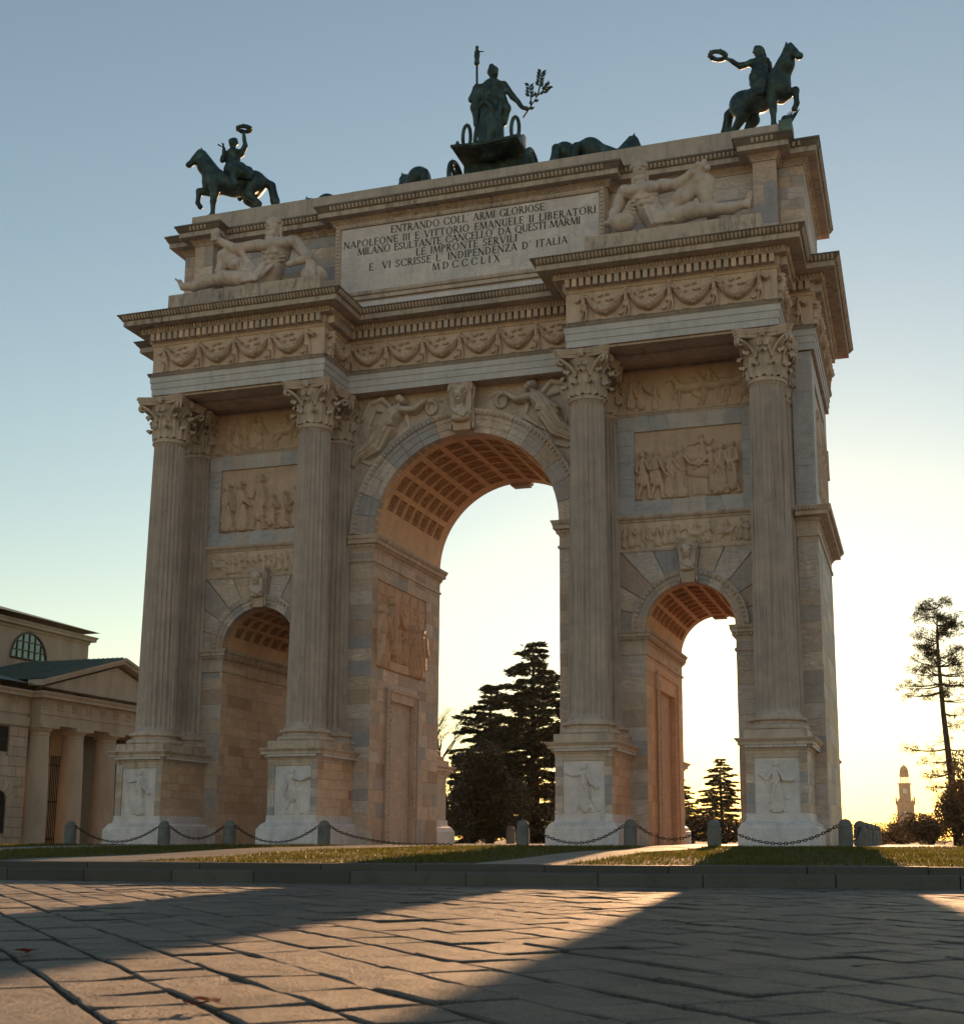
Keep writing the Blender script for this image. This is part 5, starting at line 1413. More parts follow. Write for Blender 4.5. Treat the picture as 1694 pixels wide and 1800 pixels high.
hm_a = sdf_mesh('horse', scaled(horse_prims(1), 1.38), .04, .08); hm_b = sdf_mesh('horse', scaled(horse_prims(-1), 1.38), .04, .08)
for m_ in (hm_a, hm_b): m_.materials.append(M['bronze'])
r_, f_ = Vector((.953, .302, 0)), Vector((.302, -.953, 0))     # picture-right and towards-viewer on plan
def rider_prims(kind, s):
    def V(r, f, z): return tuple(Vector((r_.x * r + f_.x * f, r_.y * r + f_.y * f, z)))
    P = []
    if kind == 'left':
        P += chain([V(.05, .05, 1.58), V(.0, .05, 1.85), V(.0, .03, 2.10)], [.24, .19, .20], .1)
        P += [el(V(0, .03, 2.16), (.25, .2, .1), .08), rc(V(0, .03, 2.2), V(-.02, .05, 2.36), .08, .075, .05), el(V(-.03, .06, 2.46), (.115, .125, .15), .04), el(V(-.02, .01, 2.52), (.14, .14, .11), .04), rc(V(-.08, .03, 2.58), V(.05, .03, 2.60), .06, .06, .04), rc(V(-.02, .18, 2.45), V(-.02, .19, 2.42), .02, .03, .02)]
        P += chain([V(.22, .03, 2.14), V(.33, .05, 2.40), V(.29, .06, 2.74)], [.09, .07, .05], .05)
        P += [el(V(.29, .06, 2.80), (.06, .05, .07), .03)]
        P += chain([V(-.22, .05, 2.12), V(-.27, .18, 1.86), V(-.24, .22, 2.12)], [.09, .07, .05], .05) + [el(V(-.24, .22, 2.18), (.05, .05, .07), .03)]
        P += chain([V(.02, .15, 1.56), V(.12, .46, 1.40), V(.17, .50, .98), V(.16, .56, .88)], [.2, .15, .085, .07], .08)
        P += chain([V(-.05, -.1, 1.56), V(.10, -.42, 1.38), V(.14, -.46, 1.0)], [.19, .14, .08], .08)
        P += chain([V(.1, .35, 1.5), V(.45, .42, 1.32), V(.6, .42, 1.2)], [.16, .14, .06], .1) + chain([V(.2, .3, 1.62), V(.5, .2, 1.5), V(.62, .3, 1.35)], [.14, .12, .06], .1)
        P += [el(V(.08, .08, 1.62), (.32, .32, .14), .1)]
        for k in range(4): P.append(rc(V(-.24 + .01 * k, .24, 2.2), V(-.30 - .05 * k + .1 * (k % 2), .24, 2.38 - .03 * k), .018, .02, .02))
    else:
        P += chain([V(.0, .05, 1.58), V(-.05, .06, 1.85), V(-.02, .06, 2.10)], [.24, .18, .20], .1)
        P += [el(V(-.02, .05, 2.16), (.25, .2, .1), .08), rc(V(-.03, .05, 2.2), V(-.06, .06, 2.36), .08, .075, .05), el(V(-.08, .06, 2.46), (.115, .125, .15), .04), el(V(-.04, .03, 2.53), (.13, .13, .10), .04), rc(V(.04, .0, 2.5), V(.16, -.05, 2.2), .08, .06, .06), rc(V(-.19, .07, 2.46), V(-.20, .07, 2.43), .02, .03, .02)]
        P += chain([V(-.22, .06, 2.14), V(-.52, .10, 2.02), V(-.86, .12, 2.20)], [.09, .075, .05], .05) + [el(V(-.92, .12, 2.24), (.06, .05, .05), .03)]
        P += chain([V(.2, .05, 2.12), V(.28, -.1, 1.86), V(.35, -.2, 1.8)], [.09, .07, .05], .05)
        P += chain([V(-.05, .15, 1.56), V(-.22, .42, 1.50), V(-.28, .48, 1.02), V(-.33, .52, .90)], [.2, .15, .085, .06], .08)
        P += chain([V(.02, .2, 1.5), V(-.08, .45, 1.30), V(-.12, .5, 1.0)], [.18, .16, .10], .08)
        P += chain([V(-.1, .1, 1.8), V(-.15, .3, 1.6), V(-.1, .45, 1.25)], [.16, .14, .12], .1)
        P += [el(V(0, .08, 1.62), (.32, .32, .14), .1)]
    return scaled(P, s)
def wreath(c, rr, tilt):
    m = MB(); n = 20; g = random.Random(2)
    T_ = Matrix.Translation(c) @ tilt
    for i in range(n):
        a = 2 * math.pi * i / n; p = T_ @ Vector((rr * math.cos(a), rr * math.sin(a), 0)); m.ball(p, .085 + g.uniform(-.015, .02), 6, 4)
        q = T_ @ Vector((rr * 1.22 * math.cos(a + .1), rr * 1.22 * math.sin(a + .1), g.uniform(-.05, .05))); m.ball(q, .04, 5, 3)
    pts = [tuple(T_ @ Vector((rr * math.cos(2 * math.pi * i / n), rr * math.sin(2 * math.pi * i / n), 0))) for i in range(n + 1)]
    m.tube(pts, .075, 6); return m
def equestrian(name, x, y, heading, kind, hme, label, plin=True):
    root = tag(empty(name, (x, y, 24.49)), label, 'statue', 'bronze riders on the roof corners')
    link('horse', hme, None, root, (0, 0, .02), (0, 0, heading))
    s = 1.38
    link('rider', sdf_mesh('rider', rider_prims(kind, s), .032, .06, ripple(17, 15, 9, .016)), M['bronze'], root)
    def V(r, f, z): return Vector((r_.x * r + f_.x * f, r_.y * r + f_.y * f, z)) * s
    if kind == 'left': wreath(V(.29, .06, 2.93), .25, Matrix.Rotation(R(6), 4, Vector(r_))).build('wreath', M['bronze'], root)
    else: wreath(V(-1.12, .12, 2.30), .27, Matrix.Rotation(R(2), 4, Vector(r_)) @ Matrix.Rotation(R(10), 4, 'Y')).build('wreath', M['bronze'], root)
    return root
equestrian('equestrian_statue', -10.42, 2.86, R(205), 'left', hm_b, 'bronze rider lifting a wreath overhead, horse facing left, left roof corner')
re = equestrian('equestrian_statue', 10.66, 2.95, R(326), 'right', hm_a, 'bronze rider holding a wreath out sideways, horse facing right, right roof corner')
pl = tag(MB().box(11.3, 11.74, 1.96, 2.9, 23.69, 24.58).build('statue_plinth', M['verdigris']), 'green copper corner block below the right bronze rider', 'plinth')
g = random.Random(4); tw = MB()
tw.ball((11.5, 2.35, 24.78), .16, 8, 6); tw.tube([(11.35, 2.35, 24.6), (11.5, 2.35, 24.75), (11.6, 2.35, 24.62)], [.14, .15, .12], 6)
for k in range(6): tw.tube([(11.68, 2.3, 24.6), (11.7 + .05 * k - .1, 2.3, 24.85), (11.72 + .08 * k - .12, 2.3, 25.0 + .04 * (k % 3))], [.04, .035, .015], 5)
tag(tw.build('bronze_trophy', M['bronze']), 'small bronze trophy with leafy sprigs beside the right rider', 'trophy')

# --- six-horse chariot of Peace
ch = tag(empty('chariot_statue', (.3, 3.4, 24.49)), 'bronze draped figure with staff and olive branch standing in a chariot on the roof', 'statue')
b = MB()
for i in range(12):                                       # curved floor with a rolled rear lip
    a, c = i / 12, (i + 1) / 12
    fz = lambda q: 1.50 + .10 * math.sin(q * math.pi) - .0 * q
    x0, x1 = -1.32 + 2.64 * a, -1.32 + 2.64 * c
    z0, z1 = 1.50 + .13 * 4 * (a - .5) ** 2, 1.50 + .13 * 4 * (c - .5) ** 2
    b.add([(x0, -.55, z0), (x1, -.55, z1), (x1, 1.5, z1), (x0, 1.5, z0), (x0, -.55, z0 + .14), (x1, -.55, z1 + .14), (x1, 1.5, z1 + .14), (x0, 1.5, z0 + .14)], [(3, 2, 1, 0), (4, 5, 6, 7), (0, 1, 5, 4), (1, 2, 6, 5), (2, 3, 7, 6), (3, 0, 4, 7)])
b.tube([(-1.34, -.56, 1.70), (0, -.60, 1.58), (1.34, -.56, 1.70)], .07, 8)
b.box(-1.22, 1.22, .55, 1.5, .2, 1.5); b.tube([(-1.7, .6, .8), (1.7, .6, .8)], .11, 8)
b.build('chariot_floor', M['bronze'], ch)
for s in (-1, 1):
    m = MB(); n = 10
    vs = []; fs = []
    for i in range(n + 1):
        q = i / n; y = -.2 + 1.7 * q; zt = 1.75 + 1.05 * (q ** .6) ; x = s * (1.2 - .25 * q * q)
        vs += [(x, y, 1.6), (x, y, zt), (x + s * .07, y, zt), (x + s * .07, y, 1.6)]
        if i:
            for j in range(4): fs.append((4 * i - 4 + j, 4 * i - 4 + (j + 1) % 4, 4 * i + (j + 1) % 4, 4 * i + j))
    fs += [(0, 1, 2, 3), (4 * n + 3, 4 * n + 2, 4 * n + 1, 4 * n)]
    m.add(vs, fs)
    pts = [(s * (1.08 - .02 * i), .35 + .0 * i, 1.95 + .0 * i) for i in range(1)]
    loop = [(s * (.98 + .16 * math.cos(a)), .2, 2.45 + .52 * math.sin(a)) for a in [i * math.pi / 7 - math.pi / 2 for i in range(15)]]
    m.tube(loop, .075, 7)
    m.build('side_panel', M['bronze'], ch)
    w = MB(); R_ = .80
    ring = [(s * 1.55, .6 + R_ * math.cos(2 * math.pi * i / 28), .82 + R_ * math.sin(2 * math.pi * i / 28)) for i in range(29)]
    w.tube(ring, .095, 8, False); ring2 = [(s * 1.55, .6 + .62 * math.cos(2 * math.pi * i / 28), .82 + .62 * math.sin(2 * math.pi * i / 28)) for i in range(29)]
    w.tube(ring2, .035, 6, False)
    for i in range(8):
        a = 2 * math.pi * i / 8; w.tube([(s * 1.55, .6, .82), (s * 1.55, .6 + .38 * math.cos(a), .82 + .38 * math.sin(a)), (s * 1.55, .6 + R_ * math.cos(a), .82 + R_ * math.sin(a))], [.05, .07, .04], 6)
    k2 = MB().lathe([(.19, -.14), (.22, 0), (.14, .16), (.06, .2)], 12); w.join(k2, Matrix.Translation((s * 1.55, .6, .82)) @ Matrix.Rotation(s * math.pi / 2, 4, 'Y'))
    w.build('wheel', M['bronze'], ch)
MB().tube([(-1.24, -.1, 1.7), (-1.26, -.1, 1.95), (-1.24, -.1, 2.15)], [.09, .13, .05], 7).build('finial', M['bronze'], ch)
S = 2.03; z0 = 1.66
def V(x, y, z): return (x * S, y * S + .25, z * S + z0)
P = [rc(V(-.05, 0, .08), V(0, 0, .55), .23 * S, .21 * S, .1), rc(V(.07, 0, .12), V(.05, 0, .6), .2 * S, .2 * S, .1), rc(V(0, 0, .55), V(.02, 0, .95), .21 * S, .185 * S, .1), rc(V(.02, 0, .95), V(.02, 0, 1.32), .18 * S, .2 * S, .1), el(V(.02, 0, 1.37), (.25 * S, .14 * S, .09 * S), .08),
     rc(V(.03, 0, 1.4), V(.04, 0, 1.54), .07 * S, .062 * S, .05), el(V(.04, .0, 1.62), (.09 * S, .105 * S, .115 * S), .05), rc(V(-.03, -.02, 1.66), V(-.0, .0, 1.80), .055 * S, .05 * S, .05), rc(V(.0, .0, 1.80), V(.1, -.06, 1.67), .045 * S, .06 * S, .05), el(V(.08, -.05, 1.60), (.07 * S, .07 * S, .06 * S), .05)]
P += chain([V(.25, 0, 1.36), V(.42, 0, 1.10), V(.64, -.02, .80), V(.74, -.02, .76)], [.075 * S, .06 * S, .04 * S, .035 * S], .06)
P += chain([V(-.22, 0, 1.36), V(-.40, 0, 1.18), V(-.34, .03, 1.42), V(-.31, .03, 1.47)], [.08 * S, .062 * S, .045 * S, .045 * S], .06)
P += chain([V(-.22, -.06, 1.32), V(-.28, -.06, .95), V(-.27, -.05, .62)], [.1 * S, .11 * S, .07 * S], .08)     # cloak on the left
P += chain([V(.22, -.04, 1.2), V(.30, -.02, .85), V(.26, 0, .55)], [.06 * S, .085 * S, .05 * S], .08)
P += chain([V(.15, -.12, 1.38), V(.0, -.19, 1.1), V(-.15, -.17, .9)], [.05 * S, .06 * S, .06 * S], .05)
P += chain([V(-.02, -.19, .95), V(.1, -.2, .75), V(.06, -.2, .3)], [.06 * S, .06 * S, .07 * S], .05)
for k in range(7): P.append(rc(V(-.22 + .075 * k, -.17 + .012 * abs(k - 3), .9 - .04 * (k % 3)), V(-.26 + .085 * k, -.22 + .015 * abs(k - 3), .05), .035 * S, .045 * S, .03))
link('draped_figure', sdf_mesh('draped_figure', P, .045, .1, lambda X, Y, Z: .022 * np.sin(X * 19 + 1.3 * np.sin(Z * 3.1)) * np.clip((4.4 - Z) / 1.5, 0, 1)), M['bronze'], ch)
st = MB(); hx = V(-.31, .03, 1.45)
st.tube([(hx[0] + .02, hx[1], hx[2] - .5), (hx[0], hx[1], hx[2] + 1.0)], [.05, .045], 7); st.ball((hx[0], hx[1], hx[2] + 1.02), .12); st.tube([(hx[0], hx[1], hx[2] + 1.1), (hx[0], hx[1], hx[2] + 1.35), (hx[0], hx[1], hx[2] + 1.5), (hx[0], hx[1], hx[2] + 1.62)], [.09, .12, .10, .05], 8); st.ball((hx[0], hx[1], hx[2] + 1.68), .075); st.tube([(hx[0], hx[1], hx[2] + 1.5), (hx[0] + .28, hx[1], hx[2] + 1.45)], [.04, .02], 5)
st.build('staff', M['bronze'], ch)
br = MB(); hx = Vector(V(.74, -.02, .76)); g = random.Random(9)
def twig(a, b, n):
    br.tube([a, (a + b) / 2 + Vector((.03, 0, .03)), b], [.035, .028, .015], 5)
    d = (b - a)
    for k in range(n):
        q = .35 + .65 * k / (n - 1); p = a + d * q; s = 1 if k % 2 else -1
        nrm = Vector((-d.z, 0, d.x)).normalized() * s
        t_ = (d.normalized() * .8 + nrm * .8).normalized(); L = g.uniform(.22, .3); w = t_.cross(Vector((0, 1, 0))) * .075; y = Vector((0, .035, 0))
        br.add([p, p + t_ * L * .5 + w, p + t_ * L, p + t_ * L * .5 - w, p + t_ * L * .5 + y, p + t_ * L * .5 - y], [(0, 1, 4), (1, 2, 4), (2, 3, 4), (3, 0, 4), (1, 0, 5), (2, 1, 5), (3, 2, 5), (0, 3, 5)])
twig(hx - Vector((.2, 0, .32)), hx + Vector((.42, 0, .55)), 5); twig(hx + Vector((.1, 0, .15)), hx + Vector((.05, 0, .95)), 8); twig(hx + Vector((.38, 0, .5)), hx + Vector((.52, 0, 1.42)), 10); twig(hx + Vector((.42, 0, .5)), hx + Vector((.78, 0, .8)), 6)
br.build('olive_branch', M['bronze'], ch)
for (x, y, hd, me, lab) in ((-3.55, 5.2, 130, hm_a, 'bronze chariot horse left of the chariot, only its back above the parapet'), (4.55, 5.1, 48, hm_b, 'bronze chariot horse right of the chariot, back and mane above the parapet'), (3.2, 5.3, 75, hm_a, 'bronze chariot horse just right of the chariot wheel, rump above the parapet'), (-8.1, 6.0, 140, hm_b, 'bronze horse behind the left rider, only its back above the parapet')):
    o = tag(empty('bronze_horse', (x, y, 24.46)), lab, 'statue', 'chariot horses behind the parapet')
    link('horse', me, None, o, (0, 0, 0), (0, 0, R(hd)), (.94, .94, .94))

# ------------------------------------------------------------------ reclining river gods on the cornice
for a, b, nm in ((-10.6, -4.5, 'left'), (5.1, 10.88, 'right')):
    m = MB().box(a, b, -.9, 1.9, 18.97, 19.80)
    tag(m.build('statue_plinth', M['cornice']), 'soot-streaked low marble plinth under the %s reclining marble figure' % nm, 'plinth', 'plinths of the reclining figures')
def river_god(right):
    def h(x, y, z): return (x, y, z)
    if right:
        hd, sL, sR = (6.78, .15, 22.42), (6.25, .15, 21.72), (7.55, .2, 21.82)
        P = chain([(7.5, .3, 20.35), (7.2, .15, 20.85), (6.95, .1, 21.40)], [.46, .40, .46], .15)
        P += [el((6.60, -.18, 21.55), (.33, .2, .22), .1), el((7.2, -.18, 21.6), (.33, .2, .22), .1), el((6.9, .1, 21.7), (.72, .35, .25), .15)]
        P += chain([sL, (5.95, .0, 20.95), (5.85, -.15, 20.55)], [.24, .19, .13], .1) + [el((5.8, -.25, 20.5), (.2, .16, .1), .06)]
        P += chain([sR, (8.10, -.1, 21.62), (8.52, -.15, 21.85)], [.24, .18, .14], .1) + [el((8.6, -.2, 21.9), (.17, .13, .14), .05)]
        P += chain([(7.6, .1, 20.4), (8.75, .1, 21.75), (9.25, .1, 20.35), (9.5, .0, 20.1)], [.40, .24, .18, .13], .12)
        P += chain([(7.6, -.3, 20.25), (8.6, -.45, 20.42), (9.9, -.4, 20.35), (10.35, -.4, 20.42)], [.36, .26, .18, .13], .12)
        P += [rc((10.4, -.4, 20.35), (10.48, -.4, 20.68), .11, .09, .05)]
        for k in range(4): P.append(rc((10.45, -.5 + .07 * k, 20.62), (10.55, -.52 + .07 * k, 20.78), .05, .035, .02))
        P += chain([(8.45, .3, 21.95), (8.8, .2, 22.15), (9.1, .3, 21.75), (9.15, .3, 21.2)], [.16, .22, .2, .1], .1)   # horn of plenty
        for k in range(9): P.append(el((8.7 + .05 * k, .05 + .1 * math.sin(k * 2), 22.2 + .12 * math.sin(k * 1.3)), (.11, .11, .11), .03))
        P += [el((6.3, -.25, 20.45), (.42, .32, .34), .08)]                                          # water jar
        for k in range(5): P.append(rc((7.1 + .12 * k, -.35, 20.75 - .04 * k), (7.35 + .13 * k, -.5, 20.15), .07, .08, .04))
    else:
        hd, sL, sR = (-6.98, .15, 22.46), (-7.55, .2, 21.85), (-6.05, .15, 21.72)
        P = chain([(-7.2, .3, 20.35), (-6.95, .15, 20.85), (-6.72, .1, 21.42)], [.46, .40, .46], .15)
        P += [el((-7.05, -.18, 21.58), (.33, .2, .22), .1), el((-6.45, -.18, 21.55), (.33, .2, .22), .1), el((-6.75, .1, 21.72), (.74, .35, .25), .15)]
        P += chain([sR, (-5.40, .0, 20.95), (-5.85, -.3, 20.72)], [.24, .19, .13], .1) + [el((-5.98, -.35, 20.65), (.16, .13, .12), .06)]
        P += chain([sL, (-8.40, -.05, 21.72), (-9.05, -.1, 22.1)], [.24, .18, .14], .1) + [el((-9.2, -.12, 22.22), (.17, .13, .19), .05)]
        for k in range(4): P.append(rc((-9.32, -.22, 22.1 + .09 * k), (-9.1, -.26, 22.12 + .09 * k), .05, .05, .02))
        P += [el((-9.22, -.1, 22.5), (.16, .14, .14), .05)]
        P += chain([(-7.4, .1, 20.4), (-8.95, .1, 21.55), (-9.15, .1, 20.35)], [.40, .25, .17], .12)
        P += chain([(-7.5, -.3, 20.25), (-8.6, -.45, 20.42), (-9.9, -.4, 20.30), (-10.3, -.4, 20.32)], [.36, .26, .18, .13], .12)
        P += [rc((-10.35, -.4, 20.3), (-10.48, -.4, 20.55), .11, .09, .05)]
        for k in range(4): P.append(rc((-10.45, -.5 + .07 * k, 20.5), (-10.6, -.52 + .07 * k, 20.62), .05, .035, .02))
        P += [el((-5.3, .2, 20.35), (.5, .45, .38), .08), rc((-5.2, -.1, 20.7), (-5.1, -.3, 20.1), .12, .14, .05), rc((-5.35, -.15, 20.7), (-5.3, -.35, 20.1), .1, .12, .05)]
        for k in range(5): P.append(rc((-6.7 - .1 * k, -.35, 20.72 - .04 * k), (-7.2 - .13 * k, -.5, 20.18), .07, .08, .04))
        P += [rc((-8.3, -.0, 21.7), (-7.6, -.05, 20.9), .12, .05, .1)]
    hd = np.array(hd)
    fx = .07 if right else -.05
    sg = 1 if right else -1
    P += [rc(hd + (-.02, .08, -.72), hd + (0, .03, -.22), .22, .165, .06), el(hd, (.225, .27, .30), .04), el(hd + (fx, -.14, -.1), (.17, .15, .19), .04),
          rc(hd + (fx, -.27, .06), hd + (fx, -.33, -.06), .03, .05, .02), rc(hd + (-.14 + fx, -.235, .10), hd + (.14 + fx, -.235, .10), .042, .042, .02), el(hd + (fx, -.26, -.17), (.10, .06, .035), .02)]
    for e_ in (-1, 1): P += [el(hd + (e_ * .10 + fx, -.22, -.05), (.06, .05, .05), .03)]
    g = random.Random(6 + right)
    for k in range(17):                                                                            # beard locks
        a = -1 + 2 * (k % 6) / 5 + g.uniform(-.1, .1); row = k // 6; P.append(rc(hd + (a * .15 + fx, -.19 + .06 * abs(a), -.20 - .11 * row), hd + (a * (.13 - .03 * row) + fx + g.uniform(-.05, .05), -.26 + .02 * row, -.38 - .15 * row), .062, .035, .015))
    for k in range(46):                                                                            # curls and leaf crown
        a = g.uniform(-.25, math.pi + .25) if k % 4 else g.uniform(0, 6.28); q = g.uniform(.12, 1.35); P.append(el(hd + (.25 * math.cos(a) * math.cos(q), .02 + .27 * math.sin(a) * math.cos(q), .09 + .25 * math.sin(q)), (.07, .07, .07), .012))
    for k in range(9):
        a = math.pi * k / 8; P.append(rc(hd + (.25 * math.cos(a), -.16 * math.sin(a), .17), hd + (.30 * math.cos(a), -.22 * math.sin(a), .27), .05, .02, .015))
    for k in range(6): P.append(rc(hd + ((-.22 if k % 2 else .22), .1, .02 - .05 * k), hd + ((-.26 if k % 2 else .26), .12, -.14 - .06 * k), .06, .05, .02))
    # muscles of trunk and limbs
    c = np.array((6.93, 0, 21.5)) if right else np.array((-6.75, 0, 21.5)); ti = np.array((.20 * sg, 0, 0))
    for e_ in (-1, 1):
        P += [el(c + (e_ * .31, -.30, .06), (.30, .15, .19), .03), el(c + (e_ * .62, .02, .22), (.24, .24, .22), .04)]
        for r__ in range(3): P.append(el(c + ti * (r__ * .55 + .2) + (e_ * .13, -.30 + .02 * r__, -.26 - .19 * r__), (.12, .085, .085), .015))
        for r__ in range(4): P.append(rc(c + ti * .3 + (e_ * .32, -.24 + .03 * r__, -.18 - .13 * r__), c + ti * .3 + (e_ * .45, -.08, -.12 - .13 * r__), .045, .04, .02))
    if right: P += [el((8.75, -.02, 21.72), (.2, .2, .2), .04), el((8.2, -.1, 21.1), (.3, .24, .26), .08), el((9.05, .0, 21.05), (.16, .17, .25), .06), el((8.62, -.55, 20.5), (.22, .2, .18), .05), el((9.15, -.48, 20.42), (.3, .16, .17), .06), el((8.05, -.45, 20.36), (.34, .22, .2), .06)]
    else: P += [el((-8.95, -.02, 21.55), (.2, .2, .2), .04), el((-8.3, -.12, 21.05), (.3, .24, .26), .08), el((-9.08, 0, 20.95), (.16, .17, .25), .06), el((-8.6, -.55, 20.48), (.22, .2, .18), .05), el((-9.2, -.48, 20.4), (.3, .16, .17), .06), el((-8.0, -.45, 20.36), (.34, .22, .2), .06)]
    for k in range(8):                                                                             # cloth over the lap
        q = k / 7; x0 = (7.25 + .55 * q) if right else (-6.95 - .6 * q); P.append(rc((x0, -.42 - .05 * math.sin(k), 20.78 - .22 * q), (x0 + sg * .22, -.62, 20.12 - .02 * (k % 2)), .05, .07, .02))
    me = sdf_mesh('reclining_figure', P, .03, .05)
    lab = 'marble bearded man reclining beside a water jar and horn of plenty, right of the inscription' if right else 'marble bearded man reclining on one elbow, legs to the left, left of the inscription'
    return tag(link('reclining_statue', me, M['statue']), lab, 'statue', 'marble river gods on the cornice')
river_god(False); river_god(True)
# ------------------------------------------------------------------ ground, plaza, steps, bank, platform
PZ = -0.538
def ystep(x): return -19.78 + .00345 * (x + 1) ** 2 if x > -1 else -19.78
gm = MB()
gm.add([(-1500, -300, PZ - .10), (1500, -300, PZ - .10), (1500, 3000, PZ - .10), (-1500, 3000, PZ - .10)], [(0, 1, 2, 3)])
tag(gm.build('ground', M['gravel']), kind='structure')
tag(MB().add([(-9.5, -41.5, PZ - .085), (26.5, -41.5, PZ - .085), (26.5, -15, PZ - .085), (-9.5, -15, PZ - .085)], [(0, 1, 2, 3)]).build('paving_bed', M['joint']), kind='structure')
tag(MB().add([(-1400, 19, -.38), (1400, 19, -.38), (1400, 58, -.38), (-1400, 58, -.38)], [(0, 1, 2, 3)]).build('gravel_walk', M['gravel']), kind='structure')
pk = MB().add([(-1400, 19, -.40), (1400, 19, -.40), (1400, 2900, -.40), (-1400, 2900, -.40), (-1400, 15, PZ - .09), (1400, 15, PZ - .09)], [(0, 1, 2, 3), (4, 5, 1, 0)])
tag(pk.build('park_ground', M['earth']), kind='structure')
rd = MB().add([(-60, -19.0, -.46), (-27, -19.0, -.46), (-27, 0, -.42), (-60, 0, -.42)], [(0, 1, 2, 3)])
tag(rd.build('road', M['asphalt']), kind='structure')
# plaza of slabs laid diagonally
plaza = tag(empty('plaza', (10, -25, PZ)), kind='structure')
g = random.Random(21)
q2 = math.sqrt(.5)
def S2W(c, s): return ((c + s) * q2, (c - s) * q2)        # course coordinate c = (x+y)/sqrt2, s = (x-y)/sqrt2 along the course
slabs = []
c = -40.0
while c < 16:
    w = g.uniform(.43, .51)
    s = -2 + g.uniform(0, 1)
    while s < 52:
        L = g.choice((g.uniform(.38, .55), g.uniform(.5, .8), g.uniform(.7, 1.05)))
        x, y = S2W(c + w / 2, s + L / 2)
        if -9 < x < 26 and -41 < y and y < ystep(x) + .9:
            slabs.append((c, c + w, s, s + L))
        s += L
    c += w
def slab_geo(m, c0, c1, s0, s1, ox, oy):
    j = .010; dz = g.gauss(0, .0045); tx, ty = g.gauss(0, .007), g.gauss(0, .007)
    cm, sm = (c0 + c1) / 2, (s0 + s1) / 2
    def pt(c_, s_, z):
        x, y = S2W(c_, s_); return (x - ox, y - oy, z + tx * (c_ - cm) + ty * (s_ - sm))
    a0, a1, b0, b1 = c0 + j + g.uniform(0, .01), c1 - j - g.uniform(0, .01), s0 + j + g.uniform(0, .01), s1 - j - g.uniform(0, .01)
    i_ = .014; na, nb = 3, 4
    vs = []; fs = []
    ca = [a0, a0 + i_, (a0 + a1) / 2, a1 - i_, a1]; cb = [b0, b0 + i_, b0 + (b1 - b0) * .4, b0 + (b1 - b0) * .7, b1 - i_, b1]
    for ii, a in enumerate(ca):
        for jj, b in enumerate(cb):
            edge = ii in (0, 4) or jj in (0, 5)
            z = dz + (-.007 if edge else g.gauss(0, .0028))
            jx = g.uniform(-.006, .006) if edge else 0
            vs.append(pt(a + jx, b + g.uniform(-.006, .006) * edge, z))
    n = len(cb)
    for ii in range(4):
        for jj in range(5): fs.append((ii * n + jj, (ii + 1) * n + jj, (ii + 1) * n + jj + 1, ii * n + jj + 1))
    ring = [ii * n for ii in range(5)] + [4 * n + jj for jj in range(1, 6)] + [ii * n + 5 for ii in range(3, -1, -1)] + [jj for jj in range(4, 0, -1)]
    k = len(vs)
    for r_i in ring: v = vs[r_i]; vs.append((v[0], v[1], -.09))
    for t_ in range(len(ring)): u = (t_ + 1) % len(ring); fs.append((ring[t_], k + t_, k + u, ring[u]))
    m.add(vs, fs)
rk = sorted(((px_area([(*S2W(a, c_), PZ), (*S2W(b, c_), PZ), (*S2W(b, d), PZ), (*S2W(a, d), PZ)]), i) for i, (a, b, c_, d) in enumerate(slabs)), reverse=True)
restm = MB()
for k, (a, i) in enumerate(rk):
    c0, c1, s0, s1 = slabs[i]; x, y = S2W((c0 + c1) / 2, (s0 + s1) / 2)
    if k < 295 and a > 0:
        m = MB(); slab_geo(m, c0, c1, s0, s1, x, y); m.build('paving_slab', M['slab'], plaza, (x - 10, y + 25, 0), smooth=True, sharp=14)
    else:
        slab_geo(restm, c0, c1, s0, s1, 10, -25)
tag(restm.build('far_paving_slabs', M['slab'], plaza, smooth=True, sharp=14), kind='stuff')
# two kerb steps
steps = tag(empty('steps', (5, -19.5, PZ)), kind='structure')
for lvl, (y0, y1, zb, zt) in enumerate(((0, .36, PZ - .09, -.335), (.34, .75, -.45, -.215))):
    x = -26.0 - lvl * .6
    while x < 34:
        L = g.uniform(1.5, 2.3); x2 = x + L; e = .018; j = .008
        ya, yb = ystep(x) + y0, ystep(x2) + y0; d = y1 - y0; dz = g.uniform(-.006, .006)
        a, b = x + j, x2 - j
        vs = [(a, ya, zb), (b, yb, zb), (a, ya, zt + dz - e), (b, yb, zt + dz - e), (a, ya + e, zt + dz), (b, yb + e, zt + dz), (a, ya + d, zt + dz), (b, yb + d, zt + dz), (a, ya + d, zb), (b, yb + d, zb)]
        fs = [(0, 1, 3, 2), (2, 3, 5, 4), (4, 5, 7, 6), (6, 7, 9, 8), (0, 2, 4, 6, 8), (1, 9, 7, 5, 3)]
        MB().add([(p[0] - 5, p[1] + 19.5, p[2] - PZ) for p in vs], fs).build('kerb_stone', M['kerb'], steps)
        x = x2
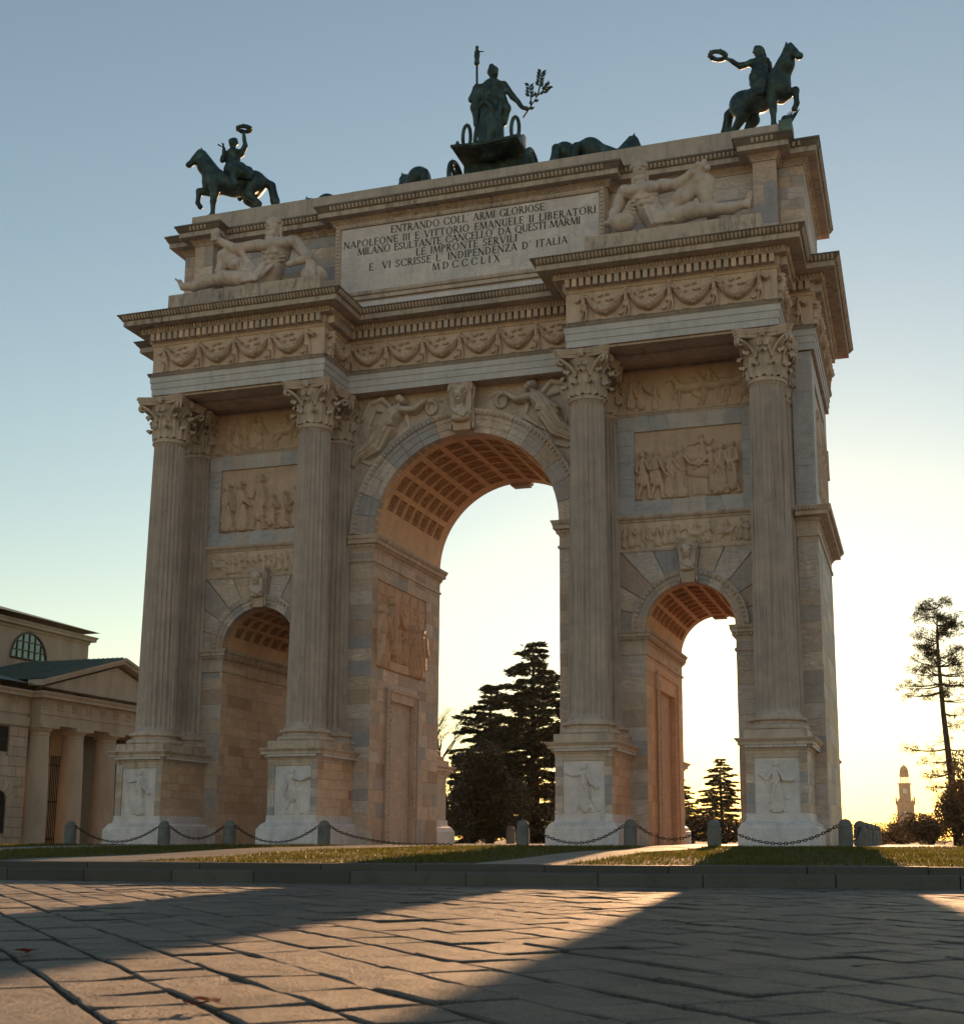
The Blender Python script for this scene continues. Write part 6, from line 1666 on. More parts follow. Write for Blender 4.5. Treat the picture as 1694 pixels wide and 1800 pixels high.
# grass bank up to the platform
def bank_z(x, y):
    y0 = ystep(x) + .74; t_ = min(max((y - y0) / (-3.45 - y0), 0), 1)
    return -.235 + .225 * (t_ ** .8) + .025 * math.sin(x * .9 + y * .5) * math.sin(t_ * math.pi)
nx_, ny_ = 110, 24
vs = []; fs = []
for i in range(nx_ + 1):
    x = -26 + 60 * i / nx_; y0 = ystep(x) + .70
    for jx in range(ny_ + 1):
        y = y0 + (-3.30 - y0) * jx / ny_; vs.append((x, y, bank_z(x, y)))
for i in range(nx_):
    for jx in range(ny_): a = i * (ny_ + 1) + jx; fs.append((a, a + ny_ + 1, a + ny_ + 2, a + 1))
tag(MB().add(vs, fs).build('lawn', M['earth'], smooth=True), kind='structure')
PATHS = [(-9.0, -7.0), (-1.6, 1.2), (7.6, 9.2)]
for k, (a, b) in enumerate(PATHS):
    y = -3.42
    pr = tag(empty('path', ((a + b) / 2, -11, 0)), kind='structure')
    while y > ystep((a + b) / 2) + .85:
        y2 = max(y - g.uniform(.7, 1.0), ystep((a + b) / 2) + .76); z0, z1 = bank_z((a + b) / 2, y) + .012, bank_z((a + b) / 2, y2) + .012
        cuts = [a, a + (b - a) * g.uniform(.35, .65), b]
        for xa, xb in zip(cuts[:-1], cuts[1:]):
            m = MB().add([(xa + .01, y - .01, z0), (xb - .01, y - .01, z0), (xb - .01, y2 + .01, z1), (xa + .01, y2 + .01, z1), (xa + .01, y - .01, z0 - .08), (xb - .01, y - .01, z0 - .08), (xb - .01, y2 + .01, z1 - .08), (xa + .01, y2 + .01, z1 - .08)], [(3, 2, 1, 0), (0, 1, 5, 4), (1, 2, 6, 5), (2, 3, 7, 6), (3, 0, 4, 7)])
            m.v = [(p[0] - (a + b) / 2, p[1] + 11, p[2]) for p in m.v]; m.build('flagstone', M['flag'], pr)
        y = y2
# blades of grass
ng = np.random.default_rng(3)
N = 190000
X = ng.uniform(-24, 30, N); Y = np.empty(N); Zb = np.empty(N)
yst = np.where(X > -1, -19.78 + .00345 * (X + 1) ** 2, -19.78) + .76
Y = yst + (-3.5 - yst) * ng.random(N)
t_ = np.clip((Y - yst) / (-3.45 - yst), 0, 1); Zb = -.235 + .225 * t_ ** .8 + .025 * np.sin(X * .9 + Y * .5) * np.sin(t_ * np.pi)
keep = np.ones(N, bool)
for a, b in PATHS: keep &= ~((X > a - .03) & (X < b + .03))
dens = np.sin(X * 1.7 + 2 * np.sin(Y * .9)) * np.sin(Y * 1.3 + X * .4); keep &= (ng.random(N) < .72 + .28 * dens)
X, Y, Zb = X[keep], Y[keep], Zb[keep]; n = len(X)
hh = ng.uniform(.03, .075, n) * (1 + .35 * dens[keep]); az = ng.uniform(0, 6.283, n); wd = ng.uniform(.008, .016, n); ln = ng.uniform(.0, .05, n)
A = np.stack([X - np.cos(az) * wd, Y - np.sin(az) * wd, Zb - .01], 1); B = np.stack([X + np.cos(az) * wd, Y + np.sin(az) * wd, Zb - .01], 1); C = np.stack([X + np.sin(az * 3) * ln, Y + np.cos(az * 3) * ln, Zb + hh], 1)
V_ = np.stack([A, B, C], 1).reshape(-1, 3); F_ = np.arange(3 * n).reshape(-1, 3)
gr = link('grass', np_mesh('grass', V_, F_), M['grass']); tag(gr, 'short winter grass on the bank below the arch', 'grass', kind='stuff')
# platform under the arch
plat = tag(empty('platform', (1, 5, 0)), kind='structure')
MB().box(-15, 14.7, -8.3, 9.4, -.9, -.006).build('platform_floor', M['platform'], plat)
x = -14.1
while x < 15.7:
    L = g.uniform(1.4, 2.4); x2 = min(x + L, 15.75)
    MB().box(x - 1 + .006, x2 - 1 - .006, -8.46, -7.9, -.3, g.uniform(0, .006)).build('edging_stone', M['platform'], plat); x = x2
y = -2.9
while y < 14:
    L = g.uniform(1.4, 2.4); MB().box(14.2, 14.76, y - 5 + .006, y + L - 5 - .006, -.3, g.uniform(0, .006)).build('edging_stone', M['platform'], plat); y += L
for i in range(-9, 10):
    for k in range(11):
        xa, ya = i * 1.55, -7.88 + k * 1.55
        if xa + 1.54 > 14.2: continue
        MB().box(xa + .006, xa + 1.544, ya + .006, ya + 1.544, -.05, g.uniform(-.002, .004)).build('floor_slab', M['platform'], plat)
# bollards and chains
bo = MB().lathe([(.205, -.25), (.205, .50), (.175, .505), (.175, .535), (.19, .54), (.185, .60), (.155, .68), (.10, .73), (0.02, .75)], 14, cap=False)
bo_me = bo.mesh('bollard', True, 40); bo_me.materials.append(M['granite'])
ring_me = MB().tube([(.21 + .03 * math.cos(a), 0, .56 + .05 * math.sin(a)) for a in [i * math.pi / 4 for i in range(9)]], .012, 5).mesh('chain_eye'); ring_me.materials.append(M['iron'])
BX = [-11.83, -8.31, -5.96, -2.7, 3.67, 6.87, 9.26, 12.82]
names = ['leftmost granite bollard, before the customs house columns', 'granite bollard in front of the leftmost pedestal', 'granite bollard before the left side opening', 'granite bollard left of the main opening', 'granite bollard before the dark cedar, right of the main opening', 'granite bollard before the right side opening, beside the third pedestal', 'granite bollard left of the rightmost pedestal', 'granite bollard at the right front corner of the platform']
def bollard(x, y, lab, s=1.0):
    o = tag(empty('bollard', (x, y, 0)), lab, 'bollard', 'granite bollards around the arch')
    p = link('post', bo_me, None, o, (0, 0, 0), (0, 0, 0), (.95 * s, .95 * s, s)); link('chain_eye', ring_me, None, p); link('chain_eye', ring_me, None, p, (0, 0, 0), (0, 0, math.pi))
for x, lab in zip(BX, names): bollard(x, -3.0, lab)
ordn = ['second', 'third', 'fourth', 'fifth', 'sixth']
for i in range(5): bollard(13.05, .4 + 3.4 * i, '%s granite bollard from the front in the row along the right side' % ordn[i])
for x, lab in ((-2.0, 'small sunlit bollard seen through the main opening'), (6.6, 'small sunlit bollard seen through the right side opening')): bollard(x, 13.6, lab)
lk = []
def link_prims(m, p, d, flip):
    up = Vector((0, 0, 1)); sd = d.cross(up).normalized(); n_ = sd if flip else d.cross(sd).normalized()
    pts = []
    for k in range(9):
        a = 2 * math.pi * k / 8; pts.append(p + d * .062 * math.cos(a) + n_ * .034 * math.sin(a))
    m.tube(pts, .013, 5, False)
def chain_of(pts, lab):
    m = MB(); o = Vector(pts[0]); P_ = [Vector(p) for p in pts]
    # walk along the polyline
    acc = 0; i = 0; pos = P_[0].copy(); flip = False; step = .088
    total = sum((b - a).length for a, b in zip(P_[:-1], P_[1:])); nl = int(total / step)
    cum = [0]
    for a, b in zip(P_[:-1], P_[1:]): cum.append(cum[-1] + (b - a).length)
    for k in range(nl):
        s_ = (k + .5) * total / nl
        while cum[i + 1] < s_: i += 1
        q = (s_ - cum[i]) / (cum[i + 1] - cum[i]); p = P_[i].lerp(P_[i + 1], q); d = (P_[i + 1] - P_[i]).normalized()
        link_prims(m, p - o, d, flip); flip = not flip
    return tag(m.build('chain', M['iron'], None, o), lab, 'chain', 'iron chains between the bollards')
def sag(a, b, s_, n=14):
    return [(a[0] + (b[0] - a[0]) * i / n, a[1] + (b[1] - a[1]) * i / n, a[2] + (b[2] - a[2]) * i / n - s_ * 4 * (i / n) * (1 - i / n)) for i in range(n + 1)]
labs = {0: 'iron chain hanging before the leftmost pedestal', 1: 'iron chain hanging before the left pier and side opening', 2: 'iron chain hanging before the second pedestal', 4: 'iron chain hanging before the third pedestal', 5: 'iron chain hanging before the right side opening', 6: 'iron chain hanging before the rightmost pedestal'}
for i, lab in labs.items():
    chain_of(sag((BX[i] + .24, -3.0, .55), (BX[i + 1] - .24, -3.0, .55), .47 if i in (0, 2, 4, 6) else .36), lab)
chain_of([(-2.46, -3.0, .55), (-2.2, -3.0, .40), (-1.7, -3.02, .26), (-1.0, -3.0, .13), (-.3, -3.05, .05), (.2, -3.1, .03), (.9, -3.0, .03), (1.6, -3.08, .03)], 'iron chain let down on the ground before the main opening')
for i in range(5):
    y0 = -3.0 if i == 0 else .4 + 3.4 * (i - 1); x0 = 12.82 if i == 0 else 13.05
    chain_of(sag((x0, y0 + .24, .55), (13.05, .4 + 3.4 * i - .24, .55), .4), '%s iron chain from the front along the right side' % ['first', 'second', 'third', 'fourth', 'fifth'][i])
# two fallen leaves
def fallen(x, y, rz, lab):
    m = MB(); n = 11
    out = [(0, 0)] 
    pts = [(.07 * math.cos(a) * (1 + .45 * math.cos(5 * a)), .06 * math.sin(a) * (1 + .45 * math.cos(5 * a))) for a in [2 * math.pi * i / 22 for i in range(22)]]
    vs = [(0, 0, .03)] + [(p[0], p[1], .012 + .035 * abs(math.sin(3 * i)) ) for i, p in enumerate(pts)]
    fs = [(0, 1 + i, 1 + (i + 1) % 22) for i in range(22)]
    m.add(vs, fs); m.tube([(0, 0, .03), (-.06, -.02, .02), (-.11, -.03, .035)], .004, 4)
    tag(m.build('fallen_leaf', M['dry_leaf'], None, (x, y, PZ + .004), (0, 0, rz)), lab, 'leaf', 'fallen leaves on the paving')
fallen(11.86, -34.04, .4, 'curled red-brown leaf near the bottom edge of the paving'); fallen(9.46, -32.19, 2.0, 'red-brown leaf near the left edge of the paving')
# ------------------------------------------------------------------ customs house on the left
hs = tag(empty('customs_house', (-30, 20, -.3)), 'pinkish stone customs house with columned portico, pediment and green copper roof', 'building')
HO = Vector((-30, 20, -.3))
def hb(name, mat, *boxes, parent=None, smooth=False):
    m = MB()
    for b in boxes: m.box(b[0] - HO.x, b[1] - HO.x, b[2] - HO.y, b[3] - HO.y, b[4] - HO.z, b[5] - HO.z)
    return m.build(name, mat, parent or hs)
XF = -29.4
wall = hb('wall', M['custom_wall'], (-46, -30.15, 2, 17.6, -.9, 7.9), (-46, -33.2, 17.6, 32, -.9, 7.9))
# rusticated blocks of the street wall, courses continuous
g = random.Random(14); z = -.3; row = 0
holes = [(15.1, 16.15, 4.6, 5.9), (15.05, 16.25, .45, 2.6)]
blocks = []
while z < 6.0:
    h = .52; y = 9.0 + (row % 2) * .6
    while y < 17.55:
        L = 1.2; y2 = min(y + L, 17.58)
        segs = [(y, y2)]
        for a, b, c, d in holes:
            if c < z + h - .01 and d > z + .01:
                segs = [s for p, q in segs for s in ((p, min(q, a)), (max(p, b), q)) if s[1] - s[0] > .05]
        for p, q in segs: blocks.append((p, q, z, z + h))
        y = y2
    z += h; row += 1
for p, q, z0, z1 in blocks:
    hb('block', M['custom_block'], (-30.16, -30.03 + g.uniform(-.004, .004), p + .012, q - .012, z0 + .012, z1 - .012), parent=wall)
hb('string_course', M['custom_wall'], (-30.2, -29.95, 2, 17.6, 6.0, 6.5))
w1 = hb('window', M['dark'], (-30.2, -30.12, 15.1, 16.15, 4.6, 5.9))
hb('grille', M['frame'], *[(-30.12, -30.09, 15.1 + .13 * k, 15.12 + .13 * k, 4.6, 5.9) for k in range(1, 8)], (-30.085, -30.07, 15.1, 16.15, 5.2, 5.23), parent=w1)
m = MB(); pts = [(15.05, .45), (16.25, .45), (16.25, 2.0)] + [(15.65 + .6 * math.cos(a), 2.0 + .6 * math.sin(a)) for a in [i * math.pi / 10 for i in range(1, 10)]] + [(15.05, 2.0)]
m.prism([(p[0] - HO.y, p[1] - HO.z) for p in pts], -30.2 - HO.x, -30.10 - HO.x, 'yz'); w2 = m.build('arched_window', M['dark'], hs)
hb('grille', M['frame'], *[(-30.10, -30.07, 15.05 + .15 * k, 15.07 + .15 * k, .45, 2.3) for k in range(1, 8)], parent=w2)
for k in range(7):                                        # fan of voussoirs over the arched window
    a0, a1 = math.pi * k / 7 + .02, math.pi * (k + 1) / 7 - .02
    pp = [(15.65 + .62 * math.cos(a0), 2.0 + .62 * math.sin(a0)), (15.65 + 1.25 * math.cos(a0), 2.0 + 1.25 * math.sin(a0)), (15.65 + 1.25 * math.cos(a1), 2.0 + 1.25 * math.sin(a1)), (15.65 + .62 * math.cos(a1), 2.0 + .62 * math.sin(a1))]
    MB().prism([(p[0] - HO.y, p[1] - HO.z) for p in pp], -30.1 - HO.x, -30.0 - HO.x, 'yz').build('voussoir', M['custom_block'], wall)
# portico
CY = [18.45, 21.4, 24.4, 27.4, 30.35]
cm_ = MB().lathe([(.66, 0), (.66, .02), (.645, 2.2), (.60, 4.4), (.545, 5.85), (.575, 5.87), (.575, 5.95), (.55, 5.97), (.55, 6.05), (.60, 6.08), (.70, 6.22), (.72, 6.26)], 28, cap=False)
cm_.box(-.76, .76, -.76, .76, 6.26, 6.45)
cme = cm_.mesh('portico_column', True, 40); cme.materials.append(M['custom_wall'])
for y in CY: link('portico_column', cme, None, hs, (XF - .65 - HO.x, y - HO.y, .02))
hb('portico_floor', M['platform'], (-33.2, -28.9, 17.2, 31.4, -.6, -.28))
y0, y1 = 17.75, 31.05
pe = MB().sweep([(-33.2 - HO.x, y0 - HO.y), (XF - .05 - HO.x, y0 - HO.y), (XF - .05 - HO.x, y1 - HO.y), (-33.2 - HO.x, y1 - HO.y)], [(-.5, 6.47), (0, 6.47), (0, 6.98), (.05, 7.0), (.05, 7.08), (0, 7.09), (0, 7.72), (.04, 7.74), (.06, 7.80), (.10, 7.82), (.40, 7.84), (.40, 7.98), (.44, 8.0), (.52, 8.12), (.52, 8.16), (-.5, 8.17)])
pe.build('entablature', M['custom_wall'], hs)
wc = MB().sweep([(-30.1 - HO.x, 2 - HO.y), (-30.1 - HO.x, 17.7 - HO.y)], [(-.3, 6.95), (.0, 6.95), (.0, 7.72), (.04, 7.74), (.06, 7.80), (.10, 7.82), (.40, 7.84), (.40, 7.98), (.44, 8.0), (.52, 8.12), (.52, 8.16), (-.5, 8.17)])
wc.build('cornice', M['custom_wall'], hs)
n = 11
for k in range(n):                                        # triglyphs and mutules
    y = y0 + .35 + (y1 - y0 - .7) * k / (n - 1)
    hb('triglyph', M['custom_wall'], *[(XF - .06, XF - .0, y - .24 + .17 * j, y - .12 + .17 * j, 7.14, 7.70) for j in range(3)], (XF - .06, XF + .02, y - .26, y + .26, 7.701, 7.73), (XF - .06, XF + .02, y - .26, y + .26, 6.99, 7.05))
    hb('mutule', M['custom_wall'], (XF + .02, XF + .31, y - .22, y + .22, 7.76, 7.83))
for k in range(6):
    y = 3.5 + 2.6 * k
    hb('triglyph', M['custom_wall'], *[(-30.12, -30.05, y - .24 + .17 * j, y - .12 + .17 * j, 7.14, 7.70) for j in range(3)])
    hb('mutule', M['custom_wall'], (-30.05, -29.75, y - .22, y + .22, 7.76, 7.83))
ap_y, ap_z = (y0 + y1) / 2, 10.1
m = MB(); m.prism([(y0 + .2 - HO.y, 8.16 - HO.z), (y1 - .2 - HO.y, 8.16 - HO.z), (ap_y - HO.y, ap_z - .1 - HO.z)], XF - .12 - HO.x, XF - .6 - HO.x, 'yz'); m.build('pediment', M['custom_wall'], hs)
rk_ = MB()
for s in (-1, 1):
    ye = y0 - .5 if s < 0 else y1 + .5
    for o_, t0, t1, x1 in ((0, -.02, .17, XF + .34), (0, .17, .30, XF + .46)):
        a = (ye, 8.17 + t0); b = (ap_y, ap_z + .12 + t0); c = (ap_y, ap_z + .12 + t1); d = (ye, 8.17 + t1)
        q = [(p[0] - HO.y, p[1] - HO.z) for p in (a, b, c, d)]
        rk_.prism(q if s < 0 else q[::-1], x1 - HO.x, XF - .6 - HO.x, 'yz')
rk_.build('raking_cornice', M['custom_wall'], hs)
rf = MB()
for s in (-1, 1):
    ye = y0 - .55 if s < 0 else y1 + .55
    vs = [(XF + .46, ye, 8.50), (XF + .46, ap_y, ap_z + .45), (-36.2, ap_y, ap_z + .45), (-36.2, ye, 8.50)]
    rf.add([(p[0] - HO.x, p[1] - HO.y, p[2] - HO.z) for p in vs], [(0, 1, 2, 3)])
rf.add([(p[0] - HO.x, p[1] - HO.y, p[2] - HO.z) for p in ((-29.5, 2, 8.19), (-29.5, 17.4, 8.19), (-36.2, 17.4, 9.9), (-36.2, 2, 9.9))], [(0, 1, 2, 3)])
rfo = rf.build('roof', M['copper'], hs)
sm = MB()
for k in range(22):                                       # standing seams
    x = -29.2 - .32 * k
    sm.add([(p[0] - HO.x, p[1] - HO.y, p[2] - HO.z) for p in ((x, y0 - .55, 8.5), (x, ap_y, ap_z + .45), (x, ap_y, ap_z + .52), (x, y0 - .55, 8.57), (x - .04, y0 - .55, 8.5), (x - .04, ap_y, ap_z + .45), (x - .04, ap_y, ap_z + .52), (x - .04, y0 - .55, 8.57))], [(0, 1, 2, 3), (7, 6, 5, 4), (3, 2, 6, 7)])
tag(sm.build('roof_seams', M['copper'], rfo), kind='stuff')
# porch shade painted as dark wall colour; doors standing open to the trees behind
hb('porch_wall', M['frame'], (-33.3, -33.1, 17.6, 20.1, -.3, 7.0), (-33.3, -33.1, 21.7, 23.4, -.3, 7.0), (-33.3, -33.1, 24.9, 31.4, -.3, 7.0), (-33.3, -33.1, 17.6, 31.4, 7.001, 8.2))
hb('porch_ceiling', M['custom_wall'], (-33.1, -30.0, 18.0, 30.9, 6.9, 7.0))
gt = hb('gate', M['iron'], (-32.9, -32.84, 20.0, 21.8, 2.2, 2.3), (-32.9, -32.84, 20.0, 21.8, .1, .2), (-32.9, -32.84, 20.0, 21.8, 4.3, 4.4))
hb('bar', M['iron'], *[(-32.9, -32.86, 20.05 + .16 * k, 20.09 + .16 * k, -.3, 4.9) for k in range(11)], parent=gt)
gt2 = hb('gate', M['iron'], (-32.9, -32.84, 23.3, 25.0, 2.2, 2.3), (-32.9, -32.84, 23.3, 25.0, .1, .2), (-32.9, -32.84, 23.3, 25.0, 4.3, 4.4))
hb('bar', M['iron'], *[(-32.9, -32.86, 23.35 + .16 * k, 23.39 + .16 * k, -.3, 4.9) for k in range(11)], parent=gt2)
# upper block with lunette
ub = hb('upper_block', M['custom_wall'], (-46, -36, 17.9, 30.4, 7.9, 13.0))
uc = MB().sweep([(-36 - HO.x, 17.9 - HO.y), (-36 - HO.x, 30.4 - HO.y), (-46 - HO.x, 30.4 - HO.y)], [(-.2, 12.75), (.0, 12.75), (.06, 12.8), (.08, 12.95), (.34, 12.98), (.34, 13.14), (.38, 13.16), (.44, 13.28), (-.2, 13.29)])
uc.build('upper_cornice', M['custom_wall'], hs)
m = MB().add([(p[0] - HO.x, p[1] - HO.y, p[2] - HO.z) for p in ((-35.5, 17.4, 13.3), (-35.5, 30.9, 13.3), (-46.5, 30.9, 13.3), (-46.5, 17.4, 13.3), (-41, 21.5, 14.9), (-41, 26.8, 14.9))], [(0, 1, 5, 4), (1, 2, 5), (2, 3, 4, 5), (3, 0, 4)])
m.build('upper_roof', M['copper'], hs)
ly, lz, lr = 24.65, 10.75, 1.62
pts = [(ly + lr * math.cos(a), lz + lr * math.sin(a)) for a in [i * math.pi / 18 for i in range(19)]]
lun = MB().prism([(p[0] - HO.y, p[1] - HO.z) for p in pts], -36.02 - HO.x, -35.99 - HO.x, 'yz').build('lunette_window', M['glass'], hs)
fr = MB()
pp = [(-35.96 - HO.x, p[0] - HO.y, p[1] - HO.z) for p in pts]; fr.tube(pp, .07, 6); fr.tube([pp[0], pp[-1]], .07, 6)
for k in range(1, 6):
    y = ly - lr + 2 * lr * k / 6; fr.box(-35.99 - HO.x, -35.93 - HO.x, y - .03 - HO.y, y + .03 - HO.y, lz - HO.z, lz + math.sqrt(lr * lr - (y - ly) ** 2) - HO.z)
for k in range(1, 3):
    z = lz + .52 * k; hw = math.sqrt(lr * lr - (z - lz) ** 2); fr.box(-35.985 - HO.x, -35.935 - HO.x, ly - hw - HO.y, ly + hw - HO.y, z - .03 - HO.z, z + .03 - HO.z)
fr.build('window_frame', M['frame'], lun)
# ------------------------------------------------------------------ trees, lamps, far tower
def leaf_quads(P, size, rng, flat=0.0, aspect=.45, dirs=None):
    """one small bent leaf (two triangles) per point"""
    n = len(P)
    d = rng.normal(size=(n, 3)) if dirs is None else dirs + rng.normal(size=(n, 3)) * .45
    d[:, 2] *= (1 - flat); d /= np.linalg.norm(d, axis=1)[:, None] + 1e-9
    u = rng.normal(size=(n, 3)); u[:, 2] *= (1 - flat * .5); u -= d * (u * d).sum(1)[:, None]; u /= np.linalg.norm(u, axis=1)[:, None] + 1e-9
    s = (size * rng.uniform(.6, 1.3, n))[:, None]
    A = P - d * s * .5; B = P + u * s * aspect * .5; C = P + d * s * .5; D = P - u * s * aspect * .5
    V = np.stack([A, B, C, D], 1).reshape(-1, 3); F = np.arange(4 * n).reshape(-1, 4)
    return V, F
def limb(m, a, b, r0, r1, bend=0.0, seg=5, n=4, g=random):
    pts = []
    a, b = Vector(a), Vector(b)
    for i in range(n + 1):
        q = i / n; p = a.lerp(b, q); p.z += bend * 4 * q * (1 - q); pts.append(p)
    m.tube(pts, [r0 + (r1 - r0) * i / n for i in range(n + 1)], seg, False)
def cedar_meshes(seed, H, Lmax, nleaf, size):
    g = random.Random(seed); rng = np.random.default_rng(seed)
    tr = MB(); tr.tube([(0, 0, 0), (.1, 0, H * .3), (-.05, .05, H * .7), (0, 0, H)], [H * .028, H * .022, H * .012, .02], 8, False)
    pts = []; dirs = []; wts = []
    z = H * .06; k = 0
    while z < H * .99:
        t_ = z / H; nb = 4 if t_ < .8 else 3
        for j in range(nb):
            a = k * 2.4 + j * 2 * math.pi / nb + g.uniform(-.4, .4); L = Lmax * (1 - t_) ** .66 * g.uniform(.4, 1.2) + .2
            dr = Vector((math.cos(a), math.sin(a), 0)); rise = L * (.05 + .28 * t_) * g.uniform(.3, 1.3); droop = -.06 * L * L / max(Lmax, 1) * 2.2 * (1 - t_)
            e = Vector((0, 0, z)) + dr * L + Vector((0, 0, rise + droop))
            limb(tr, (0, 0, z), e, .02 + .018 * L, .012, L * .05, 4, 4)
            n = int(16 + 34 * L)
            q = rng.uniform(.18, 1.0, n) ** .8
            wid = .30 * L * np.sin(np.pi * np.clip(q, 0, 1) ** .9) * .9 + .1
            side = rng.uniform(-1, 1, n) * wid
            base = np.array([0, 0, z])[None] + np.array(dr)[None] * (L * q)[:, None]
            base[:, 2] += (rise + droop) * q + L * .05 * 4 * q * (1 - q) + rng.normal(size=n) * .05 - .16 * np.abs(side) - .25 * q ** 3
            base[:, 0] += -dr.y * side; base[:, 1] += dr.x * side
            pts.append(base); dd = np.stack([dr.x * 1.0 - dr.y * np.sign(side) * .6, dr.y + dr.x * np.sign(side) * .6, -.15 + 0 * side], 1); dirs.append(dd)
        z += g.uniform(.26, .46) * H / 13; k += 1
    P = np.concatenate(pts); D = np.concatenate(dirs)
    rep = max(1, int(nleaf / len(P))); P = np.repeat(P, rep, 0) + rng.normal(size=(len(P) * rep, 3)) * (.13, .13, .05); D = np.repeat(D, rep, 0)
    V, F = leaf_quads(P, size, rng, .35, .28, D)
    return tr.mesh('trunk', True), np_mesh('crown', V, F)
def tree(name, loc, trunk_me, crown_me, bark, leaf, lab, group, rz=0.0, s=1.0, sz=None):
    o = tag(empty(name, loc, rz), lab, 'tree', group)
    link('trunk', trunk_me, bark, o, scale=(s, s, sz or s)); link('crown', crown_me, leaf, o, scale=(s, s, sz or s))
    return o
GRP = 'park trees behind the arch'
ct, cc = cedar_meshes(4, 14.2, 6.2, 70000, .36)
tree('cedar_tree', (-10.4, 45, -.4), ct, cc, M['bark'], M['cedar'], 'tall dark cedar behind the third column, seen through the main opening', GRP, .6)
tree('cedar_tree', (-15.2, 50, -.4), ct, cc, M['bark'], M['cedar'], 'lower dark cedar left of the tall one, seen through the main opening', GRP, 2.9, .84)
tree('cedar_tree', (-4.6, 92, -.4), ct, cc, M['bark'], M['pine'], 'sunlit golden cedar seen through the right side opening', GRP, 1.2, .62)
tree('cedar_tree', (-9.8, 98, -.4), ct, cc, M['bark'], M['pine'], 'small golden cedar low beside the jamb of the right side opening', GRP, 4.2, .5)
# bare winter trees
def bare_mesh(seed, H, spread=.5, depth=7):
    g = random.Random(seed); m = MB(); m2 = MB()
    def grow(p, d, L, r, k):
        e = p + d * L; bend = Vector((g.uniform(-1, 1), g.uniform(-1, 1), g.uniform(-.3, .6))) * L * .08
        (m if k > depth - 3 else m2).tube([p, p.lerp(e, .5) + bend, e], [r, r * .85, r * .68], 5 if k > 3 else 3, False)
        if k == 0: return
        nb = 2 if g.random() < .55 else 3
        for i in range(nb):
            ax = Vector((g.gauss(0, 1), g.gauss(0, 1), g.gauss(0, .5))); ax = (ax - d * ax.dot(d)).normalized()
            nd = (d * math.cos(spread * g.uniform(.5, 1.3)) + ax * math.sin(spread * g.uniform(.5, 1.3)) + Vector((0, 0, .12))).normalized()
            grow(e, nd, L * g.uniform(.66, .86), r * (.68 if nb == 2 else .58), k - 1)
    grow(Vector((0, 0, 0)), Vector((0, 0, 1)), H * .24, H * .024, depth)
    return m.mesh('trunk', True), m2.mesh('crown')
bt, bc = bare_mesh(3, 13, .5, 7)
bt2, bc2 = bare_mesh(8, 13, .45, 7)
for i, (x, y, s, a, b, lab) in enumerate(((-23.0, 62, 1.0, bt, bc, 'bare winter tree close to the left jamb of the main opening'), (-19.0, 70, 1.05, bt2, bc2, 'bare winter tree left of the lower cedar'), (-39.5, 42, .92, bt, bc, 'bare winter tree rising behind the customs house pediment'), (-1.6, 120, .8, bt2, bc2, 'sunlit bare tree in the right side opening'), (24.5, 95, 1.0, bt, bc, 'bare tree at the right edge beyond the pine'))):
    tree('bare_tree', (x, y, -.4), a, b, M['bark'], M['bark'], lab, GRP, i * 1.3, s)
# evergreen magnolia and shrubs
def bush_mesh(seed, rx, rz_, n, size, lumps=9):
    g = random.Random(seed); rng = np.random.default_rng(seed)
    P = []
    for i in range(lumps):
        a = g.uniform(0, 6.28); q = g.uniform(0, .55); c = np.array([rx * q * math.cos(a), rx * q * math.sin(a), rz_ * g.uniform(.3, .78)]); r = np.array([rx * g.uniform(.35, .6)] * 2 + [rz_ * g.uniform(.22, .36)])
        k = n // lumps; d = rng.normal(size=(k, 3)); d /= np.linalg.norm(d, axis=1)[:, None]
        P.append(c + d * r * (rng.uniform(.35, 1, k) ** .45)[:, None])
    P = np.concatenate(P); P = P[P[:, 2] > .05]
    V, F = leaf_quads(P, size, rng, .1, .45)
    tr = MB()
    for i in range(5): a = i * 1.26; tr.tube([(0, 0, 0), (.2 * rx * math.cos(a), .2 * rx * math.sin(a), rz_ * .4), (.45 * rx * math.cos(a), .45 * rx * math.sin(a), rz_ * .75)], [.09, .06, .02], 5, False)
    return tr.mesh('trunk', True), np_mesh('crown', V, F)
mt, mc = bush_mesh(5, 2.6, 5.6, 16000, .26, 12)
tree('magnolia_tree', (-8.6, 30, -.4), mt, mc, M['bark'], M['magnolia'], 'rounded dark evergreen beside the left rear pedestal, seen through the main opening', GRP)
tree('magnolia_tree', (-11.6, 36, -.4), mt, mc, M['bark'], M['magnolia'], 'low evergreen between the rounded dark tree and the cedars', GRP, 2.0, 1.0, .8)
tree('magnolia_tree', (-5.6, 40, -.4), mt, mc, M['bark'], M['magnolia'], 'dark evergreen at the foot of the tall cedar', GRP, 4.0, 1.1, .8)
tree('magnolia_tree', (-35.8, 26, -.4), mt, mc, M['bark'], M['magnolia'], 'evergreen glimpsed between the customs house columns', GRP, 1.0, 1.1, 1.1)
bs, bcr = bush_mesh(11, 3.0, 3.2, 9000, .22, 10)
BR = 'brown shrubs along the park edge'
def shrub(x, y, s, sz, lab, mat='brush'):
    o = tag(empty('shrub', (x, y, -.4), x * 1.7), lab, 'shrub', BR)
    link('stem', bs, M['bark'], o, scale=(s, s, sz)); link('foliage', bcr, M[mat], o, scale=(s, s, sz))
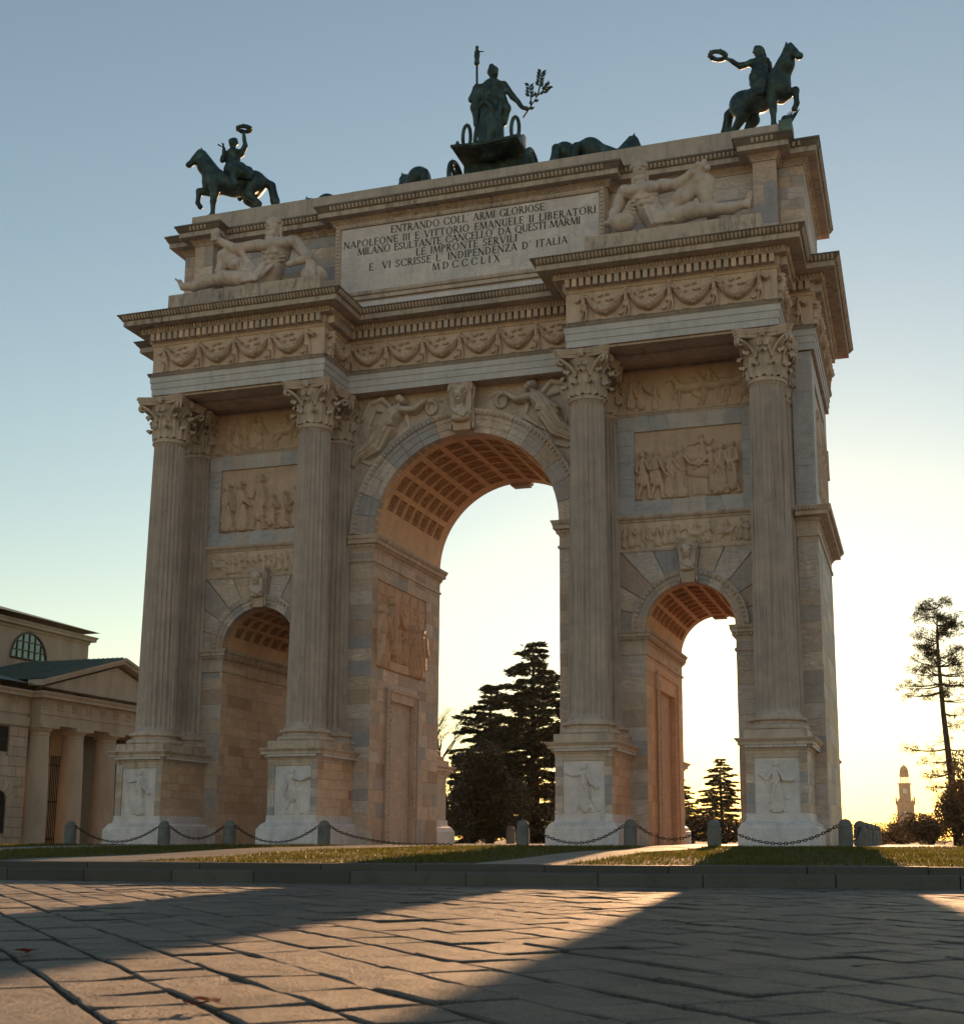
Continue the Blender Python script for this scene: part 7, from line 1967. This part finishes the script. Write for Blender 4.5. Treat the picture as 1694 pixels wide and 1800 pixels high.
for x, y, s, sz, lab in ((17.6, 58, 1.2, 1.5, 'tall brown shrub at the right edge under the pine'), (15.4, 66, 1.0, .8, 'low brown shrub left of the pine trunk'), (13.0, 80, 1.1, .62, 'low brown shrub below the far tower'), (19.5, 50, 1.0, 1.9, 'dark brown shrub at the far right edge of the lawn'), (-2.0, 76, 1.0, .75, 'golden shrub low in the right side opening'), (-5.2, 70, 1.3, .8, 'golden shrub left in the right side opening'), (11.0, 95, 1.2, .5, 'lowest shrub near the two globe lamps')):
    shrub(x, y, s, sz, lab)
# stone pine
g = random.Random(12); rng = np.random.default_rng(12); H = 17.6
tm = MB(); tm.tube([(.55, 0, 0), (.35, 0, H * .3), (.05, 0, H * .55), (-.1, 0, H * .8), (0, 0, H * .98)], [.30, .25, .19, .12, .03], 8, False)
cl = []
def branch(z, a, L, rise, n, r):
    d = Vector((math.cos(a), math.sin(a), 0)); xq = .55 - .62 * min(z / (H * .6), 1)
    p0 = Vector((xq, 0, z)); e = p0 + d * L + Vector((0, 0, rise)); limb(tm, p0, e, .035 + .012 * L, .015, -.06 * L, 4, 4)
    for k in range(n):
        q = g.uniform(.45, 1.05); p = p0.lerp(e, q) + Vector((g.gauss(0, .3), g.gauss(0, .3), g.gauss(0, .18))); cl.append((p, r * g.uniform(.6, 1.2)))
z = H * .20
while z < H:
    t_ = z / H
    if t_ < .44: L, n, nb = g.uniform(1.5, 3.0), 7, 3
    elif t_ < .62: L, n, nb = g.uniform(1.2, 2.4), 3, 2
    else: L, n, nb = (2.9 if t_ < .8 else 2.3) * (1.15 - .55 * (t_ - .62) / .38) * g.uniform(.75, 1.1), 9, 5
    for j in range(nb):
        branch(z, g.uniform(0, 6.28), L, L * (.05 if t_ < .7 else .35) * g.uniform(-.5, 1.4), n, .36)
    z += H * (.035 if t_ > .6 else .05)
branch(H * .66, 3.1, 2.7, -.1, 5, .22)
P = []
for p, r in cl:
    k = 34; d = rng.normal(size=(k, 3)); d /= np.linalg.norm(d, axis=1)[:, None]; P.append(np.array(p)[None] + d * (r * rng.uniform(.2, 1, k) ** .5)[:, None] * (1, 1, .7))
P = np.concatenate(P); V_, F_ = leaf_quads(P, .20, rng, 0, .22)
pm, pc = tm.mesh('trunk', True), np_mesh('crown', V_, F_)
tree('pine_tree', (16.6, 58, -.4), pm, pc, M['bark'], M['pine'], 'tall slender pine with tufted crown at the right edge', GRP, .3)
tree('pine_tree', (20.4, 66, -.4), pm, pc, M['bark'], M['pine'], 'second pine mostly cut off by the right edge', GRP, 2.3, .8)
# globe lamps
lp = MB().tube([(0, 0, 0), (0, 0, .6), (0, 0, 4.2)], [.14, .07, .05], 8); lp.tube([(0, 0, 4.0), (.25, 0, 4.15)], .04, 6)
lp_me = lp.mesh('post', True); lp_me.materials.append(M['iron']); gl_me = MB().ball((0, 0, 4.45), .32, 14, 10).mesh('globe', True); gl_me.materials.append(M['globe'])
for x, y, lab in ((13.15, 255, 'left one of two far globe lamps right of the arch'), (15.1, 272, 'right one of two far globe lamps right of the arch'), (-19.0, 215, 'far globe lamp low in the right side opening')):
    o = tag(empty('street_lamp', (x, y, -.4)), lab, 'street lamp', 'far globe lamps'); link('post', lp_me, None, o); link('globe', gl_me, None, o)
# castle gate tower far behind
tw = tag(empty('castle_tower', (2.9, 1000, -1)), 'distant brick castle gate tower with stepped tiers and a small dome', 'tower')
def tb(name, *bx, mat='brick', parent=None):
    m = MB()
    for b in bx: m.box(*b)
    return m.build(name, M[mat], parent or tw)
tb('gatehouse', (-13.5, -4.6, -6, 6, 0, 12.4), (4.6, 13.5, -6, 6, 0, 12.4), (-4.6, 4.6, -6, 6, 0, 8))
for s in (-1, 1):
    MB().add([(s * 14.6, -7, 12.3), (s * 5.8, -7, 15.4), (s * 5.8, 7, 15.4), (s * 14.6, 7, 12.3), (s * 5.8, -7, 12.3), (s * 5.8, 7, 12.3)], [(0, 1, 2, 3), (0, 4, 1), (3, 2, 5), (0, 3, 5, 4)]).build('wing_roof', M['brick'], tw)
    for k in (7.6, 10.8): tb('window', (s * k - .75, s * k + .75, -6.2, -6.0, 9.4, 11.6), mat='globe')
tb('lower_tier', (-6.4, 6.4, -6.4, 6.4, 8, 31)); tb('battlement', *[(-7.0 + 1.7 * k, -6.1 + 1.7 * k, -7, 7, 31, 32.4) for k in range(9)]); tb('corbel_table', (-7.2, 7.2, -7.2, 7.2, 28.6, 31))
tb('clock_face', (-1.7, 1.7, -6.6, -6.4, 19.5, 22.8), mat='globe')
for s in (-1, 1): tb('corner_turret', (s * 6.8 - .6, s * 6.8 + .6, -.6, .6, 28, 34))
tb('middle_tier', (-4.4, 4.4, -4.4, 4.4, 31, 43.5)); tb('middle_cornice', (-4.9, 4.9, -4.9, 4.9, 43.5, 44.6))
tb('window', (-1.5, 1.5, -4.6, -4.4, 36.5, 40.2), mat='globe')
for a in range(8):
    w = a * math.pi / 4 + .39; MB().tube([(2.9 * math.cos(w), 2.9 * math.sin(w), 44.6), (2.9 * math.cos(w), 2.9 * math.sin(w), 49.4)], .42, 6).build('lantern_column', M['brick'], tw)
MB().lathe([(3.6, 49.4), (3.7, 51.6), (3.4, 52), (3.3, 54), (2.8, 56), (1.7, 57.6), (.4, 58.4), (.12, 60.5)], 16).build('dome', M['brick'], tw)
# ------------------------------------------------------------------ thin sunlit air over the whole place
hz = NT('air_haze'); hz.t.nodes.remove(hz.p)
pv = hz.n('ShaderNodeVolumePrincipled'); pv.inputs['Density'].default_value = 0.00004; pv.inputs['Color'].default_value = (0.95, 0.93, 0.9, 1); pv.inputs['Anisotropy'].default_value = 0.6
hz.l(pv.outputs[0], hz.t.nodes['Material Output'].inputs['Volume'])
tag(MB().box(-1450, 1450, -290, 1300, -2.2, 62).build('haze', hz.m), 'thin golden haze in the low sun', 'haze', kind='stuff')
